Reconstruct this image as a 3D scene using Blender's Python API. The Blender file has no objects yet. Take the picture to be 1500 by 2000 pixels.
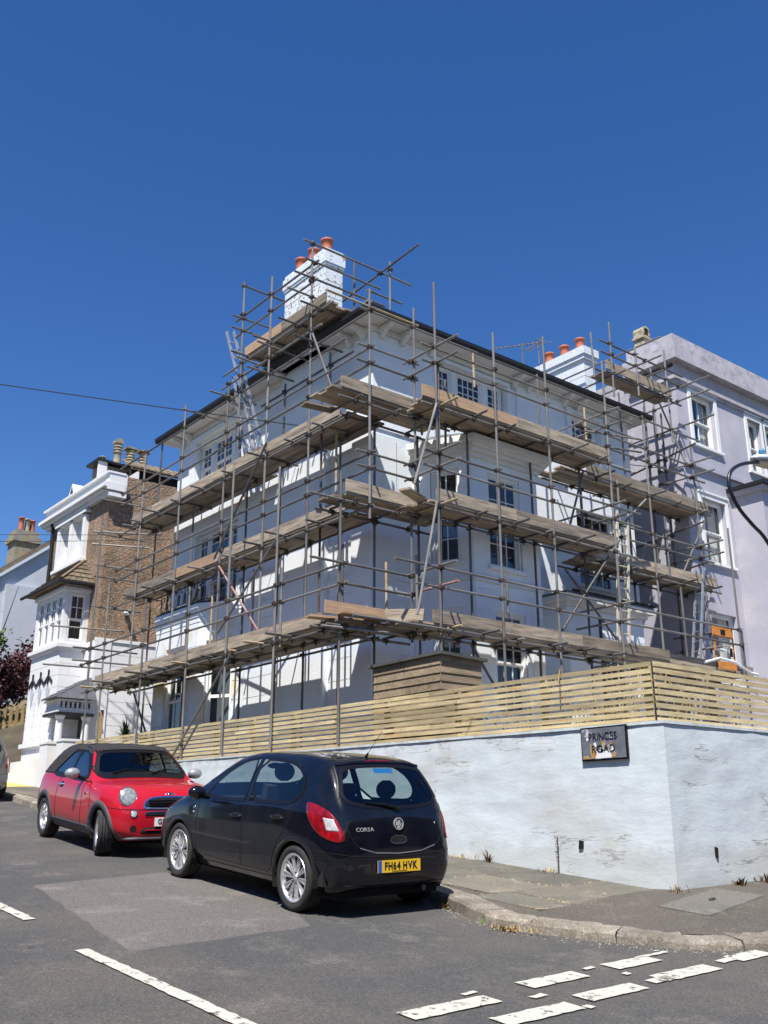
import bpy, bmesh, math, random
from math import sin, cos, radians, pi, hypot, atan2
from mathutils import Vector, Matrix
from mathutils.bvhtree import BVHTree
random.seed(7)
SC = bpy.context.scene
COL = SC.collection

# ------------------------------------------------------------------ camera
# world axes: +Y runs along the left street front (uphill), +X along the right one; z = 0 is eye height
PITCH, ROLL, YAW = radians(17.8), radians(.14), radians(-38.83)
R0 = Matrix.Rotation(YAW, 4, 'Z') @ Matrix.Rotation(pi/2 + PITCH, 4, 'X') @ Matrix.Rotation(-ROLL, 4, 'Z')
cd = bpy.data.cameras.new('camera'); cam = bpy.data.objects.new('camera', cd); COL.objects.link(cam)
cam.matrix_world = R0
cd.sensor_fit = 'HORIZONTAL'; cd.sensor_width = 36; cd.lens = 1918/1500*36
cd.clip_start = .1; cd.clip_end = 3000
SC.camera = cam

# ------------------------------------------------------------------ light
SUN = Vector((-.476, -.37, 1.0)).normalized()          # towards the sun
W = bpy.data.worlds.new('World'); SC.world = W; W.use_nodes = True
nt = W.node_tree; nt.nodes.clear()
sky = nt.nodes.new('ShaderNodeTexSky'); sky.sky_type = 'NISHITA'; sky.sun_disc = False
sky.sun_elevation = math.asin(SUN.z); sky.sun_rotation = atan2(SUN.x, SUN.y)
sky.altitude = 0; sky.air_density = 1.0; sky.dust_density = 0.0; sky.ozone_density = 4.0
hsv = nt.nodes.new('ShaderNodeHueSaturation'); hsv.inputs['Saturation'].default_value = 1.26; hsv.inputs['Hue'].default_value = .511
bgd = nt.nodes.new('ShaderNodeBackground'); bgd.inputs['Strength'].default_value = .085
wo = nt.nodes.new('ShaderNodeOutputWorld')
nt.links.new(sky.outputs[0], hsv.inputs['Color']); nt.links.new(hsv.outputs[0], bgd.inputs['Color']); nt.links.new(bgd.outputs[0], wo.inputs['Surface'])
sl = bpy.data.lights.new('sun', 'SUN'); sl.energy = 5.0; sl.angle = radians(.53); sl.color = (1, .955, .89)
so = bpy.data.objects.new('sun', sl); COL.objects.link(so); so.location = (-20, -20, 40)
so.rotation_euler = (-SUN).to_track_quat('-Z', 'Y').to_euler()
SC.view_settings.view_transform = 'Standard'; SC.view_settings.look = 'None'
SC.view_settings.exposure = .72; SC.view_settings.gamma = 1; SC.view_settings.use_curve_mapping = False
SC.render.engine = 'CYCLES'

# ------------------------------------------------------------------ materials
MATS = {}
def mat(name, col=(.5,.5,.5), rough=.7, metal=0, bump=0, bscale=30, var=0, vscale=2.5, col2=None, c2scale=3, c2lo=.5, c2hi=.6,
        rnd=0, coat=0, stretch=None, spec=None, bump2=0, b2scale=3, detail=6):
    """procedural material: base colour, mottling by noise (var), patches of a second colour (col2), per-object variation (rnd), bump"""
    if name in MATS: return MATS[name]
    m = bpy.data.materials.new(name); m.use_nodes = True; t = m.node_tree; N = t.nodes; L = t.links
    b = N['Principled BSDF']; b.inputs['Roughness'].default_value = rough; b.inputs['Metallic'].default_value = metal
    b.inputs['Coat Weight'].default_value = coat; b.inputs['Coat Roughness'].default_value = .03
    if spec is not None: b.inputs['Specular IOR Level'].default_value = spec
    tc = N.new('ShaderNodeTexCoord'); src = tc.outputs['Object']
    if rnd:
        o1 = N.new('ShaderNodeObjectInfo'); vm = N.new('ShaderNodeVectorMath'); vm.operation = 'MULTIPLY_ADD'; vm.inputs[1].default_value = (37, 23, 51)
        L.new(o1.outputs['Random'], vm.inputs[0]); L.new(src, vm.inputs[2]); src = vm.outputs[0]
    if stretch:
        mp = N.new('ShaderNodeMapping'); mp.inputs['Scale'].default_value = stretch; L.new(src, mp.inputs[0]); src = mp.outputs[0]
    def noise(scale, det=detail, rg=.6):
        n = N.new('ShaderNodeTexNoise'); n.inputs['Scale'].default_value = scale; n.inputs['Detail'].default_value = det
        n.inputs['Roughness'].default_value = rg; L.new(src, n.inputs['Vector']); return n.outputs['Fac']
    def mix(fac, a, c, mode='MIX'):
        x = N.new('ShaderNodeMix'); x.data_type = 'RGBA'; x.blend_type = mode
        if hasattr(fac, 'is_linked'): L.new(fac, x.inputs[0])
        else: x.inputs[0].default_value = fac
        for i, v in ((6, a), (7, c)):
            if hasattr(v, 'is_linked'): L.new(v, x.inputs[i])
            else: x.inputs[i].default_value = (*v, 1)
        return x.outputs[2]
    def ramp(fac, lo, hi, a=(0,0,0), c=(1,1,1)):
        r = N.new('ShaderNodeValToRGB'); r.color_ramp.elements[0].position = lo; r.color_ramp.elements[1].position = hi
        r.color_ramp.elements[0].color = (*a, 1); r.color_ramp.elements[1].color = (*c, 1); L.new(fac, r.inputs[0]); return r.outputs[0]
    c = col
    if col2: c = mix(ramp(noise(c2scale), c2lo, c2hi), c, col2)
    if var:
        g = ramp(noise(vscale), .3, .7, (1-var,)*3, (1+var,)*3); c = mix(1, c, g, 'MULTIPLY')
    if rnd:
        oi = N.new('ShaderNodeObjectInfo'); g = ramp(oi.outputs['Random'], 0, 1, (1-rnd,)*3, (1+rnd*.6,)*3); c = mix(1, c, g, 'MULTIPLY')
    if hasattr(c, 'is_linked'): L.new(c, b.inputs['Base Color'])
    else: b.inputs['Base Color'].default_value = (*c, 1)
    if bump:
        bp = N.new('ShaderNodeBump'); bp.inputs['Strength'].default_value = bump; bp.inputs['Distance'].default_value = .02
        L.new(noise(bscale, 8, .65), bp.inputs['Height']); last = bp
        if bump2:
            b2 = N.new('ShaderNodeBump'); b2.inputs['Strength'].default_value = bump2; b2.inputs['Distance'].default_value = .05
            L.new(noise(b2scale, 5, .5), b2.inputs['Height']); L.new(b2.outputs[0], bp.inputs['Normal'])
        L.new(bp.outputs[0], b.inputs['Normal'])
    m['_c'] = 1
    MATS[name] = m; return m
def glass(name, tint=(.75,.8,.8), gloss=.12, rough=.0):
    if name in MATS: return MATS[name]
    m = bpy.data.materials.new(name); m.use_nodes = True; t = m.node_tree; N = t.nodes; L = t.links; N.clear()
    o = N.new('ShaderNodeOutputMaterial'); tr = N.new('ShaderNodeBsdfTransparent'); tr.inputs[0].default_value = (*tint, 1)
    gl = N.new('ShaderNodeBsdfGlossy'); gl.inputs['Roughness'].default_value = rough; gl.inputs[0].default_value = (1,1,1,1)
    lw = N.new('ShaderNodeLayerWeight'); lw.inputs[0].default_value = .5; fr = N.new('ShaderNodeMath'); fr.operation = 'POWER'; fr.inputs[1].default_value = 4.0; L.new(lw.outputs['Facing'], fr.inputs[0])
    ad = N.new('ShaderNodeMath'); ad.operation = 'ADD'; ad.inputs[1].default_value = gloss+.03; ad.use_clamp = True
    mx = N.new('ShaderNodeMixShader'); L.new(fr.outputs[0], ad.inputs[0]); L.new(ad.outputs[0], mx.inputs[0])
    L.new(tr.outputs[0], mx.inputs[1]); L.new(gl.outputs[0], mx.inputs[2]); L.new(mx.outputs[0], o.inputs[0])
    MATS[name] = m; return m

mat('house_paint', (.71,.75,.775), .75, bump=.25, bscale=18, var=.05, vscale=1.3, bump2=.15, b2scale=2)
mat('white_trim', (.74,.75,.74), .5, bump=.06, bscale=30, var=.03)
mat('soffit_paint', (.66,.66,.64), .75, var=.06, vscale=3, bump=.08)
mat('white_paint', (.70,.70,.695), .7, bump=.15, bscale=14, var=.03)
mat('grey_house_paint', (.42,.45,.49), .8, var=.05)
mat('grey_trim', (.5,.56,.62), .7, var=.05)
mat('purple_render', (.39,.385,.44), .8, bump=.35, bscale=22, var=.09, vscale=.9, col2=(.45,.43,.46), c2scale=.6, c2lo=.52, c2hi=.64)
mat('purple_parapet', (.40,.385,.42), .85, bump=.4, bscale=30, var=.2, vscale=3, col2=(.27,.27,.28), c2scale=5, c2lo=.56, c2hi=.66)
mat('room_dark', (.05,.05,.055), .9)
mat('curtain', (.62,.60,.55), .9, var=.2, vscale=9, stretch=(6,6,.3))
mat('slate', (.09,.095,.11), .55, var=.2, vscale=6, rnd=.3, bump=.1)
mat('gutter_black', (.010,.010,.011), .5, var=.2)
mat('iron_black', (.012,.014,.02), .4)
mat('roof_tile', (.15,.11,.075), .85, var=.3, vscale=8, rnd=.35, bump=.3, col2=(.17,.15,.09), c2scale=3)
mat('terracotta', (.42,.12,.06), .7, var=.15, vscale=5, bump=.1)
mat('buff_pot', (.38,.33,.23), .8, var=.2, vscale=12, bump=.2, col2=(.2,.17,.1), c2scale=5)
mat('stone_grey', (.22,.21,.18), .9, var=.3, vscale=5, bump=.4, col2=(.28,.22,.08), c2scale=4)
mat('peeling_paint', (.62,.68,.74), .75, bump=.3, bscale=25, col2=(.30,.19,.06), c2scale=11, c2lo=.58, c2hi=.61, var=.06)
mat('chimney_paint', (.60,.64,.68), .75, bump=.3, bscale=20, var=.08, vscale=4, col2=(.42,.40,.33), c2scale=4, c2lo=.62, c2hi=.68)
mat('tube_steel', (.20,.192,.178), .5, metal=.3, var=.25, vscale=6, rnd=.35, col2=(.16,.13,.11), c2scale=9, c2lo=.60, c2hi=.66)
mat('tube_dark', (.13,.13,.13), .5, metal=.4, var=.3, vscale=6, rnd=.3, col2=(.15,.08,.04), c2scale=7, c2lo=.58, c2hi=.64)
mat('tube_yellow', (.38,.29,.15), .6, var=.3, vscale=8, col2=(.3,.29,.27), c2scale=6)
mat('tube_pink', (.33,.17,.155), .6, var=.2, vscale=8, col2=(.35,.3,.3), c2scale=5)
mat('coupler_steel', (.075,.06,.05), .65, metal=.4, var=.4, vscale=30, rnd=.5)
mat('scaffold_board', (.33,.27,.20), .88, var=.35, vscale=2.2, rnd=.38, bump=.5, bscale=9, stretch=(.8,9,9), col2=(.17,.14,.11), c2scale=1.6, c2lo=.47, c2hi=.66)
mat('scaffold_board_warm', (.37,.25,.155), .85, var=.2, vscale=3, rnd=.15, bump=.3, bscale=12, stretch=(1,9,9))
mat('fence_wood', (.47,.385,.215), .75, var=.28, vscale=2.5, rnd=.34, bump=.2, bscale=10, stretch=(1,8,8), col2=(.46,.26,.09), c2scale=1.5, c2lo=.60, c2hi=.72)
mat('shed_wood', (.25,.185,.12), .9, var=.3, vscale=3, rnd=.25, bump=.4, bscale=12, stretch=(1,8,8), col2=(.15,.14,.07), c2scale=1.2, c2lo=.5, c2hi=.7)
mat('felt', (.07,.07,.065), .95, var=.3, bump=.3)
mat('black_plastic', (.006,.006,.007), .35, spec=.3)
mat('rubber', (.018,.018,.018), .8, bump=.1, bscale=40)
mat('liner_black', (.004,.004,.004), 1)
mat('badge_silver', (.50,.50,.51), .3, metal=.35, coat=.5)
mat('chrome', (.75,.75,.75), .12, metal=1)
mat('alloy', (.72,.72,.73), .32, metal=.8)
mat('plaster_debris', (.3,.27,.2), .9, var=.3)
mat('weed_green', (.07,.14,.02), .8, var=.3)
mat('weed_dry', (.35,.24,.09), .9, var=.3, rnd=.3)
mat('weed_brown', (.09,.045,.02), .9, var=.3)
mat('leaf_purple', (.07,.022,.026), .6, rnd=.3, var=.4, vscale=2)
mat('leaf_green', (.09,.16,.03), .6, rnd=.3, var=.3, vscale=3)
mat('bark', (.06,.045,.035), .9, bump=.4)
mat('earth_bank', (.14,.11,.065), .95, var=.3, vscale=3, bump=.5, col2=(.09,.10,.04), c2scale=2)
mat('tan_wall', (.20,.17,.125), .9, var=.15, vscale=2, bump=.4, bscale=15)
mat('picket_wood', (.36,.26,.12), .85, var=.2, rnd=.2)
glass('window_glass', (.42,.46,.48), .05)
mat('stained_paint', (.69,.73,.76), .75, bump=.25, bscale=18, col2=(.66,.56,.34), c2scale=1.3, c2lo=.50, c2hi=.66, var=.05)
glass('window_glass_clear', (.85,.88,.9), .06)

# ------------------------------------------------------------------ mesh helpers
class MB:
    def __init__(s): s.v = []; s.f = []; s.m = []; s.cm = 0
    def add(s, vs, fs, mi=None):
        o = len(s.v); s.v += [tuple(v) for v in vs]; s.f += [tuple(i+o for i in f) for f in fs]
        s.m += [s.cm if mi is None else mi]*len(fs)
    def box(s, x0, y0, z0, x1, y1, z1, mi=None):
        s.add([(x0,y0,z0),(x1,y0,z0),(x1,y1,z0),(x0,y1,z0),(x0,y0,z1),(x1,y0,z1),(x1,y1,z1),(x0,y1,z1)],
              [(0,3,2,1),(4,5,6,7),(0,1,5,4),(1,2,6,5),(2,3,7,6),(3,0,4,7)], mi)
    def prism(s, poly, a, b, f, mi=None):
        """poly: list of 2D points; f(u, v, w) -> 3D; extruded from w=a to w=b"""
        n = len(poly); vs = [f(u, v, a) for u, v in poly] + [f(u, v, b) for u, v in poly]
        fs = [tuple(range(n-1, -1, -1)), tuple(range(n, 2*n))] + [(i, (i+1) % n, n+(i+1) % n, n+i) for i in range(n)]
        s.add(vs, fs, mi)
    def tube(s, p, q, r, n=8, r2=None, mi=None, caps=True):
        p = Vector(p); q = Vector(q); d = (q-p).normalized(); r2 = r if r2 is None else r2
        a = d.orthogonal().normalized(); b = d.cross(a); vs = []
        for c, rr in ((p, r), (q, r2)):
            for i in range(n):
                t = 2*pi*i/n; vs.append(c + (a*cos(t) + b*sin(t))*rr)
        fs = [(i, (i+1) % n, n+(i+1) % n, n+i) for i in range(n)]
        if caps: fs += [tuple(range(n-1, -1, -1)), tuple(range(n, 2*n))]
        s.add(vs, fs, mi)
    def path(s, pts, r, n=6, mi=None, rs=None):
        pts = [Vector(p) for p in pts]; rings = []; up = None
        for i, p in enumerate(pts):
            d = (pts[min(i+1, len(pts)-1)] - pts[max(i-1, 0)]).normalized()
            a = d.orthogonal().normalized() if up is None else (up - d*up.dot(d)).normalized()
            up = a; b = d.cross(a); rr = rs[i] if rs else r
            rings.append([p + (a*cos(2*pi*k/n) + b*sin(2*pi*k/n))*rr for k in range(n)])
        vs = [v for R in rings for v in R]; fs = []
        for i in range(len(pts)-1):
            for k in range(n): fs.append((i*n+k, i*n+(k+1) % n, (i+1)*n+(k+1) % n, (i+1)*n+k))
        fs += [tuple(range(n-1, -1, -1)), tuple(range((len(pts)-1)*n, len(pts)*n))]
        s.add(vs, fs, mi)
    def lathe(s, prof, c, n=16, mi=None):
        """prof: (r, z) pairs from bottom to top around the vertical through c"""
        vs = []; k = len(prof)
        for r, z in prof:
            for i in range(n): t = 2*pi*i/n; vs.append((c[0]+r*cos(t), c[1]+r*sin(t), c[2]+z))
        fs = [(j*n+i, j*n+(i+1) % n, (j+1)*n+(i+1) % n, (j+1)*n+i) for j in range(k-1) for i in range(n)]
        fs += [tuple(range(n-1, -1, -1)), tuple(range((k-1)*n, k*n))]
        s.add(vs, fs, mi)
    def mesh(s, name, mats, smooth=False, o=(0,0,0)):
        me = bpy.data.meshes.new(name)
        me.from_pydata([(v[0]-o[0], v[1]-o[1], v[2]-o[2]) for v in s.v], [], s.f); 
        for m in (mats if isinstance(mats, (list, tuple)) else [mats]): me.materials.append(MATS[m])
        if any(s.m): me.polygons.foreach_set('material_index', s.m)
        if smooth: me.shade_smooth()
        me.update(); return me
    def build(s, name, mats, parent=None, smooth=False, origin=None, **kw):
        o = origin if origin is not None else (wloc(parent) if parent else Vector((0,0,0)))
        if parent and origin is None: me = s.mesh(name, mats, smooth, o); ob = link(name, me, parent)
        else:
            me = s.mesh(name, mats, smooth, o); ob = link(name, me, parent); ob.location = Vector(o) - (wloc(parent) if parent else Vector((0,0,0)))
        return tag(ob, **kw)
LOC = {}
def wloc(o): return LOC.get(o.name, Vector((0,0,0)))
def link(name, data, parent=None):
    ob = bpy.data.objects.new(name, data); COL.objects.link(ob)
    if parent: ob.parent = parent; LOC[ob.name] = wloc(parent)
    return ob
def tag(o, label=None, cat=None, group=None, kind=None):
    if label: o['label'] = label
    if cat: o['category'] = cat
    if group: o['group'] = group
    if kind: o['kind'] = kind
    return o
def thing(name, label, cat, loc=(0,0,0), group=None, kind=None):
    o = link(name, None); o.location = loc; LOC[o.name] = Vector(loc); o.empty_display_size = .1
    return tag(o, label, cat, group, kind)
def structure(ob): return tag(ob, kind='structure')
CACHE = {}
def place(key, fn, name, parent, M):
    """object sharing the cached mesh `key` (made by fn) at the world matrix M"""
    if key not in CACHE: CACHE[key] = fn()
    ob = link(name, CACHE[key], parent); ob.matrix_local = Matrix.Translation(-wloc(parent)) @ M; return ob
def smooth_auto(me, ang=40):
    pass
# ------------------------------------------------------------------ ground
def gz(x, y):
    """height of the road surface: it climbs to the left street's far end"""
    yy = y if y < 34 else 34 + (y-34)*.3 if y < 80 else 47.8
    if yy < -15: yy = -15
    xx = min(max(x, -20), 25)
    return -.772 + .03*(xx-5.76) + .088*(yy-8.49)
def asphalt(name, base, base2, agg, cscale=1.0, patchy=.5):
    m = bpy.data.materials.new(name); m.use_nodes = True; t = m.node_tree; N = t.nodes; L = t.links; b = N['Principled BSDF']
    b.inputs['Roughness'].default_value = .85; b.inputs['Specular IOR Level'].default_value = .3
    tc = N.new('ShaderNodeTexCoord')
    def noise(s, d=6, r=.6, v=None):
        n = N.new('ShaderNodeTexNoise'); n.inputs['Scale'].default_value = s; n.inputs['Detail'].default_value = d; n.inputs['Roughness'].default_value = r
        L.new(tc.outputs['Object'] if v is None else v, n.inputs['Vector']); return n.outputs['Fac']
    def ramp(f, lo, hi, a=(0,0,0), c=(1,1,1)):
        r = N.new('ShaderNodeValToRGB'); e = r.color_ramp.elements; e[0].position = lo; e[1].position = hi; e[0].color = (*a,1); e[1].color = (*c,1)
        L.new(f, r.inputs[0]); return r.outputs[0]
    def mix(f, a, c, mode='MIX'):
        x = N.new('ShaderNodeMix'); x.data_type = 'RGBA'; x.blend_type = mode
        if hasattr(f, 'is_linked'): L.new(f, x.inputs[0])
        else: x.inputs[0].default_value = f
        for i, v in ((6, a), (7, c)):
            if hasattr(v, 'is_linked'): L.new(v, x.inputs[i])
            else: x.inputs[i].default_value = (*v, 1)
        return x.outputs[2]
    big = ramp(noise(.45*cscale, 7, .7), .44, .58)
    c = mix(big, base, base2)
    c = mix(ramp(noise(1.3*cscale, 9, .75), .54, .62), c, tuple(x*1.28 for x in base2))
    c = mix(ramp(noise(3.1*cscale, 9, .75), .60, .68), c, tuple(x*.75 for x in base))
    fine = ramp(noise(55, 5, .9), .36, .66, (.42,.42,.42), (1.6,1.6,1.6)); c = mix(1, c, fine, 'MULTIPLY')
    vo = N.new('ShaderNodeTexVoronoi'); vo.inputs['Scale'].default_value = 42; L.new(tc.outputs['Object'], vo.inputs['Vector'])
    sp = ramp(vo.outputs['Distance'], .10, .22, (1,1,1), (0,0,0)); fz = N.new('ShaderNodeMath'); fz.operation = 'MULTIPLY'
    L.new(sp, fz.inputs[0]); L.new(ramp(vo.outputs['Color'], .55, .6), fz.inputs[1]); c = mix(fz.outputs[0], c, agg)
    if name in ('flag_stone','kerb_granite'):
        oi = N.new('ShaderNodeObjectInfo'); c = mix(1, c, ramp(oi.outputs['Random'], 0, 1, (.78,.78,.78), (1.22,1.2,1.14)), 'MULTIPLY')
    L.new(c, b.inputs['Base Color'])
    bp = N.new('ShaderNodeBump'); bp.inputs['Strength'].default_value = .7; bp.inputs['Distance'].default_value = .012
    L.new(noise(75, 6, .8), bp.inputs['Height']); L.new(bp.outputs[0], b.inputs['Normal'])
    MATS[name] = m
asphalt('road_asphalt', (.072,.072,.071), (.096,.088,.079), (.25,.225,.2))
asphalt('patch_asphalt', (.122,.113,.104), (.135,.124,.114), (.32,.29,.26))
asphalt('pavement_asphalt', (.085,.075,.062), (.105,.092,.076), (.24,.21,.17))
asphalt('flag_stone', (.118,.114,.098), (.15,.138,.112), (.2,.19,.16), 1.5)
asphalt('kerb_granite', (.20,.175,.14), (.27,.24,.20), (.34,.32,.29), 6)
asphalt('yellow_paving', (.62,.42,.13), (.66,.47,.17), (.7,.55,.3))
asphalt('cover_concrete', (.12,.115,.10), (.15,.14,.12), (.22,.2,.18))
def paint_mat():
    m = bpy.data.materials.new('road_paint'); m.use_nodes = True; t = m.node_tree; N = t.nodes; L = t.links; b = N['Principled BSDF']
    b.inputs['Roughness'].default_value = .7; b.inputs['Base Color'].default_value = (.47,.455,.385,1)
    tc = N.new('ShaderNodeTexCoord'); n = N.new('ShaderNodeTexNoise'); n.inputs['Scale'].default_value = 9; n.inputs['Detail'].default_value = 12; n.inputs['Roughness'].default_value = .78
    L.new(tc.outputs['Object'], n.inputs['Vector']); r = N.new('ShaderNodeValToRGB'); e = r.color_ramp.elements; e[0].position = .41; e[1].position = .45; L.new(n.outputs[0], r.inputs[0])
    mx = N.new('ShaderNodeMix'); mx.data_type = 'RGBA'; L.new(r.outputs[0], mx.inputs[0]); mx.inputs[6].default_value = (.06,.06,.06,1); mx.inputs[7].default_value = (.47,.455,.385,1)
    L.new(mx.outputs[2], b.inputs['Base Color']); MATS['road_paint'] = m
paint_mat()

def sheet(name, poly_rows, z_of, m, dz=0):
    """grid sheet: poly_rows = list of rows of (x, y)"""
    b = MB(); k = len(poly_rows[0]); vs = [(x, y, z_of(x, y)+dz) for row in poly_rows for x, y in row]
    b.add(vs, [(r*k+i, r*k+i+1, (r+1)*k+i+1, (r+1)*k+i) for r in range(len(poly_rows)-1) for i in range(k-1)])
    return structure(b.build(name, m))
xs = [-1200,-300,-80,-30,-20,-10,-5,0,3,6,9,12,16,20,25,40,90,300,1200]
ys = [-1200,-300,-60,-15,-8,-3,0,3,6,9,12,15,18,21,24,27,30,34,40,50,65,80,200,1200]
sheet('ground', [[(x, y) for x in xs] for y in ys], gz, 'earth_bank', -.22)

KERB = [(7.95,46),(7.95,30),(7.95,23.8),(7.75,22),(7.5,20),(7.47,15),(7.47,10),(7.42,8.8),(7.21,7.98),(6.98,7.4),(6.86,6.95),(6.95,6.6),(7.12,6.28),(7.28,5.95),(7.5,5.55),(7.85,5.22),(8.3,5.0),(9.5,4.78),(12,4.62),(18,4.5),(60,4.2)]
def resample(P, step):
    out = [P[0]]; acc = 0
    for a, b in zip(P[:-1], P[1:]):
        L = hypot(b[0]-a[0], b[1]-a[1]); t = step-acc
        while t <= L: out.append((a[0]+(b[0]-a[0])*t/L, a[1]+(b[1]-a[1])*t/L)); t += step
        acc = L-(t-step)
    return out
# road: one sheet under everything between the far verge and the kerbs
rows = []
for y in [-60,-30,-15,-8,-4,0,2,4,5,6,7,8,9,10,12,14,16,18,20,22,24,27,30,34,40,46]:
    rows.append([(-9 + 17.6*i/12, y) for i in range(13)])
sheet('road', rows, gz, 'road_asphalt', -.002)
rows = [[(x, y) for x in (8.6,12,16,20,25,40,70)] for y in (-60,-30,-15,-8,-4,0,2,4,5.4)]
sheet('road', rows, gz, 'road_asphalt', -.002)
# lighter tarmac repair
pts = [(4.13,11.19),(3.65,7.68),(5.47,7.81),(6.9,11.6)]
b = MB(); n = 14
def bil(u, v): 
    A, B, C, D = pts; x = (A[0]*(1-u)+B[0]*u)*(1-v)+(D[0]*(1-u)+C[0]*u)*v; y = (A[1]*(1-u)+B[1]*u)*(1-v)+(D[1]*(1-u)+C[1]*u)*v
    e = (u in (0,1) or v in (0,1)); j = .025 if e else 0
    x += random.uniform(-j,j); y += random.uniform(-j,j); return (x, y, gz(x,y)+(.004 if not e else -.001))
g = [bil(i/n, j/n) for i in range(n+1) for j in range(n+1)]
b.add(g, [(i*(n+1)+j, (i+1)*(n+1)+j, (i+1)*(n+1)+j+1, i*(n+1)+j+1) for i in range(n) for j in range(n)])
structure(b.build('road_patch', 'patch_asphalt'))
# painted markings
def marking(P, w, name='road_marking', dz=.008):
    """strip of paint along the polyline P with slightly ragged edges"""
    P = resample(P, .07) if len(P) > 1 else P; b = MB(); vs = []
    for i, (x, y) in enumerate(P):
        a = P[max(i-1,0)]; c = P[min(i+1,len(P)-1)]; L = hypot(c[0]-a[0], c[1]-a[1]); nx, ny = -(c[1]-a[1])/L, (c[0]-a[0])/L
        for sgn in (-1, 1):
            ww = w/2 + random.uniform(-.006,.006); X, Y = x+nx*ww*sgn+random.uniform(-.004,.004), y+ny*ww*sgn+random.uniform(-.004,.004); vs.append((X, Y, gz(X,Y)+dz))
    b.add(vs, [(2*i, 2*i+2, 2*i+3, 2*i+1) for i in range(len(P)-1)])
    return structure(b.build(name, 'road_paint'))
marking([(3.38,3.9),(3.38,5.5),(3.36,6.8),(3.34,7.93)], .115)
for y0 in (9.26, 13.6, 17.8, 22): marking([(3.42,y0),(3.43,y0+2.6)], .11)
marking([(3.38,-3),(3.38,1.5)], .11)
for x0, x1, y0 in ((4.29,5.12,5.13),(5.50,6.17,5.28),(6.50,7.11,5.33)): marking([(x0,y0),((x0+x1)/2,y0+.01),(x1,y0+.015)], .185)
for x0, x1, y0 in ((3.7,4.3,4.62),(4.70,5.40,4.73),(5.58,6.24,4.83),(6.52,7.27,4.90),(7.62,8.16,4.985)): marking([(x0,y0),((x0+x1)/2,y0+.005),(x1,y0+.01)], .185)
for x0, y0, d, w in ((6.95,5.42,.42,.05),(5.3,5.02,.14,.06),(6.25,5.38,.2,.05),(6.4,5.12,.13,.05),(4.95,5.32,.15,.05),(5.42,4.66,.12,.08),(6.37,4.86,.28,.1),(7.42,4.98,.25,.09),(7.3,5.5,.12,.03)):
    marking([(x0,y0),(x0+d,y0+.02)], w)
# kerb stones
kp = resample(KERB, .04)
def kerb_top(x, y):
    h = .125
    if y < 7.6: h = .125 - .05*min(1,(7.6-y)/2.2)
    if y < 5.6: h = .075
    return gz(x, y) + h
i = 0; ki = 0
pav = link('pavement', None); tag(pav, kind='structure')
while i < len(kp)-26:
    x, y = kp[i]; L = 21 if y < 24 else 30
    if y < 7.2 and x < 9: L = random.choice((15, 19, 12))
    if y > 24: L = 25
    seg = kp[i:i+L+1]; b = MB(); vs = []; wk = .28 if y > 6.6 else .34
    dzr = random.uniform(-.006,.006)
    for j, (x, y) in enumerate(seg):
        if j == 0 or j == len(seg)-1 or j % 4 == 0:
            if j == len(seg)-1: x, y = seg[-2][0]*.3+x*.7, seg[-2][1]*.3+y*.7
            a = kp[max(i+j-1,0)]; c = kp[i+j+1]; LL = hypot(c[0]-a[0], c[1]-a[1]); nx, ny = -(c[1]-a[1])/LL, (c[0]-a[0])/LL
            if nx < 0 and abs(nx) > .3 and y > 5: pass
            zt = kerb_top(x, y) + dzr; r = lambda s=.006: random.uniform(-s, s)
            fx = -(-1)
            H_ = zt-gz(x,y); q_ = lambda w: (x+nx*w, y+ny*w, gz(x+nx*w, y+ny*w)+H_+r(.004))
            vs += [(x+r(), y+r(), gz(x,y)-.06), (x+.012*nx+r(.01), y+.012*ny+r(.01), zt-.03+r(.008)), q_(.035), q_(wk*.6), q_(wk), (x+nx*wk, y+ny*wk, gz(x,y)-.06)]
    n = len(vs)//6; fs = [(k*6+q, k*6+6+q, k*6+7+q, k*6+q+1) for k in range(n-1) for q in range(5)] + [(5,4,3,2,1,0), tuple((n-1)*6+q for q in range(6))]
    b.add(vs, fs); b.build('kerb_stone', 'kerb_granite', pav); i += L; ki += 1
    if ki > 75: break
# flagstones of the left pavement (one mesh object each), asphalt round the corner
def pav_z(x, y): 
    k = 7.47
    return gz(x, y) + .125 + max(0, x-k)*.004
def flag(x0, x1, y0, y1, m='flag_stone', h=.0, name='paving_slab'):
    b = MB(); g = .009; vs = []; q = [(x0+g, y0+g), (x1-g, y0+g), (x1-g, y1-g), (x0+g, y1-g)]; t = random.uniform(-.004,.004)
    for x, y in q: vs.append((x, y, pav_z(x, y)-.08))
    for x, y in q: vs.append((x, y, pav_z(x, y)-.006+t+random.uniform(-.003,.003)+h))
    cx, cy = (x0+x1)/2, (y0+y1)/2
    for x, y in q: vs.append((cx+(x-cx)*.97, cy+(y-cy)*.97, pav_z(x, y)+t+h))
    b.add(vs, [(0,1,5,4),(1,2,6,5),(2,3,7,6),(3,0,4,7),(4,5,9,8),(5,6,10,9),(6,7,11,10),(7,4,8,11),(8,9,10,11)])
    return b.build(name, m, pav)
def kx(y):
    best = min(kp, key=lambda p: abs(p[1]-y) + (100 if p[0] > 8.2 else 0)); return best[0] + .285
y = 6.86; rowi = 0
while y < 25.8:
    d = random.choice((.76,.92,1.05)); xk = max(kx(y), kx(y+d)) - .005 + (.0)
    cuts = [xk]; step = random.choice((.78,.92,.85)); xx = 9.5
    inner = []
    while xx - step > xk + .2: xx -= step + random.choice((0,.08,-.04)); inner.append(xx)
    cuts += sorted(inner) + [9.5]
    for a, c in zip(cuts[:-1], cuts[1:]):
        if c-a > .05: flag(a, c, y, y+d)
    y += d; rowi += 1
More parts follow.
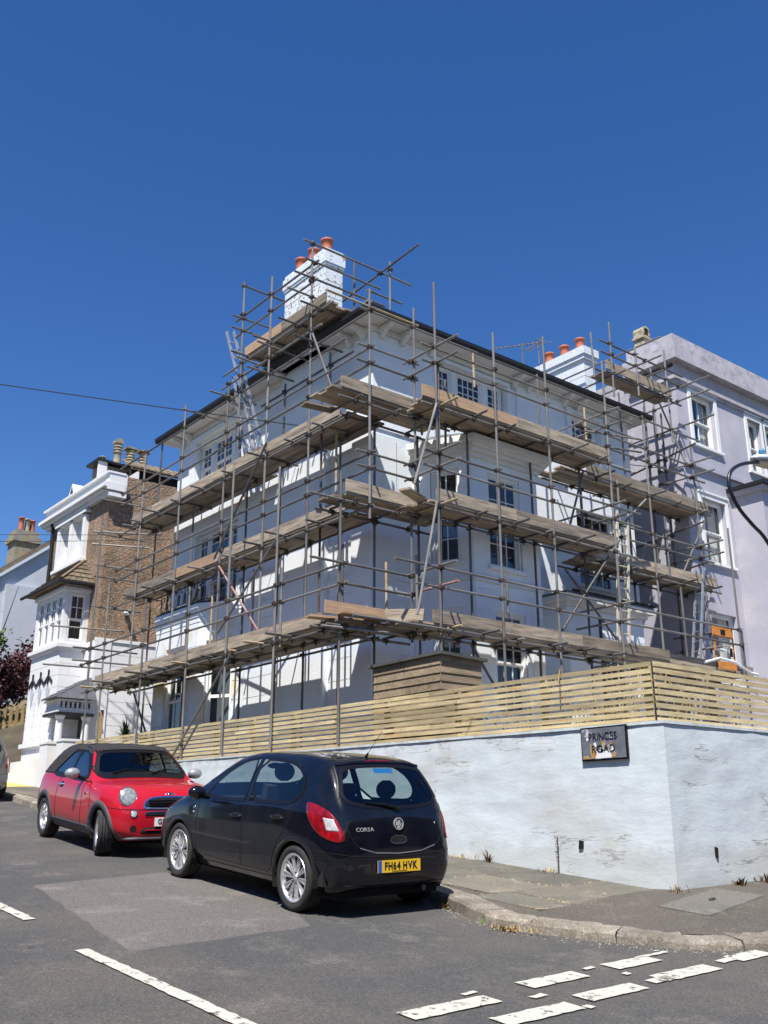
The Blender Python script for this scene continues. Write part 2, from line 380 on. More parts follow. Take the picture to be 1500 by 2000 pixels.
for i in range(5):
    for j in range(7): flag(8.24+j*.36, 8.6+j*.36, 26.2+i*.40, 26.6+i*.40, 'yellow_paving', .004)
b = MB(); vs = []
for y in (25.75, 26.19): 
    for x in (8.23, 10.9): vs.append((x, y, pav_z(x,y)-.004))
for y in (28.2, 34): 
    for x in (8.23, 10.9): vs.append((x, y, pav_z(x,y)-.004))
b.add(vs, [(0,1,3,2),(4,5,7,6)]); b.build('tarmac_path', 'pavement_asphalt', pav)
# mortar bed under the slabs and the tarmac corner
b = MB(); vs = []
kk = [p for p in resample(KERB, .35) if p[1] > 4.3]
ins = []
for i, (x, y) in enumerate(kk):
    a = kk[max(i-1,0)]; c = kk[min(i+1,len(kk)-1)]; L = hypot(c[0]-a[0], c[1]-a[1]); nx, ny = -(c[1]-a[1])/L, (c[0]-a[0])/L
    wx, wy = (9.55, min(y, 40)) if y > 7.0 else (9.55, 6.85)
    if y <= 7.0:
        s = min(1, max(0, (x-6.9)/2.6)); wx = max(9.52, x) if y < 5.1 else 9.52; wy = 6.84
    ins.append(((x+nx*.27, y+ny*.27), (wx, wy)))
def kh(i_):
    x, y = kk[i_]; return kerb_top(x, y)-gz(x, y)
for i_, (p, q) in enumerate(ins):
    for t in (0, .25, .5, .75, 1):
        x = p[0]+(q[0]-p[0])*t; y = p[1]+(q[1]-p[1])*t
        low = -.014 if (p[1] > 7.0 or y > 6.9) else 0
        zt = (gz(p[0],p[1])+kh(i_)-.002)*(1-t) + (gz(q[0],q[1])+.16)*t if p[1] <= 7.0 else pav_z(x, y)
        if p[1] > 7.0: zt -= .016
        vs.append((x, y, zt))
n = len(ins); b.add(vs, [(i*5+j, i*5+j+1, (i+1)*5+j+1, (i+1)*5+j) for i in range(n-1) for j in range(4)])
b.build('pavement_tarmac', 'pavement_asphalt', pav)
# concrete cover plate set into the tarmac
cov = [(8.59,6.39),(8.68,5.88),(10.17,6.21),(10.0,6.65)]
def corner_z(x, y): return gz(x, y) + .12 + .02*max(0, min(1,(x-8)/2))
tarmac_bvh = BVHTree.FromPolygons([Vector(v) for v in b.v], b.f)
def tz(x, y):
    h = tarmac_bvh.ray_cast(Vector((x, y, 5)), Vector((0,0,-1))); return h[0].z if h[0] else gz(x, y)+.13
c2 = MB(); vs = []
for i in range(7):
    for j in range(5):
        u, v = i/6, j/4; A, B_, C_, D = cov; x = (A[0]*(1-u)+D[0]*u)*(1-v)+(B_[0]*(1-u)+C_[0]*u)*v; y = (A[1]*(1-u)+D[1]*u)*(1-v)+(B_[1]*(1-u)+C_[1]*u)*v
        vs.append((x, y, tz(x, y)+.008))
c2.add(vs, [(i*5+j, (i+1)*5+j, (i+1)*5+j+1, i*5+j+1) for i in range(6) for j in range(4)])
for (a, c) in ((cov[0],cov[1]),(cov[1],cov[2]),(cov[2],cov[3]),(cov[3],cov[0])): c2.tube((*a, tz(*a)+.004), (*c, tz(*c)+.004), .012, 5)
c2.tube((9.32,6.29,tz(9.32,6.29)+.012), (9.42,6.31,tz(9.42,6.31)+.012), .022, 4, mi=1)
c2.build('access_cover', ['cover_concrete','felt'], pav)

# ------------------------------------------------------------------ retaining wall
def wall_mat():
    m = bpy.data.materials.new('wall_render'); m.use_nodes = True; t = m.node_tree; N = t.nodes; L = t.links; b = N['Principled BSDF']
    b.inputs['Roughness'].default_value = .8
    tc = N.new('ShaderNodeTexCoord')
    def noise(s, d=6, r=.6, dist=0, v=None):
        n = N.new('ShaderNodeTexNoise'); n.inputs['Scale'].default_value = s; n.inputs['Detail'].default_value = d; n.inputs['Roughness'].default_value = r
        n.inputs['Distortion'].default_value = dist; L.new(v or tc.outputs['Object'], n.inputs['Vector']); return n.outputs['Fac']
    def ramp(f, ps):
        r = N.new('ShaderNodeValToRGB'); e = r.color_ramp.elements
        while len(e) < len(ps): e.new(.5)
        for q, (p, c) in zip(e, ps): q.position = p; q.color = (c, c, c, 1) if not isinstance(c, tuple) else (*c, 1)
        L.new(f, r.inputs[0]); return r.outputs[0]
    mp = N.new('ShaderNodeMapping'); mp.inputs['Scale'].default_value = (1,1,2.6); L.new(tc.outputs['Object'], mp.inputs[0])
    def mixc(f, a, c):
        x = N.new('ShaderNodeMix'); x.data_type = 'RGBA'; L.new(f, x.inputs[0])
        for i, v in ((6, a), (7, c)):
            if hasattr(v, 'is_linked'): L.new(v, x.inputs[i])
            else: x.inputs[i].default_value = (*v, 1)
        return x.outputs[2]
    c = mixc(ramp(noise(2.2, 6, .65), ((.42,0),(.62,1))), (.575,.635,.655), (.53,.585,.60))
    c = mixc(ramp(noise(.9, 5, .6), ((.52,0),(.72,1))), c, (.50,.52,.505))          # weathered patches
    # green-brown staining near the coping and the foot
    sep = N.new('ShaderNodeSeparateXYZ'); L.new(tc.outputs['Object'], sep.inputs[0])
    ad = N.new('ShaderNodeMath'); ad.operation = 'MULTIPLY_ADD'; L.new(noise(4, 6, .7), ad.inputs[0]); ad.inputs[1].default_value = .5; ad2 = N.new('ShaderNodeMath'); ad2.operation = 'MULTIPLY_ADD'; L.new(sep.outputs['Z'], ad2.inputs[0]); ad2.inputs[1].default_value = .45; ad2.inputs[2].default_value = -.12; L.new(ad2.outputs[0], ad.inputs[2])
    c = mixc(ramp(ad.outputs[0], ((.0,0),(2.04/2.2,0),(1,.45))), c, (.27,.26,.21))
    mp2 = N.new('ShaderNodeMapping'); mp2.inputs['Scale'].default_value = (.3,.3,2.2); L.new(tc.outputs['Object'], mp2.inputs[0])
    fo = N.new('ShaderNodeMath'); fo.operation = 'MULTIPLY_ADD'; L.new(noise(5, 7, .7), fo.inputs[0]); fo.inputs[1].default_value = -.8; L.new(sep.outputs['Z'], fo.inputs[2])
    c = mixc(ramp(fo.outputs[0], ((.0,.25),(.05,0))), c, (.40,.38,.31))
    # hairline cracks: ridges of stretched noise
    a = N.new('ShaderNodeMath'); a.operation = 'SUBTRACT'; L.new(noise(.8, 9, .6, .1, mp2.outputs[0]), a.inputs[0]); a.inputs[1].default_value = .5
    ab = N.new('ShaderNodeMath'); ab.operation = 'ABSOLUTE'; L.new(a.outputs[0], ab.inputs[0])
    cr = ramp(ab.outputs[0], ((.0,1),(.003,0))); gate = ramp(noise(.9, 2, .5), ((.53,0),(.60,1)))
    mu = N.new('ShaderNodeMath'); mu.operation = 'MULTIPLY'; L.new(cr, mu.inputs[0]); L.new(gate, mu.inputs[1])
    c = mixc(mu.outputs[0], c, (.42,.43,.425)); L.new(c, b.inputs['Base Color'])
    b1 = N.new('ShaderNodeBump'); b1.inputs['Strength'].default_value = .24; b1.inputs['Distance'].default_value = .04; L.new(noise(2.1, 9, .66, .25, mp.outputs[0]), b1.inputs['Height'])
    b2 = N.new('ShaderNodeBump'); b2.inputs['Strength'].default_value = 1; b2.inputs['Distance'].default_value = .01; b2.invert = True
    L.new(mu.outputs[0], b2.inputs['Height']); L.new(b1.outputs[0], b2.inputs['Normal']); L.new(b2.outputs[0], b.inputs['Normal'])
    MATS['wall_render'] = m
wall_mat()
def wtop(y): return 1.14 + .013*(y-6.8)
from mathutils import noise as MN
def wob(p, s=.9): return MN.fractal(Vector(p)*s, 1, 2, 4)
def rough_wall(p0, p1, nrm, z0, z1, step, amp):
    """gridded wall face from p0 to p1 (2D), z0(x,y)..z1(x,y), wavy along nrm"""
    b = MB(); L = hypot(p1[0]-p0[0], p1[1]-p0[1]); n = max(2, int(L/step)); k = 26; vs = []
    for i in range(n+1):
        t = i/n; x = p0[0]+(p1[0]-p0[0])*t; y = p0[1]+(p1[1]-p0[1])*t
        za, zb = z0(x, y), z1(x, y)
        for j in range(k+1):
            z = za+(zb-za)*j/k; e = min(1, min(t, 1-t)*L/.25)
            w = (wob((x*1.0, y*1.0, z*2.0), .8)*amp + wob((x+9, y+3, z*3), 2.6)*amp*.45)*e
            vs.append((x+nrm[0]*w, y+nrm[1]*w, z))
        
    b.add(vs, [(i*(k+1)+j, (i+1)*(k+1)+j, (i+1)*(k+1)+j+1, i*(k+1)+j+1) for i in range(n) for j in range(k)])
    return b
rw = thing('retaining_wall', 'low pale blue rendered garden wall with cracks, wrapping round the street corner below the slatted fence', 'wall', (9.5,6.8,-.65))
foot = lambda x, y: gz(x, y) - .05
r1 = rough_wall((9.5,24.35), (9.5,6.8), (-1,0), foot, lambda x, y: wtop(y), .09, .014)
r1.build('wall_face', 'wall_render', rw, smooth=True)
r2 = rough_wall((9.5,6.8), (22,6.8), (0,-1), foot, lambda x, y: wtop(6.8)+.004*(x-9.5), .09, .014)
r2.build('wall_face', 'wall_render', rw, smooth=True)
b = MB(); b.cm = 0
tp = [(9.5,24.35),(9.5,6.8),(22,6.8)]
b.add([(9.485,24.35,wtop(24.35)+.002),(9.485,6.785,wtop(6.8)+.002),(9.76,7.06,wtop(6.8)+.002),(9.76,24.35,wtop(24.35)+.002),(22,6.785,1.192),(22,7.06,1.192),
       (9.485,24.35,wtop(24.35)-.03),(9.485,6.785,wtop(6.8)-.03),(22,6.785,1.16),(9.76,7.06,.3),(9.76,24.35,.3),(22,7.06,.3)],
      [(0,3,2,1),(1,2,5,4),(0,1,7,6),(1,4,8,7),(2,3,10,9),(2,9,11,5)])
b.build('wall_coping', 'wall_render', rw)
for nm, (x, y, z), ax in (('a',(9.5,8.11,-.16),0),('b',(10.25,6.8,-.23),1)):
    h = MB(); d = .035
    if ax == 0: h.prism([(0,-.01),(.055,.0),(.05,.085),(-.015,.09)], -.022, .06, lambda u, v, w: (x+w, y-u, z-v))
    else: h.prism([(0,-.01),(.045,.0),(.035,.11),(.0,.09)], -.022, .06, lambda u, v, w: (x+u, y+w, z-v))
    h.build('weep_hole', 'liner_black', rw)
# garden behind the wall
b = MB(); b.box(9.77,7.07,.2,22,46,.92); mat('garden_paving', (.30,.285,.255), .9, var=.2, vscale=3); structure(b.build('garden_ground', 'garden_paving'))

# street name plate, letters as raised shapes
FONT = {}
def text_mesh(s, size, depth, font_scale=(1,1), bold=0):
    cu = bpy.data.curves.new('t', 'FONT'); cu.body = s; cu.size = size; cu.extrude = depth; cu.align_x = 'CENTER'; cu.align_y = 'CENTER'; cu.offset = bold
    cu.resolution_u = 3
    ob = bpy.data.objects.new('t', cu); COL.objects.link(ob); dg = bpy.context.evaluated_depsgraph_get()
    me = bpy.data.meshes.new_from_object(ob.evaluated_get(dg)); bpy.data.objects.remove(ob); me.materials.clear(); return me
def text_at(s, size, depth, m, parent, M, name='letter', sx=1, bold=0, each=True):
    """one object per letter when each, placed in the plane of M (x right, y up, z out)"""
    if not each:
        me = text_mesh(s, size, depth, bold=bold); me.materials.append(MATS[m]); ob = link(name, me, parent)
        ob.matrix_local = Matrix.Translation(-wloc(parent)) @ M @ Matrix.Diagonal((sx,1,1,1)); return [ob]
    full = text_mesh(s, size, depth, bold=bold); 
    out = []; wid = {}
    x = 0; adv = []
    for ch in s:
        if ch == ' ': adv.append(None); continue
        me = text_mesh(ch, size, depth, bold=bold); w = max(v.co.x for v in me.vertices)-min(v.co.x for v in me.vertices); adv.append((me, w))
    gap = size*.12; tot = sum((a[1]+gap) if a else size*.3 for a in adv) - gap; x = -tot/2
    for a in adv:
        if not a: x += size*.3; continue
        me, w = a; c = (max(v.co.x for v in me.vertices)+min(v.co.x for v in me.vertices))/2; me.materials.append(MATS[m])
        ob = link(name, me, parent); ob.matrix_local = Matrix.Translation(-wloc(parent)) @ M @ Matrix.Translation(((x+w/2-c)*sx,0,0)) @ Matrix.Diagonal((sx,1,1,1)); x += w+gap; out.append(ob)
    return out
def frame_M(o, right, up):
    r = Vector(right).normalized(); u = Vector(up).normalized(); n = r.cross(u).normalized(); u = n.cross(r)
    M = Matrix.Identity(4); 
    for i in range(3): M[i][0] = r[i]; M[i][1] = u[i]; M[i][2] = n[i]; M[i][3] = o[i]
    return M
mat('sign_metal', (.17,.185,.21), .35, metal=.2, var=.25, vscale=9, col2=(.62,.64,.66), c2scale=3.5, c2lo=.60, c2hi=.66)
mat('sign_rust', (.40,.22,.06), .8, var=.3, vscale=20, col2=(.30,.26,.18), c2scale=12)
mat('sign_letter', (.015,.015,.017), .5); mat('sign_chip', (.72,.73,.74), .6)
sg = thing('street_sign', 'worn grey street name plate reading PRINCES ROAD, rust and bare patches across its letters', 'street sign', (9.46,7.63,.94))
b = MB(); o = (9.46,7.63,.94); hw, hh = .34, .195
M = frame_M(o, (0,-1,0), (0,0,1))
def pl(b, poly, z0, z1, M, mi=None): b.prism(poly, z0, z1, lambda u, v, w: tuple(M @ Vector((u, v, w))), mi)
pl(b, [(-hw,-hh),(hw,-hh),(hw,hh),(-hw,hh)], -.03, .0, M); b.build('sign_backing', 'black_plastic', sg)
b = MB(); pl(b, [(-hw+.018,-hh+.018),(hw-.018,-hh+.018),(hw-.018,hh-.018),(-hw+.018,hh-.018)], .001, .008, M); b.build('sign_plate', 'sign_metal', sg)
b = MB()
for q in ([(-.16,-.17),(.12,-.17),(.10,-.10),(.06,-.06),(.02,-.09),(-.03,-.05),(-.07,-.10),(-.12,-.08)], [(-.145,.005),(-.11,.015),(-.10,-.03),(-.13,-.05)], [(-.02,.0),(.02,.03),(.03,-.03),(0,-.05)],
          [(.08,-.02),(.14,-.03),(.15,-.10),(.10,-.11)], [(.10,.05),(.13,.05),(.13,.09),(.10,.09)], [(-.05,-.06),(-.01,-.03),(.01,-.08),(-.03,-.12)], [(-.25,.04),(-.22,.04),(-.22,.08),(-.25,.07)]): pl(b, q, .008, .0095, M)
b.build('bare_patch', 'sign_chip', sg)
b = MB()
for q in ([(-.19,-.17),(-.13,-.17),(-.10,-.11),(-.13,-.02),(-.19,.0),(-.20,-.09)], [(-.03,.015),(.03,.03),(.04,-.02),(.01,-.06),(-.02,-.03)], [(.11,-.17),(.18,-.16),(.18,-.11),(.13,-.10)], [(-.31,-.17),(-.2,-.17),(-.24,-.13),(-.31,-.14)], [(.09,.0),(.13,.0),(.12,-.08),(.1,-.05)]):
    b = MB(); pl(b, q, .0095, .0105, M); b.build('rust_patch', 'sign_rust', sg)
text_at('PRINCES', .122, .004, 'sign_letter', sg, M @ Matrix.Translation((-.0,.078,.012)), sx=.93, bold=-.001)
text_at('ROAD', .122, .004, 'sign_letter', sg, M @ Matrix.Translation((.0,-.065,.012)), sx=.98, bold=-.001)

# slatted fence on the wall: slats in butted lengths, posts behind
def box_mesh(key, x, y, z, m, jitter=0):
    def fn():
        b = MB(); b.box(-x/2,-y/2,-z/2,x/2,y/2,z/2); return b.mesh(key, m)
    return fn
def beam(p, q, w, h, m, name, parent, roll=0):
    """rectangular bar from p to q; w across horizontally, h vertically; mesh shared by rounded length"""
    p = Vector(p); q = Vector(q); L = round((q-p).length, 2); d = (q-p).normalized()
    up = Vector((0,0,1)) if abs(d.z) < .95 else Vector((1,0,0)); s = d.cross(up).normalized(); u = s.cross(d)
    if roll: Rm = Matrix.Rotation(roll, 3, d); s = Rm @ s; u = Rm @ u
    M = Matrix.Identity(4)
    for i in range(3): M[i][0] = d[i]; M[i][1] = s[i]; M[i][2] = u[i]; M[i][3] = (p[i]+q[i])/2
    key = ('beam', L, w, h, m)
    return place(key, box_mesh('beam', L, w, h, m), name, parent, M)
fe = thing('slatted_fence', 'new yellowish timber fence of close horizontal slats standing on the pale rendered wall', 'fence', (9.68,6.95,1.2))
NS = 9
def ftop(y): return 1.855 + .0105*(y-7)
cuts0 = [7.02, 10.35, 13.3, 15.9, 18.7, 21.4, 24.2]
for r in range(NS):
    cuts = [c + (0 if i in (0, len(cuts0)-1) else random.choice((-.02, 0, .6, -.9))) for i, c in enumerate(cuts0)]
    for i, (a, c) in enumerate(zip(cuts[:-1], cuts[1:])):
        f = lambda y: wtop(y) + .035 + (ftop(y) - wtop(y) - .065)*r/(NS-1)
        e = random.uniform(-.004,.004)
        beam((9.66+random.uniform(-.002,.002), a+.003, f(a)+e), (9.66, c-.003, f(c)+e), .02, .054, 'fence_wood', 'slat', fe)
    cx = [9.672, 12.35, 15.3, 18.2, 21.6]
    for a, c in zip(cx[:-1], cx[1:]):
        z = 1.14+.035 + (ftop(7)-1.14-.065)*r/(NS-1); dz = .004; e = random.uniform(-.004,.004)
        beam((a+.003, 6.99, z+(a-9.67)*dz+e), (c-.003, 6.99, z+(c-9.67)*dz+e), .02, .054, 'fence_wood', 'slat', fe)
for y in [7.12, 8.75, 10.4, 12.0, 13.35, 14.6, 15.95, 17.3, 18.7, 20.0, 21.4, 22.8, 24.1]:
    beam((9.72, y, wtop(y)+.0), (9.72, y, ftop(y)-.02), .07, .07, 'fence_wood', 'fence_post', fe)
for x in [10.9, 12.35, 13.8, 15.3, 16.8, 18.2, 19.9]:
    beam((x, 7.05, 1.16), (x, 7.05, 1.84), .07, .07, 'fence_wood', 'fence_post', fe)
beam((9.62,6.98,wtop(7)+.008), (9.62,24.2,wtop(24.2)+.008), .12, .02, 'fence_wood', 'sole_plate', fe)

# garden shed behind the fence
sh = thing('garden_shed', 'weathered timber garden shed with overlapping boards and a torn felt roof, behind the slatted fence', 'shed', (9.95,11,.92))
nz = 12; z0, z1 = .95, 2.47
for i in range(nz):
    za = z0+(z1-z0)*i/nz; zb = za+(z1-z0)/nz+.012
    for (ya, yb) in ((11.0,11.82),(11.82,12.62)):
        b = MB(); b.prism([(0,za),(-.026,za+.004),(-.008,zb),(0,zb)], ya+.002, yb-.002, lambda u, v, w: (9.95+u, w, v+random.uniform(-.003,.003))); b.build('weatherboard', 'shed_wood', sh)
    b = MB(); b.prism([(0,za),(-.026,za+.004),(-.008,zb),(0,zb)], 9.93, 10.78, lambda u, v, w: (w, 11.0+u, v+random.uniform(-.003,.003))); b.build('weatherboard', 'shed_wood', sh)
# gable fill over the right side and mono-hipped felt roof
b = MB(); b.box(9.955,11.005,.93,10.78,12.6,2.45); b.build('shed_frame', 'shed_wood', sh)
b = MB()
b.add([(9.88,10.92,2.535),(10.86,10.92,2.50),(10.86,12.72,2.49),(9.88,12.72,2.52),(9.88,10.92,2.49),(10.86,10.92,2.455),(10.86,12.72,2.45),(9.88,12.72,2.475)],
      [(0,1,2,3),(7,6,5,4),(0,4,5,1),(1,5,6,2),(2,6,7,3),(3,7,4,0)])
b.build('felt_roof', 'felt', sh)
# ------------------------------------------------------------------ walls with openings
class Plane2:
    """wall plane: origin p0, direction d (2D, to the right as seen from outside), outward normal n"""
    def __init__(s, p0, p1, z0=0):
        s.p0 = Vector((p0[0], p0[1], 0)); dv = Vector((p1[0]-p0[0], p1[1]-p0[1], 0)); s.L = dv.length; s.d = dv.normalized(); s.n = Vector((s.d.y, -s.d.x, 0))
    def P(s, u, z, o=0): return s.p0 + s.d*u + s.n*o + Vector((0,0,z))
    def U(s, x, y): return (Vector((x, y, 0))-s.p0).dot(s.d)
def wall_panel(pl_, u0, u1, z0, z1, ops, name, m, parent, rev=.16, off=0, back=None):
    """wall from u0..u1, z0..z1 with rectangular openings ops=(ua,ub,za,zb); the reveals go rev deep"""
    us = sorted({u0, u1, *[o[0] for o in ops], *[o[1] for o in ops]}); zs = sorted({z0, z1, *[o[2] for o in ops], *[o[3] for o in ops]})
    us = [u for u in us if u0 <= u <= u1]; zs = [z for z in zs if z0 <= z <= z1]
    b = MB()
    for a, c in zip(us[:-1], us[1:]):
        for e, f in zip(zs[:-1], zs[1:]):
            mu, mz = (a+c)/2, (e+f)/2
            if any(o[0] < mu < o[1] and o[2] < mz < o[3] for o in ops): continue
            b.add([pl_.P(a,e,off), pl_.P(c,e,off), pl_.P(c,f,off), pl_.P(a,f,off)], [(0,1,2,3)])
    for ua, ub, za, zb in ops:
        q = [(ua,za),(ub,za),(ub,zb),(ua,zb)]
        for i in range(4):
            (a, c), (e, f) = q[i], q[(i+1) % 4]
            b.add([pl_.P(a,c,off), pl_.P(a,c,off-rev), pl_.P(e,f,off-rev), pl_.P(e,f,off)], [(0,1,2,3)])
    if off > 0.001:   # side returns of a panel standing proud
        for (a, c, e, f) in ((u0,z0,u0,z1),(u1,z0,u1,z1),(u0,z1,u1,z1),(u0,z0,u1,z0)):
            b.add([pl_.P(a,c,off), pl_.P(a,c,0), pl_.P(e,f,0), pl_.P(e,f,off)], [(0,1,2,3)])
    return b.build(name, m, parent)
def wbox(b, pl_, u0, u1, z0, z1, o0, o1, mi=None):
    b.prism([(u0,z0),(u1,z0),(u1,z1),(u0,z1)], o0, o1, lambda u, v, w: tuple(pl_.P(u, v, w)), mi)
def window(parent, pl_, u0, u1, z0, z1, rec=.12, sashes=((1, 3, 2, .5), (0, 3, 2, .5)), fr=.055, bar=.022, sill=True, m='white_trim', gl='window_glass', surround=0, off=0, name='window', curtain=0, open_lower=False):
    """sash window set rec deep: frame part with pane and glazing_bar sub-parts. sashes: (set-back, columns, rows, height share) from the top"""
    b = MB(); o = off-rec
    wbox(b, pl_, u0, u0+fr, z0, z1, o-.03, o+.05); wbox(b, pl_, u1-fr, u1, z0, z1, o-.03, o+.05)
    wbox(b, pl_, u0+fr, u1-fr, z1-fr, z1, o-.03, o+.05); wbox(b, pl_, u0+fr, u1-fr, z0, z0+fr*.9, o-.03, o+.05)
    if surround:
        s = surround
        wbox(b, pl_, u0-s, u0, z0, z1+s, off, off+.03); wbox(b, pl_, u1, u1+s, z0, z1+s, off, off+.03); wbox(b, pl_, u0, u1, z1, z1+s, off, off+.031)
        wbox(b, pl_, u0-s-.02, u1+s+.02, z1+s, z1+s+.045, off, off+.06)
    f = b.build(name, m, parent)
    if sill:
        b = MB(); wbox(b, pl_, u0-.06-surround, u1+.06+surround, z0-.07, z0, o+.051, off+.075); b.build('sill', m, f)
    z = z1-fr; H = z1-z0-1.9*fr; tot = sum(s[3] for s in sashes)
    for k, (sb, nc, nr, sh_) in enumerate(sashes):
        h = H*sh_/tot; za, zb = z-h, z; z -= h; oo = o - .012 - .035*(0 if k == 0 else 1); ua, ub = u0+fr, u1-fr; st = .04
        b = MB(); wbox(b, pl_, ua, ua+st, za, zb, oo, oo+.032); wbox(b, pl_, ub-st, ub, za, zb, oo, oo+.032)
        wbox(b, pl_, ua+st, ub-st, zb-st*.8, zb, oo, oo+.032); wbox(b, pl_, ua+st, ub-st, za, za+st, oo, oo+.032); b.build('sash', m, f)
        pw, ph = (ub-ua-2*st)/nc, (zb-za-1.8*st)/nr
        b = MB()
        for i in range(1, nc): wbox(b, pl_, ua+st+i*pw-bar/2, ua+st+i*pw+bar/2, za+st, zb-st*.8, oo+.004, oo+.03)
        for j in range(1, nr): wbox(b, pl_, ua+st, ub-st, za+st+j*ph-bar/2, za+st+j*ph+bar/2, oo+.006, oo+.028)
        if nc*nr > 1: b.build('glazing_bar', m, f)
        for i in range(nc):
            for j in range(nr):
                b = MB(); b.add([pl_.P(ua+st+i*pw, za+st+j*ph, oo+.012), pl_.P(ua+st+(i+1)*pw, za+st+j*ph, oo+.012), pl_.P(ua+st+(i+1)*pw, za+st+(j+1)*ph, oo+.012), pl_.P(ua+st+i*pw, za+st+(j+1)*ph, oo+.012)], [(0,1,2,3)])
                b.build('pane', gl, f)
    if curtain:
        for (a, c) in ((u0+fr, u0+fr+(u1-u0)*curtain), (u1-fr-(u1-u0)*curtain, u1-fr)):
            b = MB(); n = 14; vs = []
            for i in range(n+1):
                u = a+(c-a)*i/n; w = .03*(i % 2)
                vs += [pl_.P(u, z0+.03, o-.14-w), pl_.P(u*.8+.2*(a if a < (u0+u1)/2-.1 else c), z1-.03, o-.14-w)]
            b.add(vs, [(2*i, 2*i+2, 2*i+3, 2*i+1) for i in range(n)]); b.build('curtain', 'curtain', f)
    return f
def courses(parent, pl_, u0, u1, z0, z1, h, bw, ops, m, off=.0, t=.012, g=.012, name='stone_block', stag=True):
    """render lined out as blocks: each block a proud panel, joints between"""
    z = z0; r = 0
    while z < z1-.08:
        zb = min(z+h, z1); us = [u0]; u = u0 + (bw*(.5 if (r % 2 and stag) else 1))
        if bw > 50: us = [u0, u1]
        else:
            while u < u1-.15: us.append(u); u += bw
            us.append(u1)
        for a, c in zip(us[:-1], us[1:]):
            segs = [(a+g/2, c-g/2)]
            for (oa, ob_, za, zc) in ops:
                if zb-.01 <= za or z+.01 >= zc: continue
                new = []
                for s0, s1 in segs:
                    if ob_ <= s0 or oa >= s1: new.append((s0, s1)); continue
                    if oa > s0: new.append((s0, oa))
                    if ob_ < s1: new.append((ob_, s1))
                segs = new
            for s0, s1 in segs:
                if s1-s0 < .05: continue
                b = MB(); wbox(b, pl_, s0, s1, z+g/2, zb-g/2, off, off+t); b.build(name, m, parent)
        z = zb; r += 1

# ------------------------------------------------------------------ the scaffolded house
XL, YR, XE, YE, ZG, ZS = 11.2, 14.29, 19.47, 22.69, .9, 9.89
H = thing('villa', 'pale blue three storey stucco villa with deep eaves, wrapped in scaffolding', 'house', (XL,YR,ZG))
left = Plane2((XL,YE), (XL,YR)); right = Plane2((XL,YR), (XE,YR))
uL = lambda y: YE-y; uR = lambda x: x-XL
opsL = [(uL(21.68), uL(19.32), 8.15, 9.57), (uL(21.5), uL(19.4), 4.98, 6.98)]
wall_panel(left, 0, left.L, ZG, ZS, opsL, 'wall', 'house_paint', H, rev=.22)
opsR = [(uR(12.95), uR(15.08), 8.3, 9.62), (uR(17.28), uR(18.35), 8.3, 9.58), (uR(17.3), uR(18.72), 5.25, 7.12)]
wall_panel(right, 0, right.L, ZG, ZS, opsR, 'wall', 'house_paint', H, rev=.2)
b = MB(); b.add([(XE,YR,ZG),(XE,YE,ZG),(XE,YE,ZS),(XE,YR,ZS)], [(0,1,2,3)]); b.add([(XE,YE,ZG),(XL,YE,ZG),(XL,YE,ZS),(XE,YE,ZS)], [(0,1,2,3)])
b.build('wall', 'house_paint', H)
# dark rooms behind the glass
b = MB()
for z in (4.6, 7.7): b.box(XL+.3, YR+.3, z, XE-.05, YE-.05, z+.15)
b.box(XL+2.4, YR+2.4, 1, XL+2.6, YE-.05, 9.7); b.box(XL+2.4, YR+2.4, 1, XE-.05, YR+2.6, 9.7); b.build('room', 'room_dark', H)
# three-light windows
def three(pl_, ua, ub, z0, z1, rec, rows=2):
    w = ub-ua; s = .25; mul = .14
    a = ua; parts = [(ua, ua+w*.235), (ua+w*.235+mul, ub-w*.235-mul), (ub-w*.235, ub)]
    b = MB(); wbox(b, pl_, parts[0][1], parts[1][0], z0, z1, -rec-.05, -rec+.07); wbox(b, pl_, parts[1][1], parts[2][0], z0, z1, -rec-.05, -rec+.07); b.build('mullion', 'white_trim', H, kind='stuff')
    window(H, pl_, *parts[0], z0, z1, rec, ((1,2,3,.5),(0,2,3,.5)), sill=False, fr=.04, bar=.018); window(H, pl_, *parts[1], z0, z1, rec, ((1,4,3,.5),(0,4,3,.5)), sill=False, fr=.04, bar=.018)
    window(H, pl_, *parts[2], z0, z1, rec, ((1,2,3,.5),(0,2,3,.5)), sill=False, fr=.04, bar=.018)
three(left, uL(21.62), uL(19.38), 8.2, 9.42, .17)
b = MB(); wbox(b, left, uL(21.62), uL(19.38), 9.42, 9.57, -.2, -.05); b.build('window_head', 'white_trim', H)
three(right, uR(13.0), uR(15.02), 8.3, 9.56, .14)
window(H, right, uR(17.3), uR(18.33), 8.3, 9.56, .14, ((1,4,3,.5),(0,4,3,.5)), sill=False, surround=0)
window(H, right, uR(17.34), uR(18.68), 5.3, 7.1, .14, ((1,4,3,.5),(0,4,3,.5)), sill=True)
# french windows to the balcony
for a, c in ((21.48,20.98),(20.94,19.96),(19.92,19.42)):
    window(H, left, uL(a), uL(c), 5.0, 6.96, .15, ((1,2,2,.28),(0,2,2,.72)), sill=False, fr=.04)
b = MB(); wbox(b, left, uL(20.98), uL(20.94), 5, 6.96, -.18, -.08); wbox(b, left, uL(19.96), uL(19.92), 5, 6.96, -.18, -.08); b.build('mullion', 'white_trim', H)
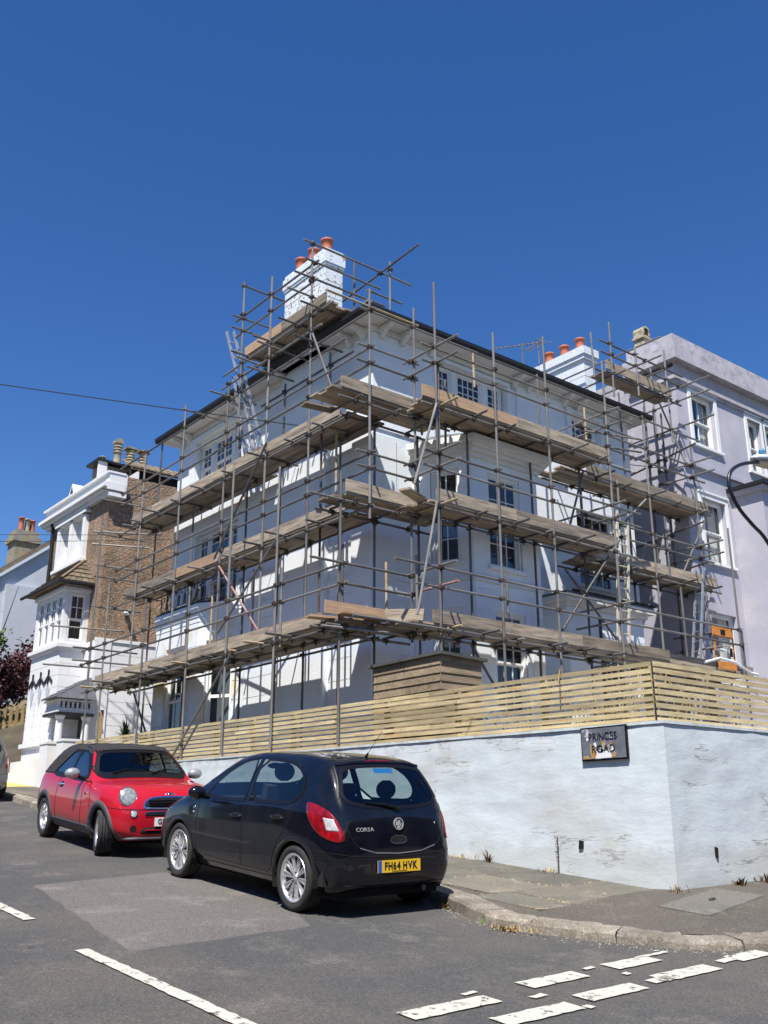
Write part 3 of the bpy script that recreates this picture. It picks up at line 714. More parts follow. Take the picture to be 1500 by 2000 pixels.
# raised panels of the top storey and the window surrounds
b = MB()
wbox(b, right, .0, uR(12.86), 7.62, 9.74, 0, .03); wbox(b, right, uR(15.4), uR(17.0), 7.62, 9.74, 0, .05); wbox(b, right, uR(18.6), right.L, 7.62, 9.74, 0, .04)
for a, c in ((12.86,12.95),(15.08,15.18),(17.12,17.28),(18.35,18.5)): wbox(b, right, uR(a), uR(c), 8.2, 9.7, 0, .06)
wbox(b, right, uR(12.95), uR(15.08), 9.62, 9.7, 0, .06); wbox(b, right, uR(17.28), uR(18.35), 9.58, 9.66, 0, .06)
b.build('pilaster', 'house_paint', H)
b = MB()
for a, c in ((21.98,21.68),(19.32,19.02)): wbox(b, left, uL(a), uL(c), 8.0, 9.57, 0, .05)
wbox(b, left, uL(21.98), uL(19.02), 9.57, 9.7, 0, .07); b.build('window_surround', 'white_trim', H)
# chimney breast on the left front
b = MB(); b.box(11.08, 15.70, ZG, XL-.002, 17.46, ZS); br = b.build('chimney_breast', 'house_paint', H)
# storey bands
b = MB(); wbox(b, left, 0, left.L, 4.55, 4.7, 0, .04); wbox(b, right, 0, right.L, 4.55, 4.7, 0, .04)
b.build('string_course', 'house_paint', H)
# lined-out render on the ground floor
courses(H, left, 0.02, left.L, 1.0, 4.55, .42, 99, [(uL(22.65),uL(18.85),0,9),(uL(17.5),uL(15.66),0,9)], 'house_paint', t=.012, g=.016, name='render_course')
courses(H, right, 0, right.L, 1.0, 4.55, .42, 99, [(uR(12.22),uR(15.35),0,9),(uR(15.6),uR(18.6),0,9)], 'house_paint', t=.012, g=.016, name='render_course')
# corner pier
b = MB(); wbox(b, left, left.L-.62, left.L+.03, ZG, 7.5, 0, .035); wbox(b, right, 0, .6, ZG, 7.5, 0, .03); b.build('corner_pier', 'house_paint', H)

# left canted bay with balcony
def bay(parent, pts, z0, z1, winspec, m='house_paint', lined=True, rev=.14, lh=.42):
    for i in range(len(pts)-1):
        pl_ = Plane2(pts[i], pts[i+1]); ops = [(u0*pl_.L, u1*pl_.L, za, zb) for (k, u0, u1, za, zb, s) in winspec if k == i]
        wall_panel(pl_, 0, pl_.L, z0, z1, ops, 'bay_wall', m, parent, rev=rev)
        if lined: courses(parent, pl_, 0.01, pl_.L-.01, z0+.1, z1-.02, lh, 99, ops, m, t=.01, g=.016, name='render_course')
        for (k, u0, u1, za, zb, s) in winspec:
            if k == i: window(parent, pl_, u0*pl_.L+.01, u1*pl_.L-.01, za+.0, zb-.0, rev-.05, s, sill=True, surround=0, off=0)
def slab(b, pts, z0, z1, o, back=None):
    """horizontal plate following the polyline pts, projecting o outwards"""
    out = []; n = len(pts)
    for i, p in enumerate(pts):
        a = Plane2(pts[max(i-1,0)], pts[max(i-1,0)+1]); c = Plane2(pts[min(i,n-2)], pts[min(i,n-2)+1])
        nn = (a.n+c.n); nn = nn/ (1+a.n.dot(c.n)) if 0 < i < n-1 else (a.n if i == n-1 else c.n)
        out.append((p[0]+nn.x*o, p[1]+nn.y*o))
    poly = out + list(reversed([back] if isinstance(back, tuple) and not isinstance(back[0], tuple) else (back or [pts[-1], pts[0]])))
    b.prism(list(reversed(out + [pts[-1], pts[0]])), z0, z1, lambda u, v, w: (u, v, w)); return out
BL = [(XL,22.62),(10.62,22.1),(10.62,19.98),(XL,18.97)]
sash3 = ((1,2,1,.22),(0,2,1,.39),(0,2,1,.39))
bay(H, BL, ZG, 4.62, [(1, .27, .76, 2.05, 4.05, ((1,3,1,.25),(0,3,1,.38),(0,3,1,.37))), (2, .20, .80, 2.1, 4.05, ((1,2,1,.25),(0,2,1,.40),(0,2,1,.35)))], m='stained_paint')
b = MB(); slab(b, BL, 4.50, 4.62, .02); slab(b, BL, 4.62, 4.72, .04); slab(b, BL, 4.72, 4.80, .06); slab(b, BL, 4.80, 4.92, .08); b.build('bay_cornice', 'house_paint', H)
b = MB(); out = slab(b, BL, 4.92, 4.985, .03); b.build('balcony_slab', 'felt', H)
# wrought iron balustrade: rails and scroll panels
rail_pts = []
b = MB(); slab_o = out; b2 = MB()
for i in range(len(out)-1):
    p, q = Vector((*out[i],0)), Vector((*out[i+1],0)); L = (q-p).length; n = max(2, int(L/.30))
    ins = Vector((.0,0,0))
    for z in (5.04, 5.74, 5.86): b.tube(p+Vector((.10,0,z)), q+Vector((.10,0,z)), .013, 5)
    for k in range(n+1):
        c = p.lerp(q, k/n) + Vector((.10,0,0)); b.tube(c+Vector((0,0,4.98)), c+Vector((0,0,5.88)), .009, 5)
    d = (q-p).normalized()
    for k in range(n):
        c = p.lerp(q, (k+.5)/n)+Vector((.10,0,0)); r = L/n*.36
        for zc, rr, sg_ in ((5.18, r, 1), (5.62, r, -1)):
            pts = [c + d*(rr*cos(t)) + Vector((0,0,zc+rr*1.25*sin(t)*1.0)) for t in [pi*1.0*j/7*sg_ + (pi if sg_ > 0 else pi) for j in range(8)]]
            pts = [pts[0]+Vector((0,0,.17*sg_))]+pts+[pts[-1]+Vector((0,0,.17*sg_))]; b2.path(pts, .008, 4)
        b2.path([c+d*(.032*cos(2*pi*j/8))+Vector((0,0,5.40+.032*sin(2*pi*j/8))) for j in range(9)], .009, 4)
b.build('balcony_rail', 'iron_black', H); b2.build('balcony_scroll', 'iron_black', H)

# right canted bay, two storeys
BR = [(12.25,YR),(12.8,13.15),(14.68,13.15),(15.23,YR)]
sw = ((1,3,2,.5),(0,3,2,.5)); sn = ((1,2,2,.5),(0,2,2,.5))
bay(H, BR, ZG, 7.1, [(0, .30, .80, 4.9, 6.82, sn), (0, .30, .80, 2.0, 4.0, sn), (1, .23, .73, 4.85, 6.78, sw), (1, .27, .74, 2.0, 3.97, sw), (2, .25, .75, 4.9, 6.8, sn)], lined=False)
for i in range(3):
    pl_ = Plane2(BR[i], BR[i+1]); courses(H, pl_, .01, pl_.L-.01, 1.0, 4.5, .42, 99, [(.2*pl_.L,.82*pl_.L,1.9,4.05)], 'house_paint', t=.01, g=.016, name='render_course')
b = MB(); slab(b, BR, 4.5, 4.62, .04); slab(b, BR, 7.02, 7.12, .05); slab(b, BR, 7.12, 7.2, .12); slab(b, BR, 7.2, 7.27, .2); o1 = slab(b, BR, 7.27, 7.40, .3); b.build('bay_cornice', 'soffit_paint', H)
b = MB()
q = o1; b.add([(x, y, 7.402) for x, y in q] + [(12.9,YR-.04,7.85),(14.6,YR-.04,7.85)], [(0,1,4),(1,2,5,4),(2,3,5)])
b.build('bay_roof', 'slate', H)
# entrance projection at the right end
PP = [(15.9,YR),(15.9,13.55),(18.5,13.55),(18.5,YR)]
bay(H, PP, ZG, 4.5, [(1, .42, .78, 1.9, 3.6, sw)], lined=True)
b = MB(); slab(b, PP, 4.5, 4.6, .08); slab(b, PP, 4.6, 4.72, .2); b.build('porch_cornice', 'soffit_paint', H)
b = MB(); b.box(15.72, 13.37, 4.722, 18.68, YR-.005, 4.78); b.build('porch_roof', 'slate', H)
for k in range(12):
    b = MB(); x = 15.9+k*.24; b.tube((x,13.36,4.80), (x+.2,13.36,4.80), .03, 6); b.build('ridge_tile', 'gutter_black', H)
b = MB(); b.box(16.9,13.53,1.0,17.0,13.56,4.4); b.build('downpipe', 'gutter_black', H)

# eaves: soffit, brackets, gutter, roof
OV = .43; ZE = 9.99
b = MB(); x0, y0, x1, y1 = XL-OV, YR-OV, XE+OV, YE+OV
b.box(x0+.03, y0+.03, ZS+.01, x1-.03, y1-.03, ZS+.05); b.build('soffit', 'soffit_paint', H)
b = MB(); b.box(XL-.05, YR-.05, ZS-.14, XE+.03, YR-.0, ZS+.008); b.box(XL-.05, YR+.0, ZS-.14, XL-.0, YE+.03, ZS+.008); b.build('frieze', 'soffit_paint', H)
b = MB(); b.box(x0, y0, ZS-.01, x1, y0+.03, ZE+.02); b.box(x0, y0+.03, ZS-.01, x0+.03, y1, ZE+.02); b.box(x1-.03, y0+.03, ZS-.01, x1, y1, ZE+.02); b.build('fascia', 'soffit_paint', H)
def gut(p, q, n_, L):
    b = MB(); p = Vector(p); q = Vector(q); d = (q-p).normalized(); N_ = Vector(n_)
    prof = [(0, .0), (-.0, .09), (.02,.10), (.02,.03), (.055,.0), (.09,.03), (.095,.10), (.115,.10), (.11,.02), (.07,-.03), (.03,-.035)]
    b.prism(prof, 0, (q-p).length, lambda u, v, w: tuple(p + d*w + N_*u + Vector((0,0,v)))); b.build('gutter', 'gutter_black', H)
gut((x0, y1, ZS+.02), (x0, y0-.1, ZS+.02), (-1,0,0), 0); gut((x0-.1, y0-.001, ZS+.021), (x1, y0-.001, ZS+.021), (0,-1,0), 0)
b = MB()
def hip(o, z):
    return [(x0-o,y0-o,z),(x1+o,y0-o,z),(x1+o,y1+o,z),(x0-o,y1+o,z)]
rz = 1.75; cx0, cx1, cy = 15.1, 15.6, 18.5
top = [(cx0,cy,ZE+rz),(cx1,cy,ZE+rz)]
b.add(hip(.02,ZE+.025)+top, [(0,1,5,4),(1,2,5),(2,3,4,5),(3,0,4)]); b.add(hip(.02,ZE+.025), [(3,2,1,0)]); b.build('roof', 'slate', H)
b = MB(); b.tube((x0-.06,y0-.06,ZE+.02), (x0+.6,y0+.65,ZE+.31), .09, 7); b.tube((x0+.6,y0+.65,ZE+.31), (cx0,cy,ZE+rz), .07, 6); b.build('hip_tile', 'stone_grey', H)
def bracket(x, y, dx, dy):
    b = MB(); s = .045; prof = [(0,-.01),(0,-.26),(.07,-.26),(.10,-.19),(.2,-.13),(.33,-.10),(.36,-.06),(.40,-.06),(.40,-.01)]
    b.prism(prof, -s, s, lambda u, v, w: (x+dx*u+dy*w, y+dy*u+dx*w, ZS+v)); b.build('eaves_bracket', 'soffit_paint', H)
for y in (14.5,14.95,19.0,19.4,21.95,22.4): bracket(XL-.05, y, -1, 0)
for x in (11.4,11.95,12.75,15.3,15.75,17.0,17.5,18.6,19.2): bracket(x, YR-.05, 0, -1)
# chimneys
def pot(parent, x, y, z, m='terracotta', h=.42, r=.13):
    b = MB(); b.lathe([(r*1.05,0),(r,.06),(r*.93,h*.5),(r*.92,h-.07),(r*1.12,h-.06),(r*1.15,h-.01),(r*1.05,h),(r*.8,h),(r*.78,h-.2)], (x,y,z), 14); return b.build('chimney_pot', m, parent, smooth=True)
ch = MB(); ch.box(10.98,15.68,9.95,11.44,17.32,11.93); ch.box(10.955,15.655,11.93,11.465,17.345,11.99); ch.box(10.935,15.635,11.99,11.485,17.365,12.26); ch.box(10.97,15.67,12.26,11.45,17.33,12.36)
for z in (10.35,10.75,11.15,11.55): ch.box(10.974,15.674,z,11.446,17.326,z+.012)
chm = ch.build('chimney', 'peeling_paint', H)
for y in (15.98,16.5,17.02): pot(chm, 11.21, y, 12.36)
b = MB(); b.box(10.93,15.6,9.9,11.5,17.4,10.22); b.build('lead_flashing', 'chimney_paint', chm)
ch = MB(); ch.box(19.0,15.1,9.95,19.42,16.72,11.88); ch.box(18.94,15.04,11.88,19.48,16.78,12.0); ch.box(18.9,15.0,12.0,19.52,16.82,12.22)
for z in (10.6,11.0,11.4): ch.box(18.994,15.094,z,19.426,16.726,z+.012)
ch2 = ch.build('chimney', 'chimney_paint', H, label='white stack at the far right end of the roof')
for y in (15.35,15.9,16.45): pot(ch2, 19.2, y, 12.22, h=.40)

# television aerials on the roof (between the second stack and the gutter)
def aerial(name, label, base, top, ang, n, L, group=None, m='tube_steel'):
    t = thing(name, label, 'aerial', base, group); b = MB(); b.tube(base, top, .022, 6); b.build('mast', m, t)
    b = MB(); d = Vector((cos(ang), sin(ang), .12)).normalized(); c = Vector(top)-Vector((0,0,.06)); b.tube(c-d*L*.35, c+d*L*.65, .014, 5); b.build('boom', m, t)
    s = Vector((-sin(ang), cos(ang), 0)); b = MB()
    for i in range(n):
        p = c-d*L*.35+d*L*i/(n-1); w = .13+.16*(i == 0)-.003*i; b.tube(p-s*w, p+s*w, .009, 4)
    b.build('aerial_element', m, t); return t
aerial('television_aerial', 'television aerial with a long boom, left of the second chimney stack', (18.6,16.9,10.2), (18.6,16.9,12.95), radians(110), 12, 1.5)
aerial('television_aerial', 'upright comb shaped television aerial just behind the pots of the second chimney stack', (19.5,17.1,11.0), (19.5,17.1,13.35), radians(75), 9, .9)

# ------------------------------------------------------------------ purple terrace on the right
PU = thing('terrace_house', 'lilac rendered terrace house with plain parapet and white framed sash windows, right of the scaffolding', 'house', (20.65,13.5,.9))
pf = Plane2((20.65,13.5), (34,13.5)); uP = lambda x: x-20.65
wins = [(21.28,22.36,9.52,11.0),(21.3,22.36,6.35,8.05),(21.2,22.3,3.3,5.05),(23.95,24.65,9.35,10.95),(24.85,25.6,9.35,10.95),(26.6,27.6,9.35,10.95),(28.6,29.6,9.35,10.95)]
wall_panel(pf, 0, pf.L, .9, 12.0, [(uP(a),uP(c),e,f) for a,c,e,f in wins], 'wall', 'purple_render', PU, rev=.2)
for k, (a, c, e, f) in enumerate(wins):
    window(PU, pf, uP(a)+.01, uP(c)-.01, e, f, .16, ((1,2,1,.5),(0,2,1,.5)) if k == 0 or k > 2 else ((1,1,1,.5),(0,1,1,.5)), surround=.13 if k != 2 else 0, gl='window_glass_clear', curtain=.36, fr=.06)
side = Plane2((20.65,24), (20.65,13.5))
wall_panel(side, 0, side.L, .9, 11.55, [], 'wall', 'purple_render', PU)
b = MB(); b.box(20.55,13.40,11.17,34,14.9,11.27); b.box(20.6,13.45,11.08,34,14.9,11.17)
b.build('cornice', 'purple_parapet', PU)
b = MB(); b.box(20.44,13.27,11.68,34,14.95,12.1); b.box(20.52,13.35,12.1,34,14.85,12.42); b.build('parapet', 'purple_parapet', PU)
b = MB(); b.box(20.62,14.95,9.0,34,24,11.75); b.build('roof', 'purple_parapet', PU)
b = MB(); wbox(b, pf, 0, 2.95, 8.83, 8.95, 0, .09); wbox(b, pf, 4.6, pf.L, 8.83, 8.95, 0, .09); b.build('string_course', 'purple_render', PU)
b = MB(); b.box(21,14.5,1,33.9,14.6,11.2); b.box(23.2,13.55,1,23.35,14.5,11.2); b.build('room', 'room_dark', PU)
# its square bay, cut off by the frame
BP = [(23.15,13.5),(22.75,12.55),(26,12.55)]
bay(PU, [(22.7,13.5),(22.7,12.6),(26.2,12.6)], .9, 8.3, [(1, .13, .40, 6.1, 7.55, ((1,1,1,.5),(0,1,1,.5)))], m='purple_render', lined=False)
b = MB(); slab(b, [(22.7,13.5),(22.7,12.6),(26.2,12.6)], 8.3, 8.42, .12); b.build('bay_cornice', 'purple_parapet', PU)
b = MB(); slab(b, [(22.7,13.5),(22.7,12.6),(26.2,12.6)], 8.42, 8.52, .2); b.build('bay_roof', 'gutter_black', PU)
# chimney pots and aerial on the terrace
pp = thing('hooded_chimney_pot', 'square buff chimney pot with an arched hood on the corner of the lilac parapet', 'chimney pot', (20.95,14.6,12.42))
b = MB(); b.prism([(-.17,0),(.17,0),(.13,.42),(-.13,.42)], -.15, .15, lambda u, v, w: (20.95+u, 14.6+w, 12.42+v)); b.build('pot_base', 'buff_pot', pp)
b = MB(); b.box(20.76,14.41,12.84,21.14,14.79,12.90); b.box(20.79,14.44,12.90,21.11,14.76,12.95); b.build('pot_collar', 'buff_pot', pp)
b = MB(); arc = [(.15*cos(t), .12+.15*sin(t)) for t in [pi*i/8 for i in range(9)]]; inn = [(.10*cos(t), .12+.10*sin(t)) for t in [pi*i/8 for i in range(8,-1,-1)]]
poly = [(.15,0)]+arc+[(-.15,0),(-.10,0)]+inn+[(.10,0)]
for k in range(len(arc)-1): b.prism([arc[k],arc[k+1],inn[len(inn)-2-k],inn[len(inn)-1-k]], -.18, .16, lambda u, v, w: (20.95+u, 14.6+w, 12.95+v))
b.prism([(.10,0),(.15,0),(.15,.12),(.10,.12)], -.18, .16, lambda u, v, w: (20.95+u, 14.6+w, 12.95+v)); b.prism([(-.15,0),(-.10,0),(-.10,.12),(-.15,.12)], -.18, .16, lambda u, v, w: (20.95+u, 14.6+w, 12.95+v))
b.build('pot_hood', 'buff_pot', pp)
b = MB(); b.box(20.86,14.44,12.951,21.04,14.45,13.15); b.build('flue_opening', 'liner_black', pp)
for dx in (-.07,.07):
    b = MB(); b.prism([(-.03,0),(.03,0),(0,.05)], 0, .006, lambda u, v, w: (20.95+dx+u, 14.437-w+.0, 12.62+v)); b.build('vent_hole', 'liner_black', pp)
p2 = thing('ribbed_chimney_pot', 'small ribbed red chimney pot with a white cap on the lilac roof edge', 'chimney pot', (25.1,14.6,12.42))
b = MB(); b.lathe([(.17,0),(.16,.1),(.2,.12),(.2,.15),(.15,.17),(.15,.24),(.2,.26),(.2,.29),(.14,.31),(.14,.36)], (25.1,14.6,12.42), 12); b.build('pot_body', 'terracotta', p2, smooth=True)
b = MB(); b.lathe([(.13,.361),(.15,.42),(.07,.47),(.05,.56),(.0,.6)], (25.1,14.6,12.42), 10); b.build('cap', 'white_trim', p2)
aerial('television_aerial', 'small television aerial on the lilac roof edge near the right border', (26.6,14.4,12.4), (26.6,14.4,12.9), radians(20), 9, .75)
# alarm box and hanging bracket on the terrace front
# ------------------------------------------------------------------ white and brown house on the left
def brown_mat():
    m = bpy.data.materials.new('pebble_dash'); m.use_nodes = True; t = m.node_tree; N = t.nodes; L = t.links; b = N['Principled BSDF']; b.inputs['Roughness'].default_value = .9
    tc = N.new('ShaderNodeTexCoord'); v = N.new('ShaderNodeTexVoronoi'); v.inputs['Scale'].default_value = 26; L.new(tc.outputs['Object'], v.inputs[0])
    r = N.new('ShaderNodeValToRGB'); e = r.color_ramp.elements; e[0].position = 0; e[0].color = (.16,.11,.075,1); e[1].position = 1; e[1].color = (.38,.28,.19,1)
    q = e.new(.35); q.color = (.23,.158,.10,1); q = e.new(.7); q.color = (.285,.20,.13,1); sp = N.new('ShaderNodeSeparateColor'); L.new(v.outputs['Color'], sp.inputs[0]); L.new(sp.outputs[0], r.inputs[0])
    n = N.new('ShaderNodeTexNoise'); n.inputs['Scale'].default_value = 1.2; L.new(tc.outputs['Object'], n.inputs[0])
    r2 = N.new('ShaderNodeValToRGB'); r2.color_ramp.elements[0].position = .35; r2.color_ramp.elements[0].color = (.7,.7,.7,1); r2.color_ramp.elements[1].position = .65; r2.color_ramp.elements[1].color = (1.15,1.1,1.05,1); L.new(n.outputs[0], r2.inputs[0])
    x = N.new('ShaderNodeMix'); x.data_type = 'RGBA'; x.blend_type = 'MULTIPLY'; x.inputs[0].default_value = 1; L.new(r.outputs[0], x.inputs[6]); L.new(r2.outputs[0], x.inputs[7]); L.new(x.outputs[2], b.inputs['Base Color'])
    bp = N.new('ShaderNodeBump'); bp.invert = True; bp.inputs['Strength'].default_value = .55; bp.inputs['Distance'].default_value = .03; L.new(v.outputs['Distance'], bp.inputs['Height']); L.new(bp.outputs[0], b.inputs['Normal'])
    MATS['pebble_dash'] = m
brown_mat()
WH = thing('gabled_house', 'white and brown pebble dashed house with tiled bay at the far end of the fence', 'house', (10.95,26.6,.9))
wf = Plane2((10.95,34), (10.95,26.6)); ws = Plane2((10.95,26.6), (19,26.6)); uW = lambda y: 34-y; uS = lambda x: x-10.95
opw = [(uW(30.05), uW(29.25), 7.8, 9.15), (uW(29.0), uW(28.2), 7.8, 9.15)]
wall_panel(wf, uW(31.2), wf.L, 5.08, 10.0, [(uW(30.2), uW(28.05), 7.76, 9.3)], 'upper_wall', 'pebble_dash', WH, rev=.02)
wall_panel(wf, uW(30.2), uW(28.05), 7.76, 9.3, opw, 'window_bay', 'white_paint', WH, rev=.2, off=.012)
wall_panel(ws, 0, ws.L, 5.08, 10.1, [], 'upper_wall', 'pebble_dash', WH)
wall_panel(wf, uW(31.2), wf.L, .9, 5.08, [], 'lower_wall', 'white_paint', WH, off=.03); wall_panel(ws, -.03, ws.L, .9, 5.08, [], 'lower_wall', 'white_paint', WH, off=.03)
b = MB(); b.box(10.955, 31.15, .9, 19, 31.2, 10); b.box(10.955,26.61,9.9,19,31.2,10.0); b.build('upper_wall', 'pebble_dash', WH)
courses(WH, ws, 0, 6.2, 1.4, 5.05, .33, .95, [], 'white_paint', off=.03, t=.010, g=.016)
b = MB(); wbox(b, ws, -.05, .42, 1.2, 5.1, .041, .08); wbox(b, ws, -.06, ws.L, 5.05, 5.14, .0, .075); b.build('corner_pier', 'white_paint', WH)
b = MB()
for (a, c) in ((30.25,30.06),(29.24,29.01),(28.19,28.0)): wbox(b, wf, uW(a), uW(c), 7.75, 9.3, 0, .12)
wbox(b, wf, uW(30.25), uW(28.0), 9.16, 9.35, 0, .12); wbox(b, wf, uW(30.35), uW(27.9), 9.2, 9.27, .0, .18); wbox(b, wf, uW(30.3), uW(27.95), 7.66, 7.76, 0, .2); b.build('window_surround', 'white_paint', WH)
for a, c in ((30.04,29.26),(28.99,28.21)): window(WH, wf, uW(a), uW(c), 7.8, 9.14, .16, ((1,1,1,.5),(0,1,1,.5)), sill=False)
b = MB(); b.box(11.3,26.9,5.2,11.4,31.1,9.85); b.box(11.3,26.9,9.7,18.9,31.1,9.85); b.build('room', 'room_dark', WH)
# stepped cornice and parapet along the front, returned on the side
b = MB()
for z0, z1, o in ((9.36,9.46,.12),(9.46,9.56,.22),(9.56,9.66,.32),(9.66,9.72,.26),(9.72,10.0,.14),(10.0,10.06,.22)):
    b.box(10.95-o, 26.6-.3*(o > .2)-.02, z0, 11.3, 31.25+o, z1)
b.box(10.80, 26.3, 9.3, 11.35, 26.597, 10.03); b.build('cornice', 'white_paint', WH)
b = MB(); b.prism([(29.4,10.06),(28.9,10.06),(29.15,10.42)], 10.75, 11.1, lambda u, v, w: (w, u, v)); b.build('gablet', 'white_paint', WH)
b = MB(); b.prism([(29.25,10.08),(29.02,10.08),(29.15,10.3)], 10.74, 10.752, lambda u, v, w: (w, u, v)); b.build('gablet_panel', 'gutter_black', WH)
# bay with its tiled pent roof
WB = [(10.95,29.9),(10.2,29.55),(10.2,27.35),(10.95,27.35)]
pb = Plane2(WB[1], WB[2]); psd = Plane2(WB[2], WB[3])
for pl_ in (Plane2(WB[0], WB[1]), pb, psd): wall_panel(pl_, 0, pl_.L, .9, 5.0, [], 'bay_wall', 'white_paint', WH)
wall_panel(pb, 0, pb.L, 5.0, 6.75, [(.12, 2.08, 5.1, 6.5)], 'bay_wall', 'white_paint', WH, rev=.1)
wall_panel(psd, 0, psd.L, 5.0, 6.75, [(.14, .66, 5.1, 6.5)], 'bay_wall', 'white_paint', WH, rev=.1); wall_panel(Plane2(WB[0], WB[1]), 0, .83, 5, 6.75, [], 'bay_wall', 'white_paint', WH)
for i in range(4): window(WH, pb, .13+i*.485, .13+i*.485+.475, 5.11, 6.49, .06, ((1,2,2,.55),(0,1,1,.45)), sill=False, fr=.045, gl='window_glass')
window(WH, psd, .15, .65, 5.11, 6.49, .06, ((1,2,2,.55),(0,1,1,.45)), sill=False, fr=.045)
b = MB(); b.box(10.5,27.6,1,10.9,29.5,6.6); b.build('room', 'room_dark', WH)
b = MB(); slab(b, WB, 4.9, 5.0, .12); slab(b, WB, 4.82, 4.9, .06); slab(b, WB, 2.2, 2.32, .10); slab(b, WB, 6.55, 6.65, .08); b.build('bay_cornice', 'white_paint', WH)
courses(WH, pb, 0, pb.L, 1.1, 4.8, .335, .62, [], 'white_paint', t=.01, g=.014); courses(WH, psd, 0, psd.L, 1.1, 4.8, .335, .62, [], 'white_paint', t=.01, g=.014)
# three blind pointed lights with black drip moulds
for k in range(3):
    u = .38+k*.62; b = MB()
    b.prism([(u-.17,2.4),(u-.12,2.4),(u-.12,3.75),(u-.17,3.75)], .011, .05, lambda a, z, w: tuple(pb.P(a, z, w))); b.prism([(u+.12,2.4),(u+.15,2.4),(u+.15,3.2),(u+.12,3.2)], .011, .06, lambda a, z, w: tuple(pb.P(a, z, w)))
    b.build('window_mullion', 'white_paint', WH)
    b = MB(); b.prism([(u-.14,3.75),(u+.14,3.75),(u+.10,3.62),(u,3.35),(u-.10,3.62)], .012, .03, lambda a, z, w: tuple(pb.P(a, z, w))); b.prism([(u-.14,3.75),(u+.14,3.75),(u+.1,3.88),(u,3.93),(u-.1,3.88)], .012, .03, lambda a, z, w: tuple(pb.P(a, z, w))); b.build('arch_head', 'grey_house_paint', WH)
    b = MB(); wbox(b, pb, u-.02, u+.02, 3.9, 4.32, .02, .06)
    for (a, z, c, y) in ((u-.3,3.92,u,4.12),(u,4.12,u+.3,3.92)): b.prism([(a,z),(c,y),(c,y+.06),(a,z+.06)], .02, .055, lambda p, q, w: tuple(pb.P(p, q, w)))
    b.build('drip_mould', 'gutter_black', WH)
# pent roof tiles
rp = [(9.98,30.0),(9.98,27.12),(11.0,27.12)]
b = MB(); b.add([(9.95,30.1,6.76),(9.95,27.1,6.76),(10.95,27.1,6.76),(10.93,28.0,7.62),(10.93,30.1,7.62),(10.95,30.1,6.76)], [(0,1,3,4),(1,2,3),(0,5,2,1)]); b.build('pent_roof', 'roof_tile', WH)
A0, A1, A2, A3 = Vector((9.95,30.1,6.78)), Vector((9.95,27.1,6.78)), Vector((10.93,28.0,7.64)), Vector((10.93,30.1,7.64))
rows_ = 6
for r in range(rows_):
    t0, t1 = r/rows_, (r+1)/rows_+.03; P0, P1 = A0.lerp(A3, t0), A1.lerp(A2, t0); Q0, Q1 = A0.lerp(A3, t1), A1.lerp(A2, t1); n = 13-r
    for k in range(n):
        a, c = k/n+.004, (k+1)/n-.004; b = MB(); q = [P0.lerp(P1,a), P0.lerp(P1,c), Q0.lerp(Q1,c), Q0.lerp(Q1,a)]; up = Vector((-.02,0,.035))
        b.add([v+up*(1 if i < 2 else .2) for i, v in enumerate(q)]+[v-up*.1 for v in q], [(0,1,2,3),(0,4,5,1),(1,5,6,2),(3,7,4,0)]); b.build('roof_tile', 'roof_tile', WH)
B0, B1, B2 = Vector((9.95,27.08,6.78)), Vector((10.95,27.08,6.78)), Vector((10.93,27.98,7.64))
for r in range(5):
    t0, t1 = r/5, (r+1)/5+.02; P0, P1 = B0.lerp(B2,t0), B1.lerp(B2,t0); Q0, Q1 = B0.lerp(B2,min(t1,1)), B1.lerp(B2,min(t1,1)); n = 5-r
    for k in range(n):
        a, c = k/n+.01, (k+1)/n-.01; b = MB(); q = [P0.lerp(P1,a), P0.lerp(P1,c), Q0.lerp(Q1,c), Q0.lerp(Q1,a)]; up = Vector((0,-.02,.035))
        b.add([v+up*(1 if i < 2 else .2) for i, v in enumerate(q)]+[v-up*.1 for v in q], [(0,1,2,3),(0,4,5,1),(1,5,6,2),(3,7,4,0)]); b.build('roof_tile', 'roof_tile', WH)
b = MB(); b.path([(9.93,27.06,6.82),(10.92,27.98,7.68)], .05, 6); b.build('hip_tile', 'roof_tile', WH)
b = MB(); b.tube((9.9,30.2,6.74),(9.9,27.04,6.74),.05,7); b.tube((9.9,27.04,6.74),(11,27.04,6.74),.045,7); b.build('gutter', 'gutter_black', WH)
b = MB(); b.path([(10.85,30.75,9.3),(10.85,30.75,7.4),(10.85,30.75,5.2)], .05, 7); b.lathe([(.05,0),(.1,.12),(.1,.2)], (10.85,30.75,9.3), 8); b.build('downpipe', 'gutter_black', WH)
# roof things above the parapet
b = MB(); b.box(11.35,28.4,10.0,12.2,29.1,11.0); b.build('dormer', 'tan_wall', WH)
b = MB(); b.prism([(11.16,11.16),(12.9,11.06),(12.9,11.0),(11.16,11.08)], 28.25, 29.2, lambda u, v, w: (u, w, v)); b.build('dormer_roof', 'gutter_black', WH)
b = MB(); b.box(11.22,28.30,10.0,11.5,28.395,11.12); b.build('dormer_trim', 'white_paint', WH)
b = MB(); b.add([(11.9,27.4,10.75),(14.6,27.4,10.75),(14.6,28.6,11.35),(12.3,28.6,11.35),(11.9,27.4,10.7),(14.6,27.4,10.7)], [(0,1,2,3),(4,5,1,0)]); b.build('roof_slope', 'roof_tile', WH)
for r in range(5):
    for k in range(12):
        x = 11.95+.23*k+r*.03; y = 27.38+r*.25; z = 10.77+r*.125; b = MB(); b.prism([(0,0),(.21,0),(.21,.03),(.105,.06),(0,.03)], 0, .27, lambda u, v, w: (x+u, y+w, z+v+w*.48)); b.build('roof_tile', 'roof_tile', WH)
b = MB(); b.box(11.95,27.5,10.1,14.5,27.6,10.72); b.build('dormer_opening', 'liner_black', WH)
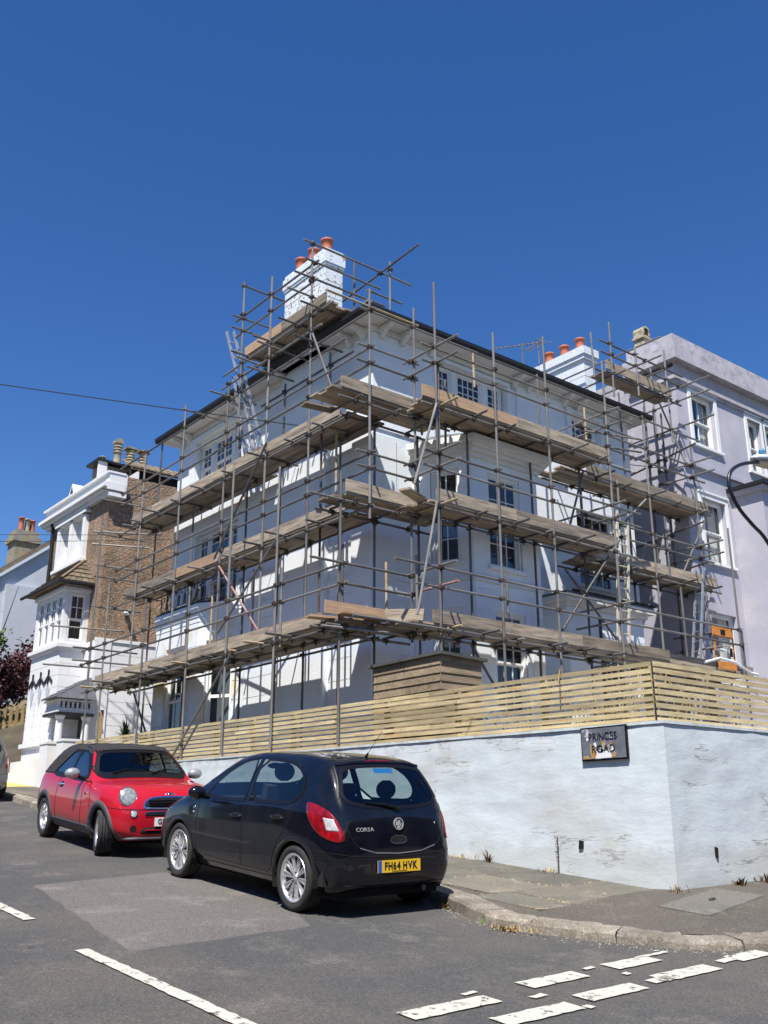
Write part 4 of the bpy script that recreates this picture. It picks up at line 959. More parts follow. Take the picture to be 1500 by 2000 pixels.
b = MB(); b.prism([(11.5,10.1),(12.2,10.72),(12.2,10.1)], 27.42, 27.5, lambda u, v, w: (u, w, v)); b.build('barge_board', 'white_paint', WH)
chw = MB(); chw.box(11.8,28.7,11.0,13.5,29.1,11.30); cw = chw.build('chimney', 'stone_grey', WH)
for k, x in enumerate((12.05,12.5,12.95)):
    b = MB(); z = 11.3
    prof = [(.12,0),(.11,.18)]+[(.11+.05*(j % 2), .2+.05*j) for j in range(8)]+[(.12,.6)]
    if k == 0: prof = [(.12,0),(.11,.34)]+[(.11+.05*(j % 2), .36+.05*j) for j in range(7)]+[(.13,.72)]
    b.lathe(prof, (x,28.9,z), 12); pt = b.build('chimney_pot', 'buff_pot', cw, smooth=False)
    b = MB(); zt = z+(.72 if k == 0 else .6)
    if k == 0: b.prism([(-.14,0),(.14,0),(.14,.08),(.07,.16),(-.07,.16),(-.14,.08)], -.14, .14, lambda u, v, w: (x+u, 28.9+w, zt+v))
    else: b.prism([(-.2,.02),(.2,.0),(.2,.03),(0,.09),(-.2,.05)], -.17, .17, lambda u, v, w: (x+u, 28.9+w, zt+v))
    b.build('pot_cowl', 'stone_grey', cw)
b = MB(); b.lathe([(.1,0),(.09,.25),(.12,.27),(.1,.3)], (11.6,29.0,11.2), 10); b.build('chimney_pot', 'stone_grey', WH)
b = MB(); b.tube((11.75,26.57,5.95),(11.75,26.3,5.92),.075,10,mi=0); b.tube((11.75,26.31,5.925),(11.75,26.295,5.925),.05,10,mi=1); b.build('flue_pipe', ['white_trim','liner_black'], WH)
# porch with columns and slate roof
b = MB(); b.box(9.95,26.35,2.98,10.93,27.33,3.10); b.box(9.9,26.3,3.28,10.93,27.33,3.33); b.build('porch_beam', 'white_paint', WH)
b = MB(); b.box(9.89,26.28,2.9,10.93,27.33,2.98); b.build('porch_edge', 'gutter_black', WH)
for k in range(8):
    b = MB(); b.lathe([(.03,0),(.045,.05),(.03,.1),(.045,.15),(.03,.18)], (9.99,26.42+k*.12,3.1), 7); b.build('baluster', 'white_paint', WH)
for k in range(7):
    b = MB(); b.lathe([(.03,0),(.045,.05),(.03,.1),(.045,.15),(.03,.18)], (10.1+k*.13,26.4,3.1), 7); b.build('baluster', 'white_paint', WH)
PR = [Vector((9.8,27.33,3.35)), Vector((9.8,26.2,3.35)), Vector((10.9,26.58,4.0)), Vector((10.9,27.33,4.0)), Vector((10.95,26.2,3.35))]
b = MB(); b.add(PR, [(0,1,2,3),(1,4,2),(0,3,4,1)]); b.build('porch_roof', 'slate', WH)
for r in range(5):
    t0, t1 = r/5, (r+1)/5+.04; P0, P1 = PR[0].lerp(PR[3],t0), PR[1].lerp(PR[2],t0); Q0, Q1 = PR[0].lerp(PR[3],min(1,t1)), PR[1].lerp(PR[2],min(1,t1)); n = 6-r//2
    for k in range(n):
        a, c = k/n+.008, (k+1)/n-.008; b = MB(); q = [P0.lerp(P1,a), P0.lerp(P1,c), Q0.lerp(Q1,c), Q0.lerp(Q1,a)]; up = Vector((-.01,0,.022))
        b.add([v+up*(1 if i < 2 else .3) for i, v in enumerate(q)]+[v for v in q], [(0,1,2,3),(0,4,5,1),(1,5,6,2),(3,7,4,0)]); b.build('slate', 'slate', WH)
for (x, y) in ((10.05,26.45),(10.78,26.45)):
    b = MB(); b.lathe([(.14,0),(.14,.05),(.11,.08),(.115,.3),(.095,1.25),(.12,1.28),(.14,1.33),(.14,1.38)], (x,y,1.55), 14); b.build('column', 'white_paint', WH, smooth=False)
b = MB(); b.box(9.9,26.3,.9,10.93,27.33,1.55); b.build('porch_base', 'white_paint', WH)
b = MB(); wbox(b, wf, uW(27.3), uW(26.75), 1.5, 2.95, .031, .045); b.build('front_door', 'room_dark', WH)
# gate pillars, low wall and slatted gate
for k, (y0_, y1_, lab) in enumerate(((24.4,24.85,'white gate pillar between the slatted fence and the slatted gate'),(25.45,26.0,'white gate pillar beside the low white wall at the far left house'))):
    b = MB(); b.box(9.42,y0_,.7,9.86,y1_,2.06); b.box(9.40,y0_-.02,2.06,9.88,y1_+.02,2.12); p = b.build('gate_pillar', 'white_paint', None, origin=(9.64,y0_,.9)); tag(p, lab, 'gate pillar', 'white gate pillars of the far house')
gt = thing('slatted_gate', 'narrow timber gate of horizontal slats between two white pillars', 'gate', (9.66,24.86,1.1))
for r in range(11): beam((9.66,24.87,1.25+r*.075), (9.66,25.43,1.25+r*.075), .02, .05, 'fence_wood', 'slat', gt)
for y in (24.9,25.4): beam((9.7,y,1.15),(9.7,y,2.05),.05,.05,'fence_wood','gate_post',gt)
b = MB(); b.box(9.45,26.02,.8,10.2,28.2,1.72); b.box(9.40,28.2,.8,10.1,29.3,1.45); b.box(9.43,26.5,.9,9.451,27.3,1.6)
p = b.build('low_wall', 'white_paint', None, origin=(9.6,26.2,1)); tag(p, 'low white painted wall at the foot of the white and brown house', 'wall')

# ------------------------------------------------------------------ houses far behind
GH = thing('grey_house', 'pale grey rendered gable with raked verge, behind the white house at the left edge', 'house', (13,42,2))
gp = lambda u, v, w: (u, 42+w, v)
b = MB(); b.prism([(11.0,2),(24,2),(24,12),(17.5,14.1),(11.0,8.84)], 0, 9, gp); b.build('gable_wall', 'grey_house_paint', GH)
b = MB(); b.prism([(10.4,8.45),(17.5,14.2),(17.5,14.45),(10.4,8.7)], -.12, 9.2, gp); b.build('roof', 'roof_tile', GH)
b = MB(); b.prism([(10.5,8.38),(17.5,14.05),(17.5,14.2),(10.5,8.53)], -.2, -.0, gp); b.build('verge', 'grey_trim', GH)
b = MB(); b.box(13.0,41.75,2,14.4,42.0,9.9); b.build('buttress', 'grey_house_paint', GH)
b = MB(); b.box(13.62,43.2,10.5,14.62,44.2,12.25); b.box(13.5,43.1,12.25,14.75,44.3,12.5); b.box(13.6,43.2,12.5,14.65,44.2,12.8); gc = b.build('chimney', 'stone_grey', GH)
for i, x in enumerate((13.85,14.15,14.42)): pot(gc, x, 43.4+.1*i, 12.8, m='terracotta' if i != 1 else 'buff_pot', h=.62, r=.12)
TR = thing('tiled_house', 'brown tiled roof showing behind the grey gable at the left edge', 'house', (10,50,3))
b = MB(); b.add([(4,50,9.5),(18,50,9.5),(18,55,13.9),(4,55,13.9),(4,60,9.5),(18,60,9.5)], [(0,1,2,3),(3,2,5,4),(1,5,2),(0,3,4)]); b.build('roof', 'roof_tile', TR)
b = MB(); b.box(4.3,50.4,2,17.7,59.6,9.49); b.build('wall', 'grey_house_paint', TR)
for r in range(16):
    b = MB(); y = 50+r*.3; z = 9.5+r*.264; b.add([(9,y-.02,z+.0),(18,y-.02,z+.0),(18,y-.02,z+.07),(9,y-.02,z+.07),(9,y+.3,z+.28),(18,y+.3,z+.28)], [(0,1,2,3),(3,2,5,4)]); b.build('tile_course', 'roof_tile', TR)

# tan wall, bank, picket fence and trees at the left edge
tw = rough_wall((7.9,34), (13,34), (0,-1), lambda x, y: 1.0, lambda x, y: 2.55+.3*(x-9), .15, .03); tw.build('boundary_wall', 'tan_wall', None, origin=(10,34,1.2), smooth=True, label='sloping tan rendered boundary wall below the picket fence at the left edge', cat='wall')
b = MB()
for i in range(9):
    for j in range(9):
        x = 7+i*.9; y = 34.05+j*.7; b.v.append((x, y, 2.4+.3*(x-9)+j*.13+random.uniform(0,.1)))
b.f = [(i*9+j, (i+1)*9+j, (i+1)*9+j+1, i*9+j+1) for i in range(8) for j in range(8)]; b.m = [0]*64
structure(b.build('grass_bank', 'earth_bank'))
pk = thing('picket_fence', 'low round topped timber picket fence above the tan wall', 'fence', (10,34.6,2.8))
for k in range(24):
    x = 8.2+k*.2; z = 2.55+.3*(x-9); b = MB(); b.prism([(-.055,0),(.055,0),(.055,.62),(.03,.69),(-.03,.69),(-.055,.62)], 0, .02, lambda u, v, w: (x+u, 34.5+w, z+v)); b.build('picket', 'picket_wood', pk)
for dz in (.15,.45): beam((8.1,34.54,2.28+dz),(13,34.54,3.75+dz),.03,.07,'picket_wood','rail',pk)
def crown(parent, c, r, n, size, m, seed, squash=1, name='crown'):
    R = random.Random(seed); b = MB(); cl = [(Vector((R.gauss(0,.42), R.gauss(0,.42), R.gauss(0,.38)))) for _ in range(26)]
    for i in range(n):
        q = R.choice(cl)+Vector((R.gauss(0,.16), R.gauss(0,.16), R.gauss(0,.16))); p = Vector(c)+Vector((q.x*r, q.y*r, q.z*r*squash))
        d = Vector((R.gauss(0,1), R.gauss(0,1), R.gauss(.4,1))).normalized(); a = d.orthogonal().normalized(); a = Matrix.Rotation(R.uniform(0,6.3), 3, d) @ a; e = d.cross(a); s = size*R.uniform(.6,1.3)
        b.add([p-a*s, p-e*s*.45+d*s*.1, p+a*s, p+e*s*.45+d*s*.1], [(0,1,2),(0,2,3)])
    return b.build(name, m, parent)
def tree(name, label, base, c, r, n, size, m, seed, squash=1, cat='tree'):
    t = thing(name, label, cat, base); b = MB(); B = Vector(base); C_ = Vector(c)
    b.path([B, B.lerp(C_,.5)+Vector((.08,0,0)), C_], .1, 7, rs=[.16,.11,.05])
    R = random.Random(seed+5)
    for i in range(9):
        e = C_+Vector((R.gauss(0,.5)*r, R.gauss(0,.5)*r, R.gauss(.2,.45)*r)); s = B.lerp(C_, R.uniform(.5,.95)); b.path([s, s.lerp(e,.5)+Vector((0,0,.1)), e], .03, 5, rs=[.045,.03,.012])
    b.build('trunk', 'bark', t, smooth=True); crown(t, c, r, n, size, m, seed, squash); return t
tree('copper_beech', 'dark purple leaved tree above the picket fence at the left edge', (10.9,36.5,2.9), (10.75,36.5,4.95), 1.95, 17000, .10, 'leaf_purple', 3, .85)
tree('green_tree', 'bright green leafy branch reaching in at the left edge above the purple tree', (8.9,35.4,2.5), (9.8,35.4,6.6), 1.05, 2600, .11, 'leaf_green', 8)
# garden plants behind the fence
cy_ = thing('cordyline', 'spiky green cordyline in the garden behind the far end of the fence', 'plant', (10.35,22.9,.95))
b = MB(); b.tube((10.35,22.9,.95),(10.35,22.9,2.1),.05,6); b.build('stem', 'bark', cy_); R = random.Random(4); b = MB()
for i in range(60):
    a = R.uniform(0,6.28); el = R.uniform(.1,1.4); L = R.uniform(.35,.55); p = Vector((10.35,22.9,2.1)); d = Vector((cos(a)*cos(el), sin(a)*cos(el), sin(el))); s = d.cross(Vector((0,0,1))).normalized()*.018
    m1 = p+d*L*.5+Vector((0,0,.02)); e = p+d*L+Vector((0,0,-.12*cos(el))); b.add([p-s, p+s, m1+s, m1-s, e], [(0,1,2,3),(3,2,4)])
b.build('leaves', 'leaf_green', cy_)
bs = thing('garden_shrub', 'small green shrub beside the cordyline behind the fence', 'shrub', (10.3,21.9,.95)); crown(bs, (10.3,21.9,1.75), .42, 500, .06, 'leaf_green', 12, 1.1, 'foliage')
b = MB(); b.path([(10.3,21.9,.95),(10.3,21.9,1.8)], .02, 5); b.build('stem', 'bark', bs)
# bundle of boards leaning on the fence's far end
bb = thing('plank_bundle', 'bundle of pale timber planks standing upright behind the far end of the fence', 'planks', (9.95,23.6,1.0))
for i in range(4): beam((9.86+i*.03,23.3+i*.13,1.0),(9.9+i*.03,23.32+i*.13,2.75-i*.05),.09,.02,'picket_wood','plank',bb,roll=pi/2)
# bindweed cane tangle seen through the fence near the corner
ct = thing('cane_tangle', 'tangle of pale dry stems behind the corner of the fence', 'plant', (10.5,8.5,.95)); R = random.Random(9); b = MB()
for i in range(70):
    x, y = (R.uniform(10.0,10.5), R.uniform(7.9,9.9)) if i % 2 else (R.uniform(10.2,12), R.uniform(7.5,8.3)); h = R.uniform(.4,1.05); dx, dy = R.uniform(-.4,.4), R.uniform(-.4,.4)
    b.path([(x,y,.92),(x+dx*.3,y+dy*.3,.92+h*.6),(x+dx,y+dy,.92+h),(x+dx*1.6,y+dy*1.5,.92+h*.8)], .008, 4)
b.build('stems', 'weed_dry', ct)

# ------------------------------------------------------------------ street lamp (arm reaches into the frame)
LK = 1.17
LP = thing('street_lamp', 'black swan necked street lamp with a pale lantern, cut off by the right edge', 'street lamp', (12.42,6.55,-.62))
b = MB(); b.path([(12.42,6.55,-.62),(12.42,6.55,2.6),(10.55*LK,6.55,2.5*LK)], .05, 10, rs=[.075,.055,.045]); b.build('column', 'iron_black', LP, smooth=True)
arm = [(10.55,2.5),(10.08,3.05),(9.80,3.21),(9.58,3.34),(9.46,3.47),(9.41,3.60),(9.43,3.71),(9.51,3.80),(9.64,3.88),(9.80,3.945),(9.98,4.0),(10.1,4.03)]
def catmull(P, k=4):
    P = [Vector(p) for p in P]; out = []
    for i in range(len(P)-1):
        p0, p1, p2, p3 = P[max(i-1,0)], P[i], P[i+1], P[min(i+2,len(P)-1)]
        for j in range(k):
            t = j/k; out.append(.5*((2*p1)+(p2-p0)*t+(2*p0-5*p1+4*p2-p3)*t*t+(3*p1-p0-3*p2+p3)*t**3))
    return out+[P[-1]]
b = MB(); b.path(catmull([(x*LK,6.55,z*LK) for x, z in arm]), .025, 10); b.build('arm', 'iron_black', LP, smooth=True)
mat('lamp_white', (.48,.52,.56), .4, var=.08); mat('lamp_underside', (.34,.30,.24), .5, var=.2, vscale=8)
b = MB(); vs = []; n = 12
st = [(0,.03,.03),(.05,.07,.055),(.18,.11,.075),(.45,.13,.08),(.7,.11,.07),(.82,.05,.03)]
for t, w, h in st:
    for k in range(n):
        a = 2*pi*k/n; vs.append((9.98*LK+t, 6.55+1.15*w*cos(a), 4.055*LK+t*.09+h*sin(a)*(1 if sin(a) > 0 else .55)))
b.add(vs, [(i*n+k, (i+1)*n+k, (i+1)*n+(k+1)%n, i*n+(k+1)%n) for i in range(len(st)-1) for k in range(n)]+[tuple(range(n)), tuple(range(len(vs)-1,len(vs)-n-1,-1))]); b.build('lantern', 'lamp_white', LP, smooth=True)
b = MB(); b.prism([(.08,-.05),(.2,-.1),(.45,-.115),(.7,-.09),(.78,-.03),(.78,.03),(.7,.09),(.45,.115),(.2,.1),(.08,.05)], -.055, -.03, lambda u, v, w: (9.98*LK+u, 6.55+v, 4.055*LK+u*.09+w)); b.build('lantern_bowl', 'lamp_underside', LP)
b = MB(); b.lathe([(.04,0),(.045,.04),(.03,.07)], (11.93,6.55,4.86), 10); mat('photocell_blue',(.05,.22,.35),.4); b.build('photocell', 'photocell_blue', LP)

# ------------------------------------------------------------------ overhead wires
def wire(pts, sag, r, label, m='gutter_black', name='overhead_cable'):
    P, Q = Vector(pts[0]), Vector(pts[1]); b = MB(); b.path([P.lerp(Q,t/24)-Vector((0,0,4*sag*(t/24)*(1-t/24))) for t in range(25)], r, 4)
    return tag(b.build(name, m, None, origin=P), label, 'cable')
wire([(1.6,18.85,8.03),(22.83,13.45,8.98)], .16, .011, 'thin black telephone cable running from the left edge past the scaffolding to the lilac house')
wire([(6.3,26.3,7.28),(11.6,24.2,7.75)], .02, .008, 'upper one of the fine wires crossing in front of the white house roof')
wire([(6.3,26.2,7.05),(11.6,24.1,7.58)], .02, .008, 'lower one of the fine wires crossing in front of the white house roof')
# ------------------------------------------------------------------ scaffolding
S = thing('scaffolding', 'tube and board scaffolding in three lifts round the pale blue villa and its chimneys', 'scaffolding', (9.6,13.05,1.2))
RT_ = .0242
def tube_mesh():
    b = MB(); b.tube((0,0,-.5),(0,0,.5),RT_,8,mi=0); return b
def tubeM(p, q):
    p = Vector(p); q = Vector(q); d = q-p; L = d.length; z = d/L; x = z.orthogonal().normalized(); y = z.cross(x); M = Matrix.Identity(4)
    for i in range(3): M[i][0] = x[i]; M[i][1] = y[i]; M[i][2] = z[i]*L; M[i][3] = (p[i]+q[i])/2
    return M
UPR, HOR = [], []
RS = random.Random(11)
def tb(name, p, q, m='tube_steel', j=.012, clamp=True):
    p = Vector(p)+Vector((RS.uniform(-j,j), RS.uniform(-j,j), RS.uniform(-j,j)*.5)); q = Vector(q)+Vector((RS.uniform(-j,j), RS.uniform(-j,j), RS.uniform(-j,j)*.5))
    o = place(('tube', m), lambda: tube_mesh().mesh('tube', m, smooth=False), name, S, tubeM(p, q))
    if clamp: (UPR if name == 'standard' else HOR).append((p, q))
    return o
XO, XM, XI = 9.6, 10.17, 10.80
G = ZG+.02
# --- left side standards
for y, z0, z1, m in ((13.13,1.28,5.98,'tube_steel'),(15.15,1.30,6.65,'tube_steel'),(16.87,1.32,7.13,'tube_steel'),(18.52,1.34,4.9,'tube_steel'),(20.65,1.36,5.0,'tube_steel'),(22.82,1.38,5.8,'tube_steel'),(23.66,1.39,7.75,'tube_steel')):
    tb('standard', (XO,y,z0), (XO,y,z1), m)
tb('standard', (XO+.0,14.95,3.1), (XO+.02,14.97,4.6))
for y, z0, z1 in ((13.04,5.2,9.78),(15.02,3.2,11.85),(16.62,3.2,11.75),(17.8,8.0,12.15),(18.34,3.2,9.8),(20.45,3.2,9.95),(22.55,3.2,9.35)):
    tb('standard', (XM,y,z0), (XM,y,z1))
for y, z1 in ((14.8,7.4),(15.95,7.4),(17.0,7.4),(18.35,7.4),(20.4,7.4),(22.95,9.9)): tb('standard', (XI if y != 20.4 else 10.54,y,G), (XI if y != 20.4 else 10.54,y,z1), 'tube_dark')
for y, z1, m in ((14.35,5.5,'tube_steel'),(14.95,8.3,'tube_dark'),(17.75,5.3,'tube_pink'),(19.1,5.3,'tube_yellow')): tb('standard', (XI-.35 if m != 'tube_pink' else XI-.1,y,3.3), (XI-.35 if m != 'tube_pink' else XI-.1,y,z1), m)
tb('standard', (XM+.35,14.55,5.5), (XM+.35,14.55,7.4), 'tube_yellow')
# --- right side standards: run one (corner), run two (round the bay), run three (far end)
Y1, Y1I, Y2, Y2I = 13.05, 13.78, 12.32, 12.98
for x, z0, z1 in ((11.26,5.3,9.75),(11.15,3.1,5.4)): tb('standard', (x,Y1,z0), (x,Y1,z1))
for x, z1, m in ((10.85,7.4,'tube_dark'),(11.95,7.4,'tube_dark'),(12.05,5.4,'tube_dark')): tb('standard', (x,Y1I if x != 12.05 else 13.3,G), (x,Y1I if x != 12.05 else 13.3,z1), m)
for x, z1 in ((11.16,9.95),(12.69,9.38),(14.2,9.8),(16.1,9.82)): tb('standard', (x,Y2,G), (x,Y2,z1))
tb('standard', (11.22,Y2+.05,3.2), (11.25,Y2+.05,8.3))
for x, z1 in ((12.55,7.4),(14.35,7.4),(15.9,7.4)): tb('standard', (x,Y2I,G), (x,Y2I,z1), 'tube_dark')
for x, z0, z1 in ((17.45,9.6,11.55),(18.48,3.1,9.4),(20.35,3.1,9.2),(19.35,2.6,5.3),(19.62,9.0,11.5),(18.4,9.9,11.2),(16.75,9.9,11.05),(19.0,5.5,6.95),(17.3,3.1,7.5)): tb('standard', (x,Y1,z0), (x,Y1,z1))
for x, z1 in ((16.9,7.4),(18.6,10.3),(20.3,10.2)): tb('standard', (x,Y1I,G), (x,Y1I,z1), 'tube_dark')
tb('standard', (20.42,12.3,3.2), (20.38,12.3,6.75)); tb('standard', (20.5,12.7,1.0), (20.5,12.7,4.6)); tb('standard', (20.46,12.3,1.0), (20.46,12.3,4.3),'tube_dark')
tb('standard', (20.38,14.3,6.3), (20.38,14.3,11.3)); tb('standard', (20.2,13.9,6.3), (20.2,13.9,11.5))
for (x, y, z0, z1, m) in ((9.85,13.4,3.3,4.75,'tube_steel'),(11.0,12.75,3.2,4.6,'tube_steel'),(10.75,13.3,3.4,4.55,'tube_yellow'),(13.0,12.5,3.3,4.5,'tube_steel'),(13.6,13.8,9.0,9.9,'tube_yellow'),(15.3,13.5,7.6,9.7,'tube_steel'),(17.0,13.6,7.6,9.4,'tube_yellow'),(11.9,13.6,7.4,8.2,'tube_yellow'),(12.0,13.0,7.0,8.4,'tube_steel')):
    tb('standard', (x,y,z0), (x,y,z1), m)

# --- lifts
def lift(zb, segs): pass
BW, BT = .225, .038
def boards(axis, a0, a1, c0, n, zb, cuts, m='scaffold_board', name='board', gap=.006):
    """n boards side by side starting at c0 across, running a0..a1 along the axis, cut into butted lengths"""
    for k in range(n):
        c = c0+(k+.5)*(BW+gap); cc = [a0+RS.uniform(-.12,.12)] + [q+RS.uniform(-.25,.25) for q in cuts] + [a1+RS.uniform(-.12,.12)]
        for p, q in zip(cc[:-1], cc[1:]):
            z = zb-BT/2+RS.uniform(-.004,.004); mm = m
            P = (c,p+.004,z) if axis == 'y' else (p+.004,c,z); Q = (c,q-.004,z+RS.uniform(-.003,.003)) if axis == 'y' else (q-.004,c,z)
            beam(P, Q, BW, BT, mm, name, S)
def toe(axis, c, zb, cuts, ms=None, h=BW, lean=0):
    for i, (p, q) in enumerate(zip(cuts[:-1], cuts[1:])):
        z = zb+h/2+.004+RS.uniform(-.004,.004); m = (ms[i] if ms else 'scaffold_board')
        P = (c,p+.004,z) if axis == 'y' else (p+.004,c,z); Q = (c,q-.004,z) if axis == 'y' else (q-.004,c,z)
        beam(P, Q, BT, h, m, 'toe_board', S)
def trans(axis, pos, c0, c1, zb, over=(.1,.6), m=None, inner=.12):
    for p in pos:
        mm = m or ('tube_yellow' if RS.random() < .12 else 'tube_steel' if RS.random() < .3 else 'tube_dark'); z = zb-BT-RT_-.002; o = RS.uniform(*over); i_ = RS.uniform(0, inner)
        if axis == 'y': tb('transom', (c0-o, p, z), (c1+i_, p+RS.uniform(-.03,.03), z), mm, .006)
        else: tb('transom', (p, c0-o, z), (p+RS.uniform(-.03,.03), c1+i_, z), mm, .006)
def frange(a, b_, s):
    out = []; x = a
    while x < b_: out.append(x+RS.uniform(-.08,.08)); x += s
    return out
# left, bottom lift (five boards wide), middle and top lifts (three boards)
ZB, ZM, ZT = 3.33, 5.56, 7.52
def ledger(axis, c, a0, a1, z, m='tube_steel', name='ledger', cuts=()):
    pts = [a0, *cuts, a1]
    for p, q in zip(pts[:-1], pts[1:]):
        if axis == 'y': tb(name, (c,p,z), (c,q,z), m)
        else: tb(name, (p,c,z), (q,c,z), m)
LZ = lambda zb: zb-BT-3*RT_-.004
boards('y', 13.45, 23.2, XO+.06, 4, ZB, (17.3,20.9)); boards('y', 13.45, 18.75, XO+.06+4*.231, 1, ZB, (16.4,)); toe('y', XO+.045, ZB, [13.75,17.3,20.3,23.3], ['scaffold_board']*3)
boards('y', 13.9, 23.25, XM+.04, 2, ZM, (16.8,20.4)); boards('y', 13.7, 18.75, XM+.04+2*.231, 1, ZM, (16.2,)); toe('y', XM+.045, ZM, [13.75,16.4,18.6,20.6,23.3], ['scaffold_board','scaffold_board','scaffold_board_warm','scaffold_board'])
boards('y', 13.7, 23.2, XM+.04, 3, ZT, (16.5,20.3)); boards('y', 13.7, 15.55, XM+.04+3*.231, 1, ZT, ()); boards('y', 17.6, 23.2, XM+.04+3*.231, 1, ZT, (20.3,)); toe('y', XM+.045, ZT, [14.05,18.0,22.0,23.15])
ledger('y', XO+.05, 13.0, 24.1, LZ(ZB), cuts=(18.1,)); ledger('y', XM, 13.2, 23.6, LZ(ZB), 'tube_dark'); ledger('y', XI, 13.6, 18.7, LZ(ZB), 'tube_dark'); ledger('y', 10.55, 18.4, 23.4, LZ(ZB), 'tube_dark')
ledger('y', XM+.05, 13.0, 24.0, LZ(ZM), cuts=(18.6,)); ledger('y', XI, 13.7, 18.7, LZ(ZM), 'tube_dark'); ledger('y', 10.62, 18.4, 23.4, LZ(ZM), 'tube_dark')
ledger('y', XM+.05, 13.3, 24.1, LZ(ZT), cuts=(19.0,)); ledger('y', XI, 13.5, 23.4, LZ(ZT), 'tube_dark')
trans('y', frange(13.7,23.2,.95), XO, 10.5, ZB, (.05,.55)); trans('y', [14.6,15.75,16.62,17.8,19.1,20.45,21.5,22.6], XM, 10.66, ZM, (.2,.6), inner=.3); trans('y', [14.55,15.6,16.7,18.0,19.3,20.5,21.6,22.6,23.1], XM, XI, ZT, (.2,.55), inner=.3)
# guard rails, left
for z in (3.95,4.30): ledger('y', XO+.04, 12.95, 24.3, z, name='guard_rail', cuts=(18.6,))
for z in (6.15,6.44): ledger('y', XM+.04, 12.9, 23.9, z, name='guard_rail', cuts=(17.9,))
for z in (8.23,8.56): ledger('y', XM+.04, 12.95, 23.9, z, name='guard_rail', cuts=(18.9,))
ledger('y', XM+.05, 12.95, 24.2, 9.36, name='guard_rail', cuts=(18.2,)); ledger('y', XM+.04, 14.7, 18.7, 9.75, name='guard_rail')
ledger('y', XI-.0, 14.4, 17.9, 9.2, 'tube_dark'); 
for y in (14.9,16.7,18.3,19.6): tb('transom', (XM-.5,y,9.42), (XI+.1,y+.02,9.42), 'tube_dark' if y < 16 else 'tube_steel')
tb('standard', (XI,15.2,8.0), (XI,15.2,9.5)); tb('standard', (XI,16.9,7.9), (XI,16.9,9.4)); tb('guard_rail', (XM+.3,14.2,9.3), (XM+.3,15.6,9.3)); 
# left end tubes running out in x
for z in (4.0,4.32,6.2,6.5,8.3,8.6,5.4,7.35): tb('guard_rail', (XO-.35 if z < 5 else XM-.55,23.9,z), (XI+.15,23.85,z), 'tube_steel')
tb('guard_rail', (9.0,25.0,5.0), (10.9,24.6,5.0)); tb('guard_rail', (8.7,24.4,3.9),(10.2,24.2,3.9))
tb('standard', (10.1,24.9,3.0),(10.1,24.9,8.2)); tb('guard_rail', (9.9,24.95,7.7),(11.6,24.3,7.75)); tb('guard_rail',(9.9,24.95,7.35),(11.3,24.4,7.35))

# right side: run one at the corner, run two round the bay, run three to the far end
boards('x', 9.62, 12.1, Y1+.04, 3, ZB+.03, ()); boards('x', 10.6, 14.6, Y2+.04, 3, ZB, ()); boards('x', 14.6, 18.0, Y2+.04, 3, ZB, ()); boards('x', 17.6, 21.0, Y2+.3, 3, ZB, ())
toe('x', Y1+.02, ZB+.05, [9.25,11.35], ['scaffold_board_warm'], h=.22); toe('x', Y2+.045, ZB, [11.02,12.7,14.9,17.7]); toe('x', Y2+.24, ZB-.01, [17.3,21.2])
beam((10.9,12.45,ZB+.12),(10.4,12.9,ZB+.12),BT,.225,'scaffold_board','toe_board',S)
boards('x', 9.66, 12.1, Y1+.04, 3, ZM+.05, ()); boards('x', 11.0, 16.2, Y2+.04, 3, ZM, (13.4,)); boards('x', 16.0, 20.9, Y1+.04, 3, ZM-.03, (18.6,))
toe('x', Y1+.045, ZM+.05, [9.68,12.1]); toe('x', Y2+.045, ZM, [11.16,13.2,16.25]); toe('x', Y1+.045, ZM-.03, [16.1,18.4,20.95])
boards('x', 9.42, 12.1, Y1+.04, 3, ZT+.06, ()); boards('x', 11.0, 16.15, Y2+.04, 3, ZT, (13.6,)); boards('x', 15.5, 20.8, Y1+.04, 3, ZT-.08, (18.2,))
toe('x', Y1+.045, ZT+.06, [9.55,12.2]); toe('x', Y2+.045, ZT, [10.85,13.35,16.2], ['scaffold_board_warm','scaffold_board']); toe('x', Y1+.045, ZT-.08, [16.3,18.6,20.9])
beam((10.35,12.3,ZM+.02),(11.4,12.75,ZM+.02),.225,.038,'scaffold_board','board',S); beam((9.35,14.0,ZT-.02),(9.98,13.9,ZT-.02),.225,.038,'scaffold_board','board',S)
beam((9.2,13.5,ZB+.06),(10.5,13.2,ZB+.06),.225,.038,'scaffold_board_warm','board',S); beam((9.5,13.0,ZB+.08),(11.0,12.95,ZB+.08),.225,.038,'scaffold_board_warm','board',S)
for zb, r1, r3 in ((ZB,(9.3,11.6),(17.0,21.4)),(ZM,(8.9,12.2),(15.9,21.1)),(ZT,(9.5,12.2),(15.6,21.0))):
    ledger('x', Y1+.05, *r1, LZ(zb)+.0); ledger('x', Y1I, r1[0]+.6, r1[1]+.1, LZ(zb), 'tube_dark')
    ledger('x', Y2+.05, 10.85, 16.9 if zb > ZB else 18.9, LZ(zb)-.0, cuts=(13.9,)); ledger('x', Y2I, 11.0, 16.4, LZ(zb), 'tube_dark')
    ledger('x', Y1+.05, *r3, LZ(zb)-.04); ledger('x', Y1I, *r3, LZ(zb)-.04, 'tube_dark')
    trans('x', [9.9,10.85,11.7] if zb > ZB else [10.2,11.1], Y1, Y1I, zb, (.05,.2)); trans('x', frange(11.3,16.2,.92), Y2, Y2I, zb, (.05,.45), inner=.2); trans('x', frange(16.6,20.9,1.0), Y1, Y1I, zb-.04, (.1,.5), inner=.2)
tb('ledger', (9.3,12.35,ZB-.1), (12.0,12.2,ZB-.12)); tb('ledger', (9.2,13.1,ZB-.16),(10.7,12.9,ZB-.16))
